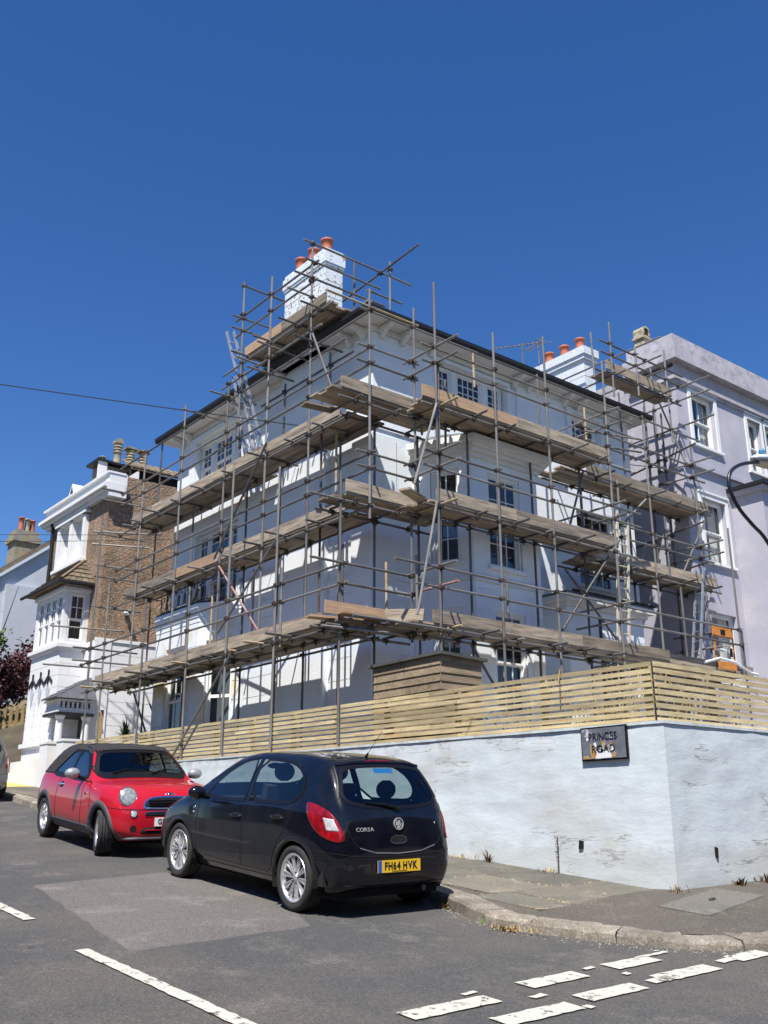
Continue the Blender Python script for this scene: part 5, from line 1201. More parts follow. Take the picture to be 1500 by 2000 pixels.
for zb, dz in ((ZB,(3.95,4.30)),(ZM,(6.15,6.44)),(ZT,(8.23,8.56))):
    for i, z in enumerate(dz):
        if zb == ZB: ledger('x', Y1+.04, 9.2+.3*(i == 0)-.25*i, 11.35, z, name='guard_rail'); ledger('x', Y2+.04, 10.15 if i else 10.65, 16.1, z+.02, name='guard_rail', cuts=(12.9,)); ledger('x', Y2+.04, 16.0, 20.4, z+.02, name='guard_rail', cuts=(18.4,))
        else: ledger('x', Y1+.04, 9.9, 11.4, z+.01, name='guard_rail'); ledger('x', Y2+.04, 10.85, 17.1, z+.02, name='guard_rail', cuts=(14.2,)); ledger('x', Y1+.04, 16.0, 20.9, z, name='guard_rail', cuts=(18.6,))
        tb('guard_rail', (11.2,11.75 if zb != ZB else 11.9,z+.05), (11.2,13.3,z+.05), 'tube_pink' if (zb == ZB and i == 0) else 'tube_steel')
        tb('guard_rail', (16.15,12.0,z+.05), (16.15,13.9,z+.05))
        tb('guard_rail', (20.3,12.4,z+.03), (20.3,14.0,z+.03)); 
ledger('x', Y1+.04, 9.95, 20.9, 9.34, name='guard_rail', cuts=(13.0,16.9)); tb('guard_rail', (9.2,13.1,9.42), (11.4,13.08,9.42), 'tube_yellow', clamp=False)
for z in (9.0,9.3): tb('guard_rail', (15.4,12.6,z-1.2), (17.0,12.1,z-1.2))
for z in (10.95,11.25): ledger('x', Y1+.04, 17.1, 20.4, z-.25, name='guard_rail'); pass
tb('guard_rail', (18.85,12.6,11.45), (18.85,17.0,11.45)); tb('guard_rail', (18.85,12.6,10.95), (18.85,16.6,10.95)); tb('guard_rail', (18.85,12.6,10.55), (18.85,15.6,10.55))
for z in (9.9,10.6,10.95): tb('guard_rail', (20.2,12.2,z-.3), (20.2,15.5,z-.3)); 
boards('x', 17.3, 19.9, Y1+.1, 2, 10.3, ()); toe('x', Y1+.06, 10.3, [17.3,19.85]); ledger('x', Y1+.1, 16.9, 20.3, 10.2, 'tube_dark'); tb('transom', (17.6,12.8,10.24), (17.6,13.9,10.24)); tb('transom', (19.4,12.7,10.24), (19.4,13.9,10.24))
for z in (5.9,6.9,8.9): tb('guard_rail', (19.9,12.6,z), (20.6,15.3,z), 'tube_dark')

# --- chimney tower on the left
boards('y', 14.55, 17.75, XM+.05, 3, 10.2, ()); toe('y', XM+.045, 10.2, [14.55,16.2,17.72], ['scaffold_board','scaffold_board_warm'])
boards('y', 14.5, 15.4, XM+.75, 2, 10.22, ())
ledger('y', XM+.05, 14.3, 18.7, LZ(10.2)); ledger('y', XI+.05, 14.3, 17.9, LZ(10.2), 'tube_dark')
for y in (14.75,15.6,16.6,17.5): tb('transom', (XM-.45,y,10.13), (XI+.25,y,10.13), 'tube_dark')
for z in (10.88,11.30): ledger('y', XM+.04, 14.85, 18.2, z, name='guard_rail')
for (z, x0_, x1_) in ((11.78,XM-.25,XI+1.2),(11.35,XM-.2,12.0),(10.95,XM-.45,12.1),(10.5,XM-.6,11.2)): tb('guard_rail', (x0_,15.0,z), (x1_,15.0,z))
for z in (12.05,11.2,10.9): tb('guard_rail', (XM-.1 if z > 12 else XM-.3,17.8,z), (XI+.8,17.8,z))
tb('standard', (12.05,14.75,10.1), (12.05,14.75,11.95)); tb('guard_rail', (11.9,13.6,11.75),(12.1,17.0,11.75)); tb('guard_rail', (11.6,15.0,11.78),(12.9,15.0,11.78)); tb('guard_rail', (11.6,15.0,11.2),(12.6,15.0,11.2))
tb('standard', (XI+.6,15.2,10.2),(XI+.6,15.2,11.9))
for y in (16.3,17.2): tb('guard_rail', (XM-.5,y,9.85), (XI+.3,y+.1,9.85))

# --- braces
for p, q, m in (((XM-.03,14.95,9.7),(XM+.3,14.3,7.6),'tube_steel'),((XM-.05,16.5,7.7),(XM-.05,18.5,5.6),'tube_dark'),((XO-.03,16.6,3.25),(XO-.05,18.9,1.3),'tube_steel'),((XM-.05,18.3,5.4),(XI,17.1,3.4),'tube_pink'),
                ((XM-.05,16.0,5.5),(XM-.1,18.1,3.9),'tube_steel'),((11.12,Y2-.04,7.4),(10.55,Y2-.06,5.7),'tube_steel'),((11.1,Y2-.04,5.5),(10.6,Y2-.04,3.4),'tube_steel'),
                ((16.05,Y2I,7.4),(15.3,Y2I,5.6),'tube_dark'),((16.2,Y2-.04,5.7),(14.7,Y2I,3.4),'tube_dark'),((15.6,13.3,5.2),(18.3,13.3,2.9),'tube_dark'),((20.8,13.1,7.3),(19.6,13.1,5.7),'tube_steel'),((20.6,13.1,5.3),(19.7,13.1,3.4),'tube_steel'),
                ((12.5,Y2I,3.2),(13.3,Y2I,2.2),'tube_dark'),((XI,22.9,3.2),(XI,20.8,1.0),'tube_dark'),((XI,21.9,1.2),(XI-.2,23.1,3.2),'tube_dark'),((17.7,12.6,7.0),(16.6,12.9,5.9),'tube_steel'),((19.9,13.5,10.3),(20.3,13.2,8.7),'tube_steel'),((XI,20.4,5.4),(XI,22.6,3.5),'tube_yellow')):
    tb('brace', p, q, m, clamp=False)

# --- couplers where horizontals meet standards
def coupler_mesh():
    b = MB(); b.tube((0,0,-.028),(0,0,.028),.040,8); b.tube((-.045,0,0),(-.085,0,0),.016,6); b.tube((.03,-.035,.0),(.03,-.075,.0),.012,5); b.tube((-.028,.035,0),(.028,.035,0),.040,6); b.tube((.0,.02,.03),(.0,.02,-.075),.012,4); return b
cand = []
for (p, q) in UPR:
    dz = q-p
    for (a, c) in HOR:
        d = c-a; n = dz.cross(d)
        if n.length < 1e-6: continue
        n.normalize(); dist = abs((a-p).dot(n))
        if dist > .11: continue
        # parameters of the closest points
        w = p-a; A, B_, C_ = dz.dot(dz), dz.dot(d), d.dot(d); D_, E_ = dz.dot(w), d.dot(w); den = A*C_-B_*B_
        t = (B_*E_-C_*D_)/den; s_ = (A*E_-B_*D_)/den
        if -.01 < t < 1.01 and -.01 < s_ < 1.01: cand.append((p+dz*t, d.normalized()))
# ledger-transom crossings too
led = [h for h in HOR if abs(h[0].z-h[1].z) < .05]
for i in range(len(led)):
    for j in range(i+1, len(led)):
        (p, q), (a, c) = led[i], led[j]
        if abs(p.z-a.z) > .11: continue
        d1, d2 = (q-p), (c-a)
        if abs(d1.normalized().dot(d2.normalized())) > .4: continue
        den = d1.x*d2.y-d1.y*d2.x; t = ((a.x-p.x)*d2.y-(a.y-p.y)*d2.x)/den; s_ = ((a.x-p.x)*d1.y-(a.y-p.y)*d1.x)/den
        if 0 < t < 1 and 0 < s_ < 1: cand.append((p+d1*t, d2.normalized()))
seen = []; far = MB(); cnt = 0; camp = Vector((0,0,0))
cand.sort(key=lambda c: c[0].length)
for c, d in cand:
    if any((c-e).length < .07 for e in seen): continue
    seen.append(c)
    M = Matrix.Translation(c) @ Matrix.Rotation(atan2(d.y, d.x)+RS.choice((0,pi)), 4, 'Z') @ Matrix.Rotation(RS.uniform(-.08,.08), 4, 'X')
    if cnt < 300: place('coupler', lambda: coupler_mesh().mesh('coupler', 'coupler_steel'), 'coupler', S, M)
    else:
        t = coupler_mesh(); far.add([M @ Vector(v) for v in t.v], t.f)
    cnt += 1
if far.v: far.build('couplers', 'coupler_steel', S, kind='stuff')

# ladders
def ladder(p, q, side, w, label, m='tube_steel'):
    p = Vector(p); q = Vector(q); s = Vector(side).normalized(); L = (q-p).length; t = thing('ladder', label, 'ladder', p)
    for sg_ in (-1, 1): beam(p+s*w/2*sg_, q+s*w/2*sg_, .03, .065, m, 'stile', t)
    for k in range(1, int(L/.25)):
        c = p.lerp(q, k*.25/L); b = MB(); b.tube(c-s*w/2, c+s*w/2, .014, 6); b.build('rung', m, t)
mat('ladder_alloy', (.42,.43,.44), .35, metal=.6, rnd=.1, var=.15, vscale=5)
mat('ladder_wood', (.50,.46,.36), .8, var=.2, vscale=4)
ladder((10.42,17.15,7.54), (10.2,18.45,11.15), (0,1,.4), .36, 'aluminium ladder rising to the chimney platform above the left eaves', 'ladder_alloy')
ladder((10.38,17.55,7.54), (10.3,18.2,9.95), (0,1,.2), .34, 'shorter aluminium ladder overlapping behind the chimney ladder', 'ladder_alloy')
ladder((16.62,12.72,3.35), (17.0,12.75,6.6), (1,0,0), .36, 'pale timber pole ladder between the bottom and middle lifts near the right end', 'ladder_wood')
ladder((19.5,12.95,3.35), (20.3,13.1,5.9), (.4,1,0), .3, 'slim ladder leaning inside the far right bay of the scaffolding', 'ladder_alloy')
# orange ladder gate at the far right end
mat('orange_gate', (.55,.21,.04), .55, var=.25, vscale=8)
og = thing('safety_gate', 'orange safety gate with mesh panel at the right end of the lowest scaffold lift', 'safety gate', (19.9,12.5,3.4))
gz0 = 3.38; GX0, GX1, GY = 19.55, 20.35, 12.45
b = MB(); b.box(GX0,GY,gz0+.72,GX1,GY+.02,gz0+.95); b.box(GX0+.12,GY,gz0,GX1+.02,GY+.02,gz0+.17); b.build('gate_panel', 'orange_gate', og, kind='stuff')
b = MB(); b.box(GX0+.02,GY+.0,gz0+.17,GX0+.07,GY+.02,gz0+.72); b.box(GX1-.05,GY,gz0+.17,GX1,GY+.02,gz0+.72); b.build('gate_frame', 'orange_gate', og)
b = MB()
for i in range(7): x = GX0+.38+i*.055; b.tube((x,GY+.01,gz0+.17),(x,GY+.01,gz0+.72),.004,4)
for i in range(9): z = gz0+.2+i*.06; b.tube((GX0+.36,GY+.01,z),(GX1-.05,GY+.01,z),.004,4)
b.build('wire_mesh', 'white_trim', og)
b = MB(); b.box(GX0+.3,GY-.006,gz0+.78,GX0+.48,GY-.001,gz0+.9); b.box(GX1-.2,GY-.006,gz0+.3,GX1-.1,GY-.001,gz0+.5); b.build('sign_plate', 'black_plastic', og)
mat('white_rag', (.7,.71,.72), .8, var=.1); b = MB(); b.path([(18.9,12.3,3.42),(19.4,12.25,3.55),(19.9,12.2,3.5),(20.5,12.2,3.32),(20.8,12.2,3.3)], .03, 6)
tag(b.build('coiled_hose', 'white_rag', None, origin=(19.4,12.25,3.4)), 'loose white hose lying over the bottom lift below the orange gate', 'hose')
# ------------------------------------------------------------------ cars
def car_paint(name, col, inner=(.01,.01,.01), rough=.25, metal=.0):
    m = bpy.data.materials.new(name); m.use_nodes = True; t = m.node_tree; N = t.nodes; L = t.links; b = N['Principled BSDF']
    b.inputs['Roughness'].default_value = rough; b.inputs['Metallic'].default_value = metal; b.inputs['Coat Weight'].default_value = 1; b.inputs['Specular IOR Level'].default_value = .06; b.inputs['Coat Roughness'].default_value = .04
    g = N.new('ShaderNodeNewGeometry'); x = N.new('ShaderNodeMix'); x.data_type = 'RGBA'; L.new(g.outputs['Backfacing'], x.inputs[0]); x.inputs[7].default_value = (*inner,1)
    tc = N.new('ShaderNodeTexCoord'); n = N.new('ShaderNodeTexNoise'); n.inputs['Scale'].default_value = 4; n.inputs['Detail'].default_value = 8; L.new(tc.outputs['Object'], n.inputs[0])
    r = N.new('ShaderNodeValToRGB'); r.color_ramp.elements[0].position = .45; r.color_ramp.elements[1].position = .75; L.new(n.outputs[0], r.inputs[0])
    y = N.new('ShaderNodeMix'); y.data_type = 'RGBA'; L.new(r.outputs[0], y.inputs[0]); y.inputs[6].default_value = (*col,1); y.inputs[7].default_value = (*[c*.93+.006 for c in col],1)
    L.new(y.outputs[2], x.inputs[6]); L.new(x.outputs[2], b.inputs['Base Color'])
    r2 = N.new('ShaderNodeMapRange'); r2.inputs[3].default_value = .02; r2.inputs[4].default_value = .12; L.new(n.outputs[0], r2.inputs[0]); L.new(r2.outputs[0], b.inputs['Coat Roughness'])
    MATS[name] = m
car_paint('paint_black', (.003,.004,.008), rough=.35); car_paint('paint_red', (.40,.008,.020), rough=.4); car_paint('paint_silver', (.20,.205,.20), rough=.35, metal=.6)
mat('soft_top', (.018,.018,.020), .9, bump=.3, bscale=60, var=.15); mat('cladding', (.055,.058,.062), .6, var=.1, bump=.1, bscale=60)
mat('seat_cloth', (.03,.03,.033), .9); mat('plate_yellow', (.75,.46,.02), .4); mat('plate_white', (.75,.75,.72), .4); mat('plate_blue', (.02,.09,.40), .4); mat('plate_black', (.01,.01,.01), .4)
mat('lamp_red', (.20,.003,.007), .3, coat=1, var=.6, vscale=16, spec=.1); mat('lamp_clear', (.62,.60,.60), .15, metal=.3, coat=1, var=.3, vscale=30); mat('lamp_glass', (.46,.46,.38), .15, coat=1, metal=.5, var=.5, vscale=22); mat('indicator_orange', (.7,.16,.02), .3)
mat('sticker_blue', (.03,.22,.55), .5); mat('mirror_silver', (.42,.43,.44), .3, metal=.5, coat=.6); mat('tyre', (.022,.021,.020), .85, var=.3, vscale=8); mat('brake_dark', (.03,.03,.032), .5, metal=.5)
mat('dash_dark', (.015,.015,.017), .8)
glass('car_glass', (.62,.70,.70), .03); glass('car_glass_dark', (.22,.25,.27), .06)

def cr(p0, p1, p2, p3, t): return .5*((2*p1)+(p2-p0)*t+(2*p0-5*p1+4*p2-p3)*t*t+(3*p1-p0-3*p2+p3)*t**3)
class Car:
    def __init__(s, name, label, cat, T, W_, loc, heading, paint, cuts_side=(), cuts_rear=(), cuts_front=(), wheels=((0,.74),(2.511,.74)), R=.31, RA=.355, xs=1, zs=1, taper=False):
        s.t = thing(name, label, cat, (0,0,0)); s.M = None; s.paint = paint; s.R, s.RA = R, RA
        ys = sorted(T); keys = []
        for y in ys: keys.append([(w, z) for w, z in T[y]])
        # along-length resampling with clamped tangents (monotone in y)
        Y = []; k = 0; y = ys[0]
        while y < ys[-1]:
            Y.append(y); e = min(y-ys[0], ys[-1]-y); y += .004+.4*max(0,e) if e < .04 else .022
        Y.append(ys[-1]); s.sec = []
        def hermite(y, j, c):
            i = 0
            while i < len(ys)-2 and y > ys[i+1]: i += 1
            def m(q):
                if q == 0: return (keys[1][j][c]-keys[0][j][c])/(ys[1]-ys[0])
                if q == len(ys)-1: return (keys[-1][j][c]-keys[-2][j][c])/(ys[-1]-ys[-2])
                a = (keys[q][j][c]-keys[q-1][j][c])/(ys[q]-ys[q-1]); b = (keys[q+1][j][c]-keys[q][j][c])/(ys[q+1]-ys[q])
                if a*b <= 0: return 0
                w1 = 2*(ys[q+1]-ys[q])+(ys[q]-ys[q-1]); w2 = (ys[q+1]-ys[q])+2*(ys[q]-ys[q-1]); return (w1+w2)/(w1/a+w2/b)
            h = ys[i+1]-ys[i]; t = (y-ys[i])/h; p, q = keys[i][j][c], keys[i+1][j][c]
            return p*(2*t**3-3*t*t+1)+m(i)*h*(t**3-2*t*t+t)+q*(-2*t**3+3*t*t)+m(i+1)*h*(t**3-t*t)
        nj = len(keys[0]); sub = [6,5,7,9,7,14,9,9]
        for y in Y:
            tp = 1-.075*max(0,min(1,(-y+.12)/.75))**1.2 if taper else 1; P = [(hermite(y,j,0)*xs*tp, hermite(y,j,1)*zs) for j in range(nj)]; out = []
            for j in range(nj-1):
                a = P[max(j-1,0)]; b_, c = P[j], P[j+1]; d = P[min(j+2,nj-1)] if j+2 < nj else (-P[nj-2][0], P[nj-2][1])
                if j == 0: a = b_
                for k in range(sub[j]):
                    t = k/sub[j]
                    if j <= 0: out.append((b_[0]+(c[0]-b_[0])*t, b_[1]+(c[1]-b_[1])*t))
                    elif j == 1: out.append((cr(b_[0]*.9+.0,b_[0],c[0],d[0],t), cr(b_[1],b_[1],c[1],d[1],t)))
                    else: out.append((cr(a[0],b_[0],c[0],d[0],t), cr(a[1],b_[1],c[1],d[1],t)))
            out.append(P[-1]); s.sec.append(out)
        s.Y = Y; n = len(s.sec[0]); V = []; F = []
        full = 2*n-2
        for y, sec in zip(Y, s.sec):
            for w, z in sec: V.append((w, y, z))
            for w, z in sec[-2:0:-1]: V.append((-w, y, z))
        for i in range(len(Y)-1):
            for k in range(full): F.append((i*full+k, i*full+(k+1)%full, (i+1)*full+(k+1)%full, (i+1)*full+k))
        F.append(tuple(range(full))); F.append(tuple(range(len(V)-1, len(V)-full-1, -1)))
        s.bvh = BVHTree.FromPolygons([Vector(v) for v in V], F)
        def inside(x, y, P):
            c = False; n_ = len(P); j = n_-1
            for i in range(n_):
                if (P[i][1] > y) != (P[j][1] > y) and x < (P[j][0]-P[i][0])*(y-P[i][1])/(P[j][1]-P[i][1])+P[i][0]: c = not c
                j = i
            return c
        keep = []
        for f in F:
            if len(f) > 4: keep.append(f); continue
            c = [sum(V[i][k] for i in f)/4 for k in range(3)]; cut = False
            for (wy, _) in wheels:
                if abs(c[0]) > .45 and hypot(c[1]-wy, c[2]-R) < RA: cut = True
            a, b_, d_ = Vector(V[f[0]]), Vector(V[f[1]]), Vector(V[f[3]]); nn = (b_-a).cross(d_-a)
            if not cut:
                if abs(c[0]) > .35:
                    for P in cuts_side:
                        if inside(c[1], c[2], P): cut = True
                if c[1] < ys[0]+.8:
                    for P in cuts_rear:
                        if inside(c[0], c[2], P) and nn.length > 0 and abs(nn.normalized().x) < .62: cut = True
                if c[1] > ys[0]+1.9:
                    for P in cuts_front:
                        if inside(c[0], c[2], P) and nn.length > 0 and abs(nn.normalized().x) < .62: cut = True
            if not cut: keep.append(f[::-1])
        b = MB(); b.v = V; b.f = keep; b.m = [0]*len(keep)
        s.body = b.build('body', paint, s.t, smooth=True)
        # placement: rear axle contact at loc, tilted with the street
        nrm = Vector((-.03,-.088,1)).normalized(); fw = Vector((sin(heading), cos(heading), 0)); fw = (fw-nrm*fw.dot(nrm)).normalized(); rt = fw.cross(nrm)
        M = Matrix.Identity(4)
        for i in range(3): M[i][0] = rt[i]; M[i][1] = fw[i]; M[i][2] = nrm[i]; M[i][3] = loc[i]
        s.t.matrix_world = M
        for (wy, wx) in wheels:
            for sg_ in (-1, 1):
                # liner and arch lip
                b = MB(); vs = []; n_ = 18
                for i in range(n_+1):
                    a = -.35+(pi+.7)*i/n_
                    for x in (.47, .80): vs.append((x*sg_, wy+(RA+.012)*cos(a), R+(RA+.012)*sin(a)))
                fs = [(2*i,2*i+1,2*i+3,2*i+2) for i in range(n_)]
                vs.append((.47*sg_, wy, R)); fs += [(2*i, 2*i+2, len(vs)-1) for i in range(n_)]
                b.add(vs, fs); b.build('wheel_arch_liner', 'liner_black', s.t)
    def hit(s, p, d):
        h = s.bvh.ray_cast(Vector(p), Vector(d).normalized())
        if h[0] is None: h = s.bvh.find_nearest(Vector(p)+Vector(d).normalized()*1.0); return h[0], h[1]
        return h[0], h[1]
    def proj(s, u, v, fr, off):
        """fr: (origin, right, up, direction)"""
        o, r, up, d = [Vector(x) for x in fr]; p, n = s.hit(o+r*u+up*v, d)
        if n.dot(d) > 0: n = -n
        return p+n*off
    def patch(s, poly, fr, off, name, m, parent=None, rings=6, smooth=True, res=.03, chaikin=2, th=None, center=None):
        P = list(poly)
        for _ in range(chaikin):
            Q = []
            for i in range(len(P)):
                a, c = P[i], P[(i+1) % len(P)]; Q += [(a[0]*.75+c[0]*.25, a[1]*.75+c[1]*.25), (a[0]*.25+c[0]*.75, a[1]*.25+c[1]*.75)]
            P = Q
        R_ = []
        for i in range(len(P)):
            a, c = P[i], P[(i+1) % len(P)]; k = max(1, int(hypot(c[0]-a[0], c[1]-a[1])/res))
            for j in range(k): R_.append((a[0]+(c[0]-a[0])*j/k, a[1]+(c[1]-a[1])*j/k))
        cx = center or (sum(p[0] for p in R_)/len(R_), sum(p[1] for p in R_)/len(R_)); n = len(R_); vs = [s.proj(*cx, fr, off)]; fs = []
        for r in range(1, rings+1):
            t = r/rings
            for p in R_: vs.append(s.proj(cx[0]+(p[0]-cx[0])*t, cx[1]+(p[1]-cx[1])*t, fr, off))
        fs += [(0, 1+i, 1+(i+1) % n) for i in range(n)]
        for r in range(rings-1):
            a = 1+r*n
            fs += [(a+i, a+n+i, a+n+(i+1) % n, a+(i+1) % n) for i in range(n)]
        if off > .002:
            k = len(vs); vs += [s.proj(p[0], p[1], fr, -.006) for p in R_]; a = 1+(rings-1)*n; fs += [(a+i, k+i, k+(i+1) % n, a+(i+1) % n) for i in range(n)]
        b = MB(); b.add(vs, fs); return b.build(name, m, parent or s.t, smooth=smooth)
    def ring(s, poly, fr, w0, w1, off, name, m, parent=None, chaikin=2, res=.03):
        P = list(poly)
        for _ in range(chaikin):
            Q = []
            for i in range(len(P)):
                a, c = P[i], P[(i+1) % len(P)]; Q += [(a[0]*.75+c[0]*.25, a[1]*.75+c[1]*.25), (a[0]*.25+c[0]*.75, a[1]*.25+c[1]*.75)]
            P = Q
        area = sum(P[i][0]*P[(i+1) % len(P)][1]-P[(i+1) % len(P)][0]*P[i][1] for i in range(len(P)))
        sg_ = 1 if area > 0 else -1; R_ = []
        for i in range(len(P)):
            a, c = P[i], P[(i+1) % len(P)]; k = max(1, int(hypot(c[0]-a[0], c[1]-a[1])/res))
            for j in range(k): R_.append((a[0]+(c[0]-a[0])*j/k, a[1]+(c[1]-a[1])*j/k))
        n = len(R_); vs = []
        for i in range(n):
            a, c = R_[i-1], R_[(i+1) % n]; L = hypot(c[0]-a[0], c[1]-a[1]) or 1; nx, ny = (c[1]-a[1])/L*sg_, -(c[0]-a[0])/L*sg_
            for w in (w0, (w0+w1)/2, w1): vs.append(s.proj(R_[i][0]+nx*w, R_[i][1]+ny*w, fr, off))
        b = MB(); b.add(vs, [(3*i+k, 3*i+k+1, 3*((i+1) % n)+k+1, 3*((i+1) % n)+k) for i in range(n) for k in (0,1)]); return b.build(name, m, parent or s.t, smooth=True)
    def line(s, pts, fr, r, name, m, off=.0, parent=None):
        P = []
        for a, c in zip(pts[:-1], pts[1:]):
            k = max(1, int(hypot(c[0]-a[0], c[1]-a[1])/.03)); P += [(a[0]+(c[0]-a[0])*j/k, a[1]+(c[1]-a[1])*j/k) for j in range(k)]
        P.append(pts[-1]); b = MB(); b.path([s.proj(u, v, fr, off) for u, v in P], r, 5); return b.build(name, m, parent or s.t)
    def arch(s, wy, sg_, w0, w1, off, m, a0=-.15, a1=pi+.15, name='wheel_arch_trim'):
        fr = ((1.6*sg_,0,0),(0,1,0),(0,0,1),(-sg_,0,0)); vs = []; n = 40
        for i in range(n+1):
            a = a0+(a1-a0)*i/n
            q = [s.proj(wy+(s.RA+w)*cos(a), s.R+(s.RA+w)*sin(a), fr, o) for w, o in ((w0,-.03),(w0,off*.6),((w0+w1)/2,off),(w1-.006,off),(w1,-.004))]
            vs += q
        b = MB(); b.add(vs, [(5*i+k, 5*i+k+1, 5*i+k+6, 5*i+k+5) for i in range(n) for k in range(4)]); return b.build(name, m, s.t, smooth=True)
    def wheel(s, wy, sg_, cx, style, steer=0, TW=.195, rim=.205):
        R = s.R; w = link('wheel', None, s.t); LOC[w.name] = Vector((0,0,0)); w.matrix_local = Matrix.Translation((cx*sg_, wy, R)) @ Matrix.Rotation(steer, 4, 'Z')
        def lathe(prof, n=48):
            b = MB(); vs = []; k = len(prof)
            for r, x in prof:
                for i in range(n): t = 2*pi*i/n; vs.append((x*sg_, r*cos(t), r*sin(t)))
            b.add(vs, [(j*n+i, j*n+(i+1) % n, (j+1)*n+(i+1) % n, (j+1)*n+i) for j in range(k-1) for i in range(n)]); return b
        h = TW/2
        lathe([(rim+.004,-h+.02),(rim+.03,-h),(R-.03,-h-.006),(R-.008,-h+.015),(R,-h+.03),(R+.0,-h+.055),(R-.006,-h+.056),(R-.006,-h+.064),(R,-h+.065),(R,-.006),(R-.006,-.005),(R-.006,.005),(R,.006),(R,h-.065),(R-.006,h-.064),(R-.006,h-.056),(R,h-.055),(R,h-.03),(R-.008,h-.015),(R-.03,h+.006),(rim+.03,h),(rim+.004,h-.012)]).build('tyre', 'tyre', w, smooth=True)
        b = MB(); n = 60      # tread blocks
        for i in range(n):
            a = 2*pi*i/n
            for x0 in (-h+.032, .012, -.052, h-.052):
                pass
        rm = lathe([(rim-.035,-h+.02),(rim-.03,-.0),(rim-.02,h-.03),(rim-.012,h-.012),(rim,h-.004),(rim+.006,h-.008),(rim+.008,h-.02)])
        rm.build('rim', 'alloy', w, smooth=True)
        lathe([(.0,-.03),(rim-.06,-.03),(rim-.055,-.035),(rim-.03,-.04)]).build('brake_disc', 'brake_dark', w)
        b = MB()
        def spoke(a, r0, r1, w0, w1, x0, x1, th=.02):
            d = Vector((0,cos(a),sin(a))); e = Vector((0,-sin(a),cos(a))); X = Vector((sg_,0,0)); p = d*r0; q = d*r1
            vs = [p-e*w0+X*(x0-th), p+e*w0+X*(x0-th), p+e*w0*.7+X*x0, p-e*w0*.7+X*x0, q-e*w1+X*(x1-th), q+e*w1+X*(x1-th), q+e*w1*.7+X*x1, q-e*w1*.7+X*x1]
            b.add(vs, [(0,3,2,1),(4,5,6,7),(0,1,5,4),(1,2,6,5),(2,3,7,6),(3,0,4,7)])
        if style == 'multi':
            for k in range(10):
                a = 2*pi*k/10+.1
                spoke(a-.11, .04, rim-.012, .007, .0085, h-.035, h-.02); spoke(a+.11, .04, rim-.012, .007, .0085, h-.035, h-.02); spoke(a-.04, .04, rim*.8, .005, .006, h-.045, h-.03); spoke(a+.04, .04, rim*.8, .005, .006, h-.045, h-.03)
        else:
            for k in range(5):
                a = 2*pi*k/5+.3; spoke(a, .03, .11, .026, .022, h-.03, h-.03); spoke(a-.11, .09, rim-.01, .013, .016, h-.032, h-.022); spoke(a+.11, .09, rim-.01, .013, .016, h-.032, h-.022)
        b.build('spokes', 'alloy', w)
        lathe([(0,h-.022),(.028,h-.023),(.032,h-.03),(.05,h-.04),(.055,h-.055)], 20).build('hub_cap', 'alloy', w, smooth=True)
        b = MB()
        for k in range(5 if style == 'multi' else 4): a = 2*pi*k/5+.5; b.tube((sg_*(h-.05), .05*cos(a), .05*sin(a)), (sg_*(h-.028), .05*cos(a), .05*sin(a)), .008, 6)
        b.build('wheel_bolts', 'brake_dark', w, kind='stuff')
        return w
    def seat(s, x, y, z=.5, head=True, back=.62, w=.24):
        b = MB(); b.prism([(-.02,z),(.5,z+.04),(.5,z-.1),(-.05,z-.1)], -w, w, lambda u, v, q: (x+q, y+u, v)); b.build('seat', 'seat_cloth', s.t)
        b = MB(); b.prism([(-.02,z),(-.16,z+back),(-.26,z+back-.02),(-.14,z-.05)], -w*.95, w*.95, lambda u, v, q: (x+q, y+u, v)); b.build('seat_back', 'seat_cloth', s.t)
        if head:
            b = MB(); n = 12; vs = []
            for j in range(7):
                t = -1+2*j/6; rr = math.sqrt(max(.0,1-t*t*.85))
                for i in range(n): a = 2*pi*i/n; vs.append((x+.13*rr*cos(a)*1.0, y-.215+.05*rr*sin(a), z+back+.125+.095*t))
            b.add(vs, [(j*n+i, j*n+(i+1) % n, (j+1)*n+(i+1) % n, (j+1)*n+i) for j in range(6) for i in range(n)]+[tuple(range(n)), tuple(range(7*n-1,6*n-1,-1))]); b.build('headrest', 'seat_cloth', s.t, smooth=True)
    def blob(s, c, r, name, m, parent=None, pw=1, n=16, k=10):
        b = MB(); vs = []
        for j in range(k+1):
            t = -pi/2+pi*j/k
            for i in range(n): a = 2*pi*i/n; vs.append((c[0]+r[0]*cos(t)*cos(a), c[1]+r[1]*cos(t)*sin(a), c[2]+r[2]*sin(t)))
        b.add(vs, [(j*n+i, j*n+(i+1) % n, (j+1)*n+(i+1) % n, (j+1)*n+i) for j in range(k) for i in range(n)]); return b.build(name, m, parent or s.t, smooth=True)
LEFT_ = ((-1.6,0,0),(0,1,0),(0,0,1),(1,0,0)); RIGHT_ = ((1.6,0,0),(0,1,0),(0,0,1),(-1,0,0))
REAR_ = ((0,-2.2,0),(1,0,0),(0,0,1),(0,1,0)); FRONT_ = ((0,5,0),(1,0,0),(0,0,1),(0,-1,0))
def S9(*a): return list(a)
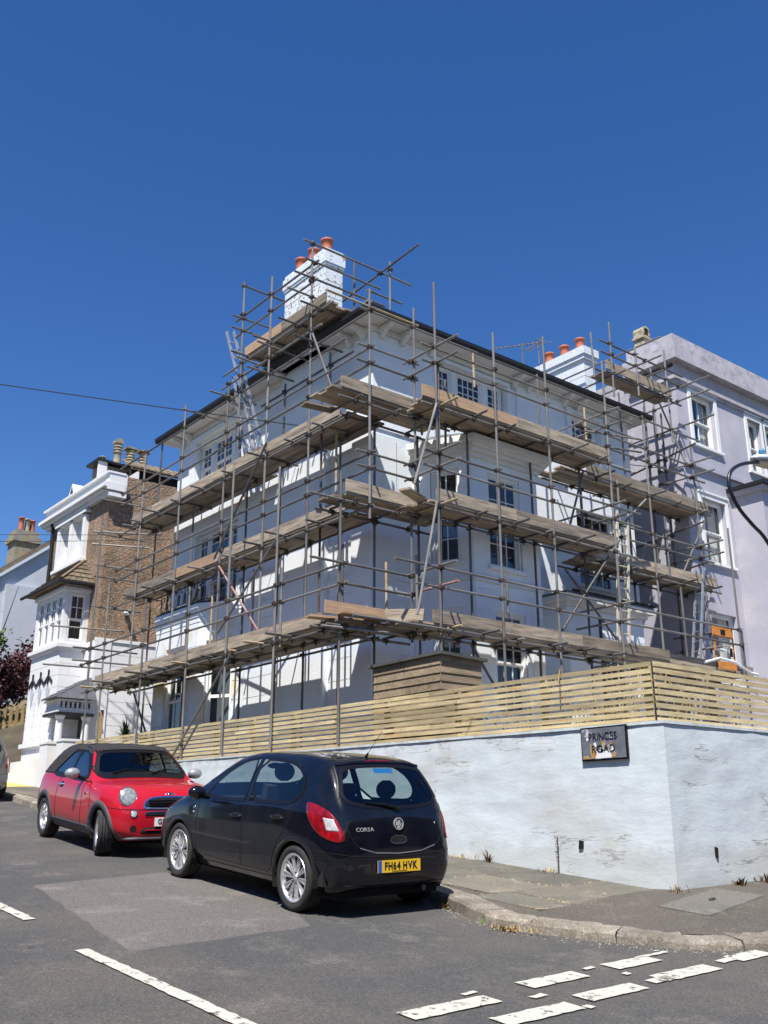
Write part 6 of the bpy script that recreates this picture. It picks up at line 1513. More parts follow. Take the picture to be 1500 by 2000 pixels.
TC = {
-.652: S9((0,.40),(.45,.40),(.52,.44),(.54,.50),(.54,.55),(.50,.58),(.40,.60),(.22,.61),(0,.615)),
-.640: S9((0,.33),(.60,.33),(.68,.40),(.70,.52),(.68,.60),(.62,.66),(.48,.72),(.26,.76),(0,.77)),
-.610: S9((0,.28),(.68,.28),(.76,.38),(.775,.54),(.74,.68),(.67,.80),(.56,.90),(.30,.945),(0,.955)),
-.570: S9((0,.25),(.71,.25),(.795,.38),(.81,.56),(.775,.72),(.72,.86),(.62,.97),(.34,1.01),(0,1.02)),
-.500: S9((0,.23),(.73,.23),(.82,.38),(.835,.58),(.80,.78),(.76,.92),(.66,1.06),(.36,1.115),(0,1.125)),
-.400: S9((0,.21),(.74,.21),(.835,.38),(.85,.60),(.825,.82),(.79,.96),(.66,1.19),(.37,1.255),(0,1.27)),
-.300: S9((0,.20),(.74,.20),(.845,.38),(.86,.62),(.84,.85),(.80,.98),(.65,1.295),(.37,1.375),(0,1.39)),
-.220: S9((0,.20),(.74,.20),(.85,.38),(.865,.62),(.845,.87),(.81,.99),(.635,1.36),(.36,1.425),(0,1.437)),
.0: S9((0,.20),(.74,.20),(.855,.38),(.868,.62),(.85,.88),(.81,1.00),(.615,1.395),(.36,1.455),(0,1.465)),
.5: S9((0,.20),(.74,.20),(.84,.35),(.862,.60),(.845,.90),(.80,1.02),(.60,1.42),(.36,1.478),(0,1.488)),
1.1: S9((0,.20),(.74,.20),(.84,.35),(.86,.58),(.84,.89),(.79,1.01),(.595,1.41),(.36,1.472),(0,1.482)),
1.5: S9((0,.20),(.74,.20),(.84,.35),(.86,.58),(.84,.87),(.785,.99),(.60,1.365),(.36,1.43),(0,1.442)),
1.8: S9((0,.20),(.74,.20),(.84,.35),(.86,.58),(.84,.86),(.785,.97),(.63,1.26),(.38,1.325),(0,1.34)),
2.1: S9((0,.20),(.74,.20),(.84,.36),(.86,.58),(.84,.85),(.785,.955),(.67,1.12),(.42,1.175),(0,1.195)),
2.4: S9((0,.20),(.74,.20),(.84,.36),(.86,.58),(.845,.83),(.79,.925),(.72,.975),(.45,1.02),(0,1.04)),
2.6: S9((0,.20),(.74,.20),(.84,.36),(.858,.58),(.84,.81),(.78,.89),(.70,.925),(.42,.965),(0,.98)),
2.9: S9((0,.20),(.72,.20),(.83,.36),(.845,.56),(.82,.74),(.75,.81),(.65,.845),(.40,.88),(0,.90)),
3.1: S9((0,.20),(.68,.20),(.79,.35),(.80,.52),(.76,.66),(.69,.72),(.60,.755),(.36,.79),(0,.81)),
3.22: S9((0,.22),(.60,.22),(.70,.34),(.71,.48),(.66,.59),(.60,.64),(.50,.67),(.30,.70),(0,.72)),
3.31: S9((0,.25),(.50,.25),(.58,.33),(.58,.44),(.54,.52),(.48,.56),(.40,.58),(.25,.60),(0,.61)),
3.345: S9((0,.30),(.35,.30),(.42,.34),(.42,.42),(.40,.48),(.34,.51),(.28,.52),(.15,.53),(0,.535)),
}
gF = [(2.04,.955),(1.62,.945),(1.10,.962),(1.09,.975),(1.09,1.40),(1.26,1.395),(1.45,1.345),(1.75,1.20)]
gR = [(1.01,.965),(.30,.985),(.10,1.01),(.0,1.12),(.06,1.26),(.24,1.36),(.5,1.40),(1.01,1.405)]
gB = [(x*.90, z) for x, z in ((-.65,1.10),(-.56,1.02),(-.2,.99),(.2,.99),(.56,1.02),(.65,1.10),(.59,1.25),(.54,1.36),(.2,1.385),(-.2,1.385),(-.54,1.36),(-.59,1.25))]
gW = [(-.66,1.03),(0,1.06),(.66,1.03),(.60,1.25),(.54,1.385),(0,1.40),(-.54,1.385),(-.60,1.25)]
def shrink(P, k):
    cx = sum(p[0] for p in P)/len(P); cy = sum(p[1] for p in P)/len(P); return [(cx+(x-cx)*k, cy+(y-cy)*k) for x, y in P]
def hatchback(name, label, loc, heading, paint, xs=1):
    c = Car(name, label, 'car', TC, 0, loc, heading, paint, xs=xs, taper=True, cuts_side=(shrink(gF,.985),shrink(gR,.985)), cuts_rear=(shrink(gB,.98),), cuts_front=(shrink(gW,.97),))
    for fr in (LEFT_, RIGHT_):
        for g in (gF, gR):
            c.patch(g, fr, .0015, 'side_window', 'car_glass', rings=5, res=.06, chaikin=1); c.ring(g, fr, -.022, .014, .004, 'window_seal', 'black_plastic', chaikin=1)
        c.line([(2.06,.33),(2.10,.6),(2.07,.93)], fr, .0045, 'door_gap', 'liner_black'); c.line([(1.05,.31),(1.05,.99)], fr, .0045, 'door_gap', 'liner_black')
        c.line([(.98,.31),(.52,.31),(.42,.36),(.38,.5),(.30,.64),(.14,.78),(.02,.98),(-.01,1.14)], fr, .0045, 'door_gap', 'liner_black'); c.line([(2.06,.33),(.98,.31)], fr, .0045, 'door_gap', 'liner_black')
        c.line([(2.2,.27),(.42,.27)], fr, .004, 'sill_gap', 'liner_black')
        for y, z in ((1.17,.80),(.32,.845)):
            c.patch([(y-.10,z-.035),(y+.10,z-.035),(y+.10,z+.035),(y-.10,z+.035)], fr, .001, 'handle_recess', 'liner_black', rings=3)
            c.patch([(y-.11,z-.014),(y+.11,z-.014),(y+.11,z+.020),(y-.11,z+.020)], fr, .028, 'door_handle', paint, rings=3)
        sg_ = -1 if fr is LEFT_ else 1
        c.blob((.945*sg_,1.83,1.00), (.105,.075,.075), 'door_mirror', 'paint_black' if paint != 'paint_silver' else paint); b = MB(); b.tube((.78*sg_,1.86,.95),(.93*sg_,1.84,.97),.03,8); b.build('mirror_arm', 'black_plastic', c.t)
        for wy in (0, 2.511): c.arch(wy, sg_, -.012, .03, .006, paint, a0=.04, a1=pi-.14)
        # side crease
        # fuel flap edge, indicator repeater
        if sg_ > 0: pass
        c.patch([(2.16,.80),(2.2,.80),(2.2,.83),(2.16,.83)], fr, .004, 'side_badge', 'chrome', rings=2, chaikin=1)
        c.patch([(2.17,.755),(2.2,.755),(2.2,.775),(2.17,.775)], fr, .004, 'side_badge', 'mirror_silver', rings=2, chaikin=1)
    c.patch(gB, REAR_, .0015, 'rear_window', 'car_glass', rings=7, res=.06, chaikin=1); c.ring(gB, REAR_, -.022, .012, .004, 'rear_window_seal', 'black_plastic')
    c.patch(gW, FRONT_, .0015, 'windscreen', 'car_glass', rings=7, res=.06); c.ring(gW, FRONT_, -.03, .012, .004, 'windscreen_seal', 'black_plastic')
    # tail lamps, seen from the rear corners
    for sg_ in (-1, 1):
        d = Vector((-.80*sg_, .60, 0)).normalized(); r = Vector((.60*sg_, .80, 0)).normalized()*(-1 if sg_ > 0 else 1)
        r = Vector((-.60*sg_, -.80, 0)).normalized() if False else Vector((.6*-sg_, -.8, 0)).normalized()  # towards the car's middle
        o = Vector((.80*sg_*xs*.955, -.42, 0))-d*1.2; fr = (o, r, (0,0,1), d)
        L = [(-.27,1.015),(-.20,1.03),(.02,.97),(.14,.87),(.235,.685),(.10,.685),(-.07,.74),(-.20,.85)]
        tl = c.patch(L, fr, .010, 'tail_lamp', 'lamp_red', rings=8, res=.02, chaikin=2)
        c.patch([(-.03,.90),(.085,.89),(.155,.785),(.02,.785)], fr, .0125, 'reversing_lens', 'lamp_clear', parent=tl, rings=4, res=.02, chaikin=0)
    # tailgate gaps, bumper crease, badges
    c.ring([(-.30,.385),(.30,.385),(.33,.53),(-.33,.53)], REAR_, -.006, .006, .003, 'plate_recess_edge', 'liner_black', chaikin=1)
    c.line([(-.63,1.02),(-.60,.86),(-.56,.74),(-.50,.655),(-.30,.60),(0,.585),(.30,.60),(.50,.655),(.56,.74),(.60,.86),(.63,1.02)], REAR_, .0045, 'tailgate_gap', 'liner_black')
    c.line([(-.46,.635),(-.28,.588),(0,.573),(.28,.588),(.46,.635)], REAR_, .004, 'tailgate_edge', 'mirror_silver')
    c.line([(-.78,.60),(-.55,.565),(0,.545),(.55,.565),(.78,.60)], REAR_, .004, 'bumper_crease', 'liner_black')
    c.patch([(-.10,.665),(.10,.665),(.09,.735),(-.09,.735)], REAR_, .002, 'handle_recess', 'liner_black', rings=3, chaikin=1); c.ring([(-.10,.665),(.10,.665),(.09,.735),(-.09,.735)], REAR_, -.004, .004, .004, 'recess_rim', 'cladding', chaikin=1)
    c.line([(-.16,1.412),(-.1,1.417),(.1,1.417),(.16,1.412)], REAR_, .017, 'high_brake_lamp', 'lamp_red', off=.004)
    c.line([(-.60,.300),(-.3,.285),(.3,.285),(.60,.300)], REAR_, .01, 'bumper_valance', 'liner_black')
    # spoiler lip
    c.line([(-.53,1.38),(-.3,1.405),(0,1.412),(.3,1.405),(.53,1.38)], REAR_, .016, 'roof_spoiler', paint, off=.002)
    c.line([(-.53,1.38),(-.56,1.24),(-.61,1.08)], REAR_, .007, 'rear_pillar_trim', 'black_plastic', off=.001); c.line([(.53,1.38),(.56,1.24),(.61,1.08)], REAR_, .007, 'rear_pillar_trim', 'black_plastic', off=.001)
    b = MB(); P = [c.proj(u, v, REAR_, .022) for u, v in ((.0,.985),(-.15,1.012),(-.36,1.04))]; b.path(P, .011, 6, rs=[.016,.012,.006]); b.build('wiper', 'black_plastic', c.t)
    p = c.proj(0,.98,REAR_,.01); c.blob(p, (.045,.02,.022), 'wiper_boss', 'black_plastic')
    b = MB(); b.path([(.0,-.06,1.455),(.0,-.10,1.50)], .014, 6, rs=[.018,.010]); b.path([(.0,-.10,1.50),(-.02,-.36,1.73)], .0028, 4); b.build('aerial', 'black_plastic', c.t)
    c.seat(-.36,1.15,.52); c.seat(.36,1.15,.52); c.seat(-.35,.25,.52,back=.48); c.seat(.35,.25,.52,back=.48)
    b = MB(); b.box(-.74,-.45,.28,.74,2.3,.42); b.box(-.70,1.95,.42,.70,2.3,.93); b.box(-.66,-.5,.42,.66,.0,.88); b.build('cabin_trim', 'dash_dark', c.t)
    sw_ = MB(); sw_.path([(.36+.17*cos(a), 1.72+.06*sin(a), .90+.16*sin(a)) for a in [2*pi*i/16 for i in range(17)]], .013, 5); sw_.build('steering_wheel', 'dash_dark', c.t)
    c.blob((0,1.72,1.30), (.11,.02,.035), 'rear_view_mirror', 'dash_dark')
    for wy in (0, 2.511):
        for sg_ in (-1, 1): c.wheel(wy, sg_, .755*xs-.005, 'multi', rim=.222)
    b = MB(); b.box(-.62,-.5,.17,.62,2.7,.24); b.build('underbody', 'liner_black', c.t)
    b = MB(); b.tube((.35,-.62,.235),(.35,-.4,.235),.03,10); b.build('exhaust', 'brake_dark', c.t)
    return c
def number_plate(c, o, right, up, s, yellow, w=.52, h=.111, align='C', band=True):
    pm = frame_M(o, right, up); b = MB(); pl(b, [(-w/2,-h/2),(w/2,-h/2),(w/2,h/2),(-w/2,h/2)], 0, .008, pm); p = b.build('number_plate', 'plate_yellow' if yellow else 'plate_white', c.t)
    if band: b = MB(); pl(b, [(-w/2,-h/2),(-w/2+.045,-h/2),(-w/2+.045,h/2),(-w/2,h/2)], .008, .009, pm); b.build('country_band', 'plate_blue', p)
    dx = .02 if band else 0
    text_at(s, .098, .0015, 'plate_black', p, pm @ Matrix.Translation((dx if align == 'C' else -w/2+.15,0,.0095)), sx=.80, bold=.0028)
    return p
# black hatchback in the foreground
bc = hatchback('parked_car', 'black five door hatchback with multi spoke alloys, seen from behind at the kerb', (6.475,8.49,-.753), radians(1.5), 'paint_black', xs=.93)
o = bc.proj(0,.46,REAR_,.012); number_plate(bc, o, (1,0,0), (0,.06,1), 'FH64 HVK', True)
b = MB(); pm = frame_M(bc.proj(0,.46,REAR_,.0205), (1,0,0), (0,.06,1)); pl(b, [(-.09,-.048),(.09,-.048),(.09,-.043),(-.09,-.043)], 0, .001, pm); b.build('dealer_strip', 'plate_black', bc.t)
def badge(c, u, v, r):
    o = c.proj(u, v, REAR_, .004); n1 = c.proj(u+.03, v, REAR_, .004); n2 = c.proj(u, v+.03, REAR_, .004); pm = frame_M(o, n1-o, n2-o)
    b = MB(); cir = lambda R, n=28: [(R*cos(2*pi*i/n), R*sin(2*pi*i/n)) for i in range(n)]
    for i in range(28):
        A, B_ = cir(r), cir(r*.86); b.prism([A[i],A[(i+1)%28],B_[(i+1)%28],B_[i]], 0, .012, lambda p, q, w: tuple(pm @ Vector((p,q,w))))
    bd = b.build('round_badge', 'badge_silver', c.t); b = MB(); pl(b, cir(r*.85), 0, .005, pm); b.build('badge_field', 'brake_dark', bd)
    b = MB()   # griffin-like figure with a pennant
    for q in ([(-.30,-.70),(.15,-.78),(.30,-.45),(.05,-.2),(-.25,-.35)], [(-.25,-.30),(.10,-.18),(.25,.15),(-.05,.30),(-.30,.05)], [(-.05,.25),(.22,.20),(.42,.42),(.15,.62),(-.10,.50)], [(-.60,-.25),(-.38,-.30),(-.30,.35),(-.15,.60),(-.45,.45)], [(.35,-.40),(.62,-.20),(.55,.15),(.35,.05)]):
        pl(b, [(x*r, y*r) for x, y in q], .005, .010, pm)
    b.build('badge_figure', 'badge_silver', bd)
badge(bc, .0, .845, .058)
o = bc.proj(-.40,.80,REAR_,.003); n1 = bc.proj(-.36,.80,REAR_,.003); n2 = bc.proj(-.40,.83,REAR_,.003)
text_at('CORSA', .052, .003, 'badge_silver', bc.t, frame_M(o, n1-o, n2-o), sx=1.15)
o = bc.proj(.47,.84,REAR_,.004); text_at('V', .035, .002, 'badge_silver', bc.t, frame_M(o, (1,.3,0), (0,.1,1)))
bc.patch([(-.11,1.315),(.13,1.315),(.13,1.36),(-.11,1.36)], REAR_, -.004, 'window_sticker', 'sticker_blue', rings=2, chaikin=0)
# silver estate cut off by the left edge
sc_ = hatchback('parked_car', 'dark silver hatchback cut off by the left edge, only its tail lamp side showing', (6.92,23.55,gz(6.92,23.55)+.02), radians(0), 'paint_silver')
o = sc_.proj(0,.46,REAR_,.012)

# red soft top
TMn = {
-.585: S9((0,.35),(.5,.35),(.60,.42),(.62,.52),(.60,.60),(.56,.66),(.45,.70),(.25,.72),(0,.72)),
-.55: S9((0,.28),(.60,.28),(.70,.38),(.73,.54),(.71,.68),(.66,.80),(.56,.88),(.30,.91),(0,.92)),
-.47: S9((0,.25),(.66,.25),(.77,.38),(.79,.56),(.77,.74),(.73,.88),(.64,.955),(.34,.985),(0,.99)),
-.30: S9((0,.22),(.70,.22),(.81,.38),(.83,.58),(.81,.78),(.77,.92),(.68,1.04),(.38,1.08),(0,1.09)),
-.10: S9((0,.20),(.72,.20),(.82,.38),(.84,.60),(.82,.80),(.775,.935),(.645,1.19),(.40,1.26),(0,1.275)),
.10: S9((0,.20),(.72,.20),(.82,.38),(.84,.60),(.82,.81),(.775,.94),(.605,1.30),(.40,1.36),(0,1.375)),
.40: S9((0,.20),(.72,.20),(.82,.36),(.84,.58),(.82,.81),(.77,.94),(.58,1.35),(.38,1.40),(0,1.412)),
.90: S9((0,.20),(.72,.20),(.82,.36),(.84,.58),(.82,.81),(.77,.935),(.58,1.358),(.38,1.405),(0,1.416)),
1.28: S9((0,.20),(.72,.20),(.82,.36),(.84,.58),(.82,.81),(.77,.93),(.59,1.34),(.40,1.39),(0,1.402)),
1.42: S9((0,.20),(.72,.20),(.82,.36),(.84,.58),(.82,.81),(.77,.93),(.605,1.30),(.40,1.355),(0,1.37)),
1.70: S9((0,.20),(.72,.20),(.82,.36),(.84,.58),(.82,.81),(.77,.92),(.68,1.10),(.44,1.16),(0,1.18)),
1.90: S9((0,.20),(.72,.20),(.82,.36),(.84,.58),(.825,.81),(.775,.905),(.72,.965),(.45,1.01),(0,1.03)),
2.05: S9((0,.20),(.72,.20),(.82,.36),(.84,.58),(.83,.80),(.78,.885),(.71,.93),(.40,.965),(0,.975)),
2.40: S9((0,.20),(.70,.20),(.82,.36),(.84,.58),(.825,.77),(.775,.86),(.69,.905),(.40,.935),(0,.945)),
2.70: S9((0,.20),(.66,.20),(.79,.36),(.81,.54),(.79,.71),(.74,.81),(.64,.865),(.38,.895),(0,.902)),
2.88: S9((0,.21),(.60,.21),(.73,.34),(.75,.50),(.73,.64),(.68,.74),(.58,.80),(.34,.835),(0,.842)),
2.97: S9((0,.22),(.54,.22),(.66,.33),(.68,.47),(.66,.58),(.61,.66),(.51,.71),(.30,.745),(0,.755)),
3.02: S9((0,.26),(.44,.26),(.55,.33),(.57,.44),(.55,.52),(.50,.58),(.41,.62),(.24,.645),(0,.65)),
3.035: S9((0,.30),(.34,.30),(.42,.34),(.44,.42),(.42,.48),(.38,.52),(.30,.545),(.18,.56),(0,.565)),
}
mS = [(1.76,.955),(.97,.965),(.96,.98),(.96,1.325),(1.18,1.335),(1.36,1.28),(1.56,1.14)]
mQ = [(.92,.968),(.15,.975),(.26,1.10),(.48,1.25),(.70,1.315),(.92,1.325)]
mW = [(-.67,1.0),(-.3,1.03),(.3,1.03),(.67,1.0),(.62,1.17),(.55,1.325),(.2,1.345),(-.2,1.345),(-.55,1.325),(-.62,1.17)]
mc = Car('parked_convertible', 'red convertible with black soft top and round headlamps, facing the black hatchback', 'car', TMn, 0, (6.70,15.72,gz(6.70,15.72)+.004), radians(183.9), 'paint_red',
         cuts_side=(shrink(mS,.985),shrink(mQ,.98)), cuts_front=(shrink(mW,.975),), wheels=((0,.73),(2.467,.73)), R=.30, RA=.335)
for fr in (LEFT_, RIGHT_):
    sg_ = -1 if fr is LEFT_ else 1
    for g in (mS, mQ): mc.patch(g, fr, .0015, 'side_window', 'car_glass_dark', rings=5, res=.06, chaikin=1); mc.ring(g, fr, -.022, .05, .006, 'window_seal', 'black_plastic', chaikin=1)
    # soft top side and waist trim
    mc.line([(1.95,.915),(1.0,.952),(.1,.965),(-.45,.955)], fr, .009, 'waist_trim', 'black_plastic', off=.002)
    mc.line([(1.72,.30),(1.76,.6),(1.72,.90)], fr, .0045, 'door_gap', 'liner_black'); mc.line([(.60,.30),(.56,.6),(.62,.95)], fr, .0045, 'door_gap', 'liner_black'); mc.line([(2.13,.57),(2.08,.80),(1.95,.90)], fr, .004, 'bonnet_gap', 'liner_black')
    mc.line([(2.13,.57),(2.11,.63)], fr, .004, 'bonnet_gap', 'liner_black')
    mc.patch([(.66,.815),(.86,.815),(.86,.845),(.66,.845)], fr, .026, 'door_handle', 'chrome', rings=3); mc.patch([(.68,.79),(.84,.79),(.84,.87),(.68,.87)], fr, .001, 'handle_recess', 'liner_black', rings=3)
    mc.patch([(1.86,.745),(1.93,.75),(1.93,.785),(1.86,.78)], fr, .006, 'side_scuttle', 'black_plastic', rings=2); mc.patch([(1.935,.752),(1.965,.755),(1.965,.785),(1.935,.782)], fr, .007, 'side_repeater', 'indicator_orange', rings=2)
    for wy in (0, 2.467): mc.arch(wy, sg_, -.012, .075, .010, 'cladding')
    mc.patch([(.30,.225),(2.16,.225),(2.13,.345),(.34,.345)], fr, .010, 'sill_cladding', 'cladding', rings=4, chaikin=0, res=.05)
    b = MB(); b.tube((.76*sg_,1.62,.94),(.90*sg_,1.60,.985),.025,8); b.build('mirror_arm', 'black_plastic', mc.t); mc.blob((.945*sg_,1.60,1.02), (.115,.075,.078), 'door_mirror', 'mirror_silver')
    # round headlamp with chrome ring
    d = Vector((-.10*sg_,-1,-.52)).normalized(); o = Vector((.58*sg_,2.84,.745)); r = Vector((1,0,0)); r = (r-d*r.dot(d)).normalized(); u = r.cross(-d).normalized(); u = u if u.z > 0 else -u
    P0, N0 = mc.hit(o-d*.6, d); n = 24; b = MB(); vs = []; prof = [(1.0,-.03),(1.0,.012),(.93,.020),(.90,.016)]
    for rr, hh in prof: vs += [P0+(r*cos(2*pi*i/n)*.122+u*sin(2*pi*i/n)*.136)*rr-d*hh for i in range(n)]
    b.add(vs, [(j*n+i, j*n+(i+1)%n, (j+1)*n+(i+1)%n, (j+1)*n+i) for j in range(3) for i in range(n)]); hl = b.build('headlamp', 'chrome', mc.t, smooth=True)
    b = MB(); vs = []
    for rr, hh in ((.90,.014),(.75,.024),(.5,.031),(.25,.034),(.02,.035)): vs += [P0+(r*cos(2*pi*i/n)*.122+u*sin(2*pi*i/n)*.136)*rr-d*hh for i in range(n)]
    b.add(vs, [(j*n+i, j*n+(i+1)%n, (j+1)*n+(i+1)%n, (j+1)*n+i) for j in range(4) for i in range(n)]); b.build('headlamp_lens', 'lamp_glass', hl, smooth=True)
    # bumper side lamp and fog recess
    for (u0, v0, rr, mm, nm) in ((.53*sg_,.56,.042,'lamp_clear','side_lamp'),(.53*sg_,.375,.045,'liner_black','fog_recess')):
        mc.patch([(u0+rr*cos(a), v0+rr*sin(a)) for a in [2*pi*i/12 for i in range(12)]], FRONT_, .006 if mm != 'liner_black' else .002, nm, mm, rings=3, chaikin=0)
        if mm != 'liner_black': mc.ring([(u0+rr*cos(a), v0+rr*sin(a)) for a in [2*pi*i/12 for i in range(12)]], FRONT_, -.002, .008, .008, 'lamp_bezel', 'chrome', chaikin=0)
mc.patch(mW, FRONT_, .0015, 'windscreen', 'car_glass', rings=7, res=.06); mc.ring(mW, FRONT_, -.03, .05, .006, 'windscreen_seal', 'black_plastic')
# soft top: a skin over the roof
TOP_ = ((0,0,3),(1,0,0),(0,1,0),(0,0,-1))
b = MB(); vs = []; nx, ny = 26, 40
for j in range(ny+1):
    y = -.42+(1.36+.42)*j/ny
    for i in range(nx+1):
        a = -1+2*i/nx; zt = .985 if y < .95 else 1.325; 
        w = .80*a if y < .0 else (.80-.10*min(1,y/.2))*a
        vs.append(None)
S_ = []
for j in range(ny+1):
    y = -.43+(1.455+.43)*j/ny; row = []
    lo = 1.315 if y > .22 else .968+(1.315-.968)*max(0,(y+.0)/.22)*.0
    if y > .92: lo = 1.335-max(0,y-1.2)*.22
    elif y > .20: lo = (1.0 + (y-.20)*.66) if y < .7 else 1.33
    else: lo = .968
    if .7 <= y <= .92: lo = 1.332
    for i in range(nx+1):
        a = -pi/2+pi*i/nx; d = Vector((-sin(a), 0, -cos(a)*.9-.0)); c0 = Vector((0,y,.92 if lo < 1.2 else .92))
        amax = None
        # walk from the waist over the roof
        t = i/nx; ang = pi*t; q = Vector((cos(ang), 0, sin(ang)))
        p, n_ = mc.hit(Vector((0,y,lo-.002))+q*Vector((1,0,1)).length*1.2, -q) if True else (None,None)
        if n_.dot(q) < 0: n_ = -n_
        row.append(p+n_*.012)
    S_.append(row)
vs = [p for r in S_ for p in r]
b = MB(); b.add(vs, [(j*(nx+1)+i, j*(nx+1)+i+1, (j+1)*(nx+1)+i+1, (j+1)*(nx+1)+i) for j in range(ny) for i in range(nx)]); b.build('soft_top', 'soft_top', mc.t, smooth=True)
for y in (.0,.55,1.0): mc.line([(-.56,y),(-.3,y),(.3,y),(.56,y)], TOP_, .006, 'roof_seam', 'soft_top', off=.012)
# nose: bonnet shut line, grille with chrome surround, lower grille, bumper
mc.line([(-.80,.63),(-.62,.618),(0,.612),(.62,.618),(.80,.63)], FRONT_, .005, 'bonnet_gap', 'liner_black')
Gp = [(-.36,.635),(.36,.635),(.40,.66),(.34,.735),(.20,.765),(-.20,.765),(-.34,.735),(-.40,.66)]
gr = mc.patch(Gp, FRONT_, .003, 'grille', 'liner_black', rings=4, chaikin=1); mc.ring(Gp, FRONT_, -.004, .016, .010, 'grille_surround', 'chrome', chaikin=1, parent=gr)
for z in (.665,.695,.725): mc.line([(-.33,z),(0,z+.003),(.33,z)], FRONT_, .008, 'grille_bar', 'black_plastic', off=.010, parent=gr)
Gl = [(-.36,.535),(.36,.535),(.38,.56),(.34,.585),(-.34,.585),(-.38,.56)]
g2 = mc.patch(Gl, FRONT_, .003, 'grille', 'liner_black', rings=3, chaikin=1); mc.ring(Gl, FRONT_, -.003, .010, .007, 'grille_surround', 'chrome', chaikin=1, parent=g2)
Lo = [(-.40,.305),(.40,.305),(.44,.34),(.38,.40),(-.38,.40),(-.44,.34)]
g3 = mc.patch(Lo, FRONT_, .003, 'air_intake', 'liner_black', rings=3, chaikin=1); mc.line([(-.37,.355),(0,.36),(.37,.355)], FRONT_, .009, 'intake_bar', 'paint_red', off=.008, parent=g3)
mc.line([(-.66,.245),(-.4,.25),(.4,.25),(.66,.245)], FRONT_, .022, 'front_lip', 'cladding', off=.0)
mc.patch([(-.03,.795),(.03,.795),(.03,.825),(-.03,.825)], FRONT_, .006, 'bonnet_badge', 'chrome', rings=3); mc.patch([(-.075,.803),(.075,.803),(.075,.817),(-.075,.817)], FRONT_, .004, 'badge_wing', 'chrome', rings=2, chaikin=0)
o = mc.proj(0,.475,FRONT_,.015); number_plate(mc, mc.proj(0,.46,FRONT_,.02), (-1,0,0), (0,0,1), 'GU57', False, w=.50, align='L', band=False)
for u0, u1 in ((.45,-.02),(-.12,-.58)):
    P = [mc.proj(u, v, FRONT_, .02) for u, v in ((u0,1.02),((u0+u1)/2+.02,1.075),(u1,1.06))]; b = MB(); b.path(P, .009, 6, rs=[.014,.009,.006]); b.build('wiper', 'black_plastic', mc.t)
for sg_ in (-1, 1): mc.patch([(.12*sg_,1.93),(.50*sg_,1.95),(.50*sg_,1.99),(.12*sg_,2.0)], TOP_, .003, 'cowl_vent', 'black_plastic', rings=2, chaikin=0)
for x in (.35,-.35): mc.seat(x,.75,.48,back=.56)
b = MB(); b.box(-.72,-.3,.25,.72,1.9,.36); b.box(-.68,1.55,.36,.68,1.85,.92); b.box(-.66,-.35,.36,.66,.25,.9); b.build('cabin_trim', 'dash_dark', mc.t)
b = MB(); b.path([(.36+.17*cos(a), 1.40+.05*sin(a), .95+.16*sin(a)) for a in [2*pi*i/16 for i in range(17)]], .012, 5); b.build('steering_wheel', 'dash_dark', mc.t)
mc.blob((0,1.42,1.25), (.10,.02,.03), 'rear_view_mirror', 'dash_dark')
b = MB(); b.box(-.6,-.45,.16,.6,2.8,.22); b.build('underbody', 'liner_black', mc.t)
for sg_ in (-1, 1): mc.wheel(0, sg_, .728, 'five', rim=.19); mc.wheel(2.467, sg_, .725, 'five', steer=radians(-14), rim=.19)
# ------------------------------------------------------------------ small life on the ground
def tuft(name, label, x, y, z, n, h, sp, m, cat='weed', seed=1, lean=(0,0), w=.004, group=None):
    R = random.Random(seed); b = MB()
    for i in range(n):
        px_, py_ = x+R.gauss(0,sp), y+R.gauss(0,sp); a = R.uniform(0,6.28); L = h*R.uniform(.5,1.1); bend = R.uniform(.3,1.3)*L
        d = Vector((cos(a), sin(a), 0)); s = Vector((-sin(a), cos(a), 0))*w; p = Vector((px_,py_,z)); m1 = p+d*bend*.4+Vector((0,0,L*.6)); e = p+d*bend+Vector((lean[0]*L,lean[1]*L,L*.95))
        b.add([p-s, p+s, m1+s*.8, m1-s*.8, e], [(0,1,2,3),(3,2,4)])
    return tag(b.build(name, m, None, origin=(x,y,z)), label, cat, group)
wz = lambda x, y: (pav_z(x, y) if y > 6.9 else tz(x, y))
tuft('dry_weed', 'dry straw coloured weeds at the sharp corner of the pale wall', 9.38,6.74,gz(9.4,6.74)+.15,26,.10,.05,'weed_dry',seed=3)
tuft('dry_weed', 'dry grass tuft below the weep hole on the left wall face', 9.42,8.55,wz(9.4,8.55),34,.07,.06,'weed_dry',seed=4)
tuft('dry_weed', 'low dry grass along the wall foot beside the black hatchback', 9.4,10.1,wz(9.4,10.1),50,.07,.14,'weed_dry',seed=5)
tuft('brown_weed', 'dark brown seed heads at the wall foot near the right edge', 11.05,6.70,gz(11,6.7)+.15,16,.13,.03,'weed_brown',seed=6,w=.012)
tuft('brown_weed', 'small dark brown weeds at the right wall foot below the second weep hole', 10.55,6.70,gz(10.5,6.7)+.15,18,.10,.05,'weed_brown',seed=7,w=.012)
tuft('brown_weed', 'single brown dock stalk standing against the left wall face', 9.43,9.58,wz(9.43,9.58),10,.17,.012,'weed_brown',seed=8,w=.014)
tuft('gutter_weed', 'small bright green weed growing in the gutter behind the black hatchback', 6.98,7.12,gz(6.98,7.12),70,.07,.045,'weed_green',seed=9,w=.010)
tuft('dry_weed', 'dry leaves and straw in the gutter beside the green weed', 6.93,6.75,gz(6.93,6.75),90,.06,.09,'weed_dry',seed=10,w=.008)
tuft('dry_weed', 'straw caught in the gutter by the rear wheel of the black hatchback', 7.22,7.9,gz(7.2,7.9),60,.07,.06,'weed_dry',seed=11,w=.008)
t_ = thing('climbing_weed', 'thin dry climbing weed stalk against the left wall face below the street sign', 'weed', (9.44,8.42,wz(9.44,8.42)))
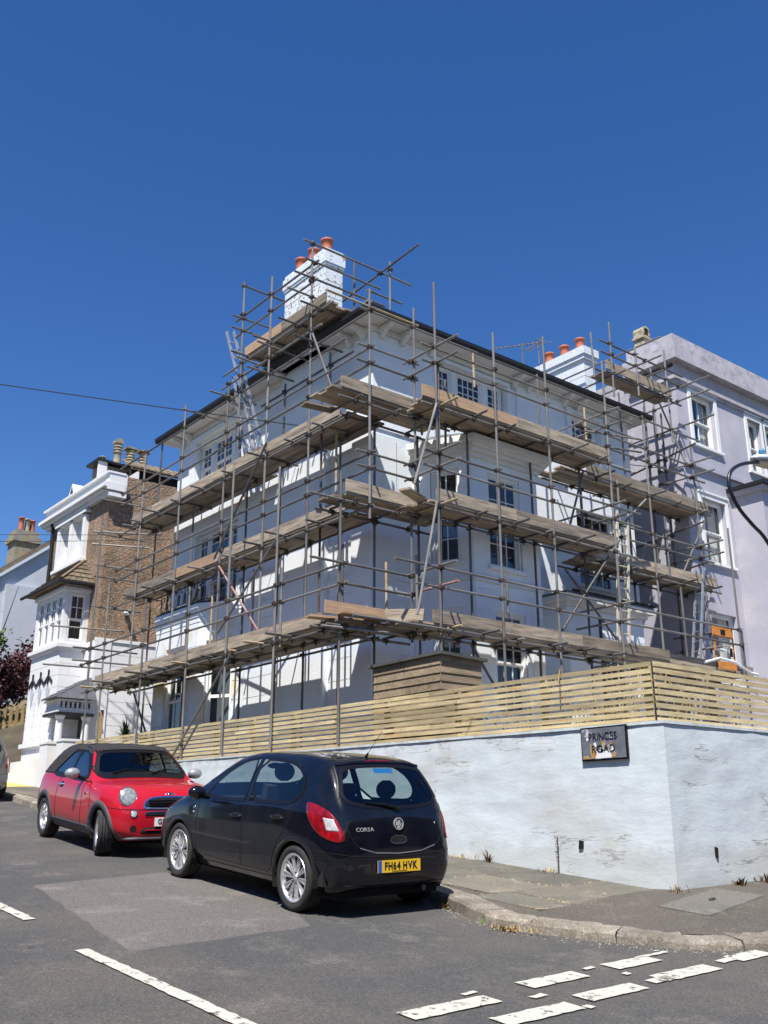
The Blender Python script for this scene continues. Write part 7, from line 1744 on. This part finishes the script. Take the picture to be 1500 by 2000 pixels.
b = MB(); z0 = wz(9.44,8.42); b.path([(9.44,8.42,z0),(9.455,8.43,z0+.2),(9.45,8.42,z0+.42)], .006, 4); b.build('stalk', 'weed_brown', t_); R = random.Random(2); b = MB()
for i in range(50):
    p = Vector((9.44+R.gauss(0,.008), 8.425+R.gauss(0,.014), z0+R.uniform(.05,.43))); s = R.uniform(.006,.014); b.add([p+Vector((0,-s,0)), p+Vector((0,s,s*.4)), p+Vector((-s*.6,0,s*1.4))], [(0,1,2)])
b.build('seed_head', 'weed_brown', t_)
# grit and dead moss along slab joints, wall foot and gutter: nobody could count it
R = random.Random(21); b = MB()
def crumb(x, y, z, s):
    a = R.uniform(0,6.28); v = [(x+s*cos(a+k*2.09), y+s*sin(a+k*2.09), z) for k in range(3)]+[(x, y, z+s*.55)]; b.add(v, [(0,1,3),(1,2,3),(2,0,3)])
for i in range(800):
    q = R.random()
    if q < .30: y = R.uniform(6.9,12); x = 9.47-abs(R.gauss(0,.035)); crumb(x, y, wz(x,y)-.003, R.uniform(.005,.014))
    elif q < .75:
        k = R.randrange(len(kp)//4, len(kp)-400) if False else min(range(len(kp)), key=lambda j: abs(kp[j][1]-R.uniform(4.7,8.6))); x, y = kp[k]; x -= abs(R.gauss(0,.09)); y -= abs(R.gauss(0,.07)); crumb(x, y, gz(x,y)-.002, R.uniform(.004,.013))
    else: x = R.uniform(8.0,12); y = R.uniform(5.2,6.8); crumb(x, y, tz(x,y)-.001, R.uniform(.004,.009))
tag(b.build('gutter_grit', 'plaster_debris', None), kind='stuff')
mat('dead_moss', (.27,.22,.13), .95, var=.4, vscale=20, bump=.3)
R = random.Random(31); b = MB()
for o in [o for o in pav.children if o.name.startswith('paving_slab')]:
    vs_ = [v.co for v in o.data.vertices]
    xs_ = [v.x for v in vs_]; ys_ = [v.y for v in vs_]; x0_, x1_, y0_, y1_ = min(xs_), max(xs_), min(ys_), max(ys_)
    if y0_ > 13: continue
    for _ in range(26):
        if R.random() < .5: x, y = R.uniform(x0_, x1_), (y0_ if R.random() < .5 else y1_)+R.gauss(0,.010)
        else: x, y = (x0_ if R.random() < .5 else x1_)+R.gauss(0,.010), R.uniform(y0_, y1_)
        if MN.noise(Vector((x*2.2, y*2.2, 3))) < .02 or x > 9.47: continue
        crumb(x, y, pav_z(x,y)-.004, R.uniform(.012,.03))
tag(b.build('joint_moss', 'dead_moss', None), kind='stuff')
# ------------------------------------------------------------------ added unseen terraces behind the viewpoint, across both streets, for car paint to reflect
mat('window_dark_glossy', (.02,.025,.03), .08); mat('brick_across', (.16,.085,.06), .9, var=.25, vscale=5); mat('render_across', (.30,.28,.25), .85, var=.12)
for k, (x0_, y0_, x1_, y1_, face, mm, lab) in enumerate(((-19,-16,-11,2,0,'brick_across','brown brick terrace block across the left street, nearest the junction'),(-19,2.2,-11,22,0,'render_across','stone coloured terrace block further up across the left street'),(-19,22.2,-11,44,0,'brick_across','brown brick terrace block at the top across the left street'),(-9,-20,12,-11,1,'brick_across','brown brick terrace block behind the viewpoint'),(12.2,-20,40,-11,1,'render_across','stone coloured terrace block behind and right of the viewpoint'))):
    zb = gz(x1_, (y0_+y1_)/2)-1.2; t = thing('added_terrace_block', lab, 'house', (x0_,y0_,zb)); b = MB(); b.box(x0_,y0_,zb,x1_,y1_,zb+8.4); b.build('wall', mm, t)
    b = MB()
    if face == 0: b.prism([(x0_-.3,zb+8.401),(x1_+.3,zb+8.401),((x0_+x1_)/2,zb+11)], y0_, y1_, lambda u, v, w: (u, w, v))
    else: b.prism([(y0_-.3,zb+8.401),(y1_+.3,zb+8.401),((y0_+y1_)/2,zb+11)], x0_, x1_, lambda u, v, w: (w, u, v))
    b.build('roof', 'slate', t)
    n = int(((y1_-y0_) if face == 0 else (x1_-x0_))/3)
    for i in range(n):
        for z in (2.0, 5.0):
            a = (y0_ if face == 0 else x0_)+1+i*3; b = MB()
            if face == 0: b.box(x1_,a,zb+z,x1_+.04,a+1.1,zb+z+1.7)
            else: b.box(a,y1_,zb+z,a+1.1,y1_+.04,zb+z+1.7)
            b.build('window', 'window_dark_glossy', t)
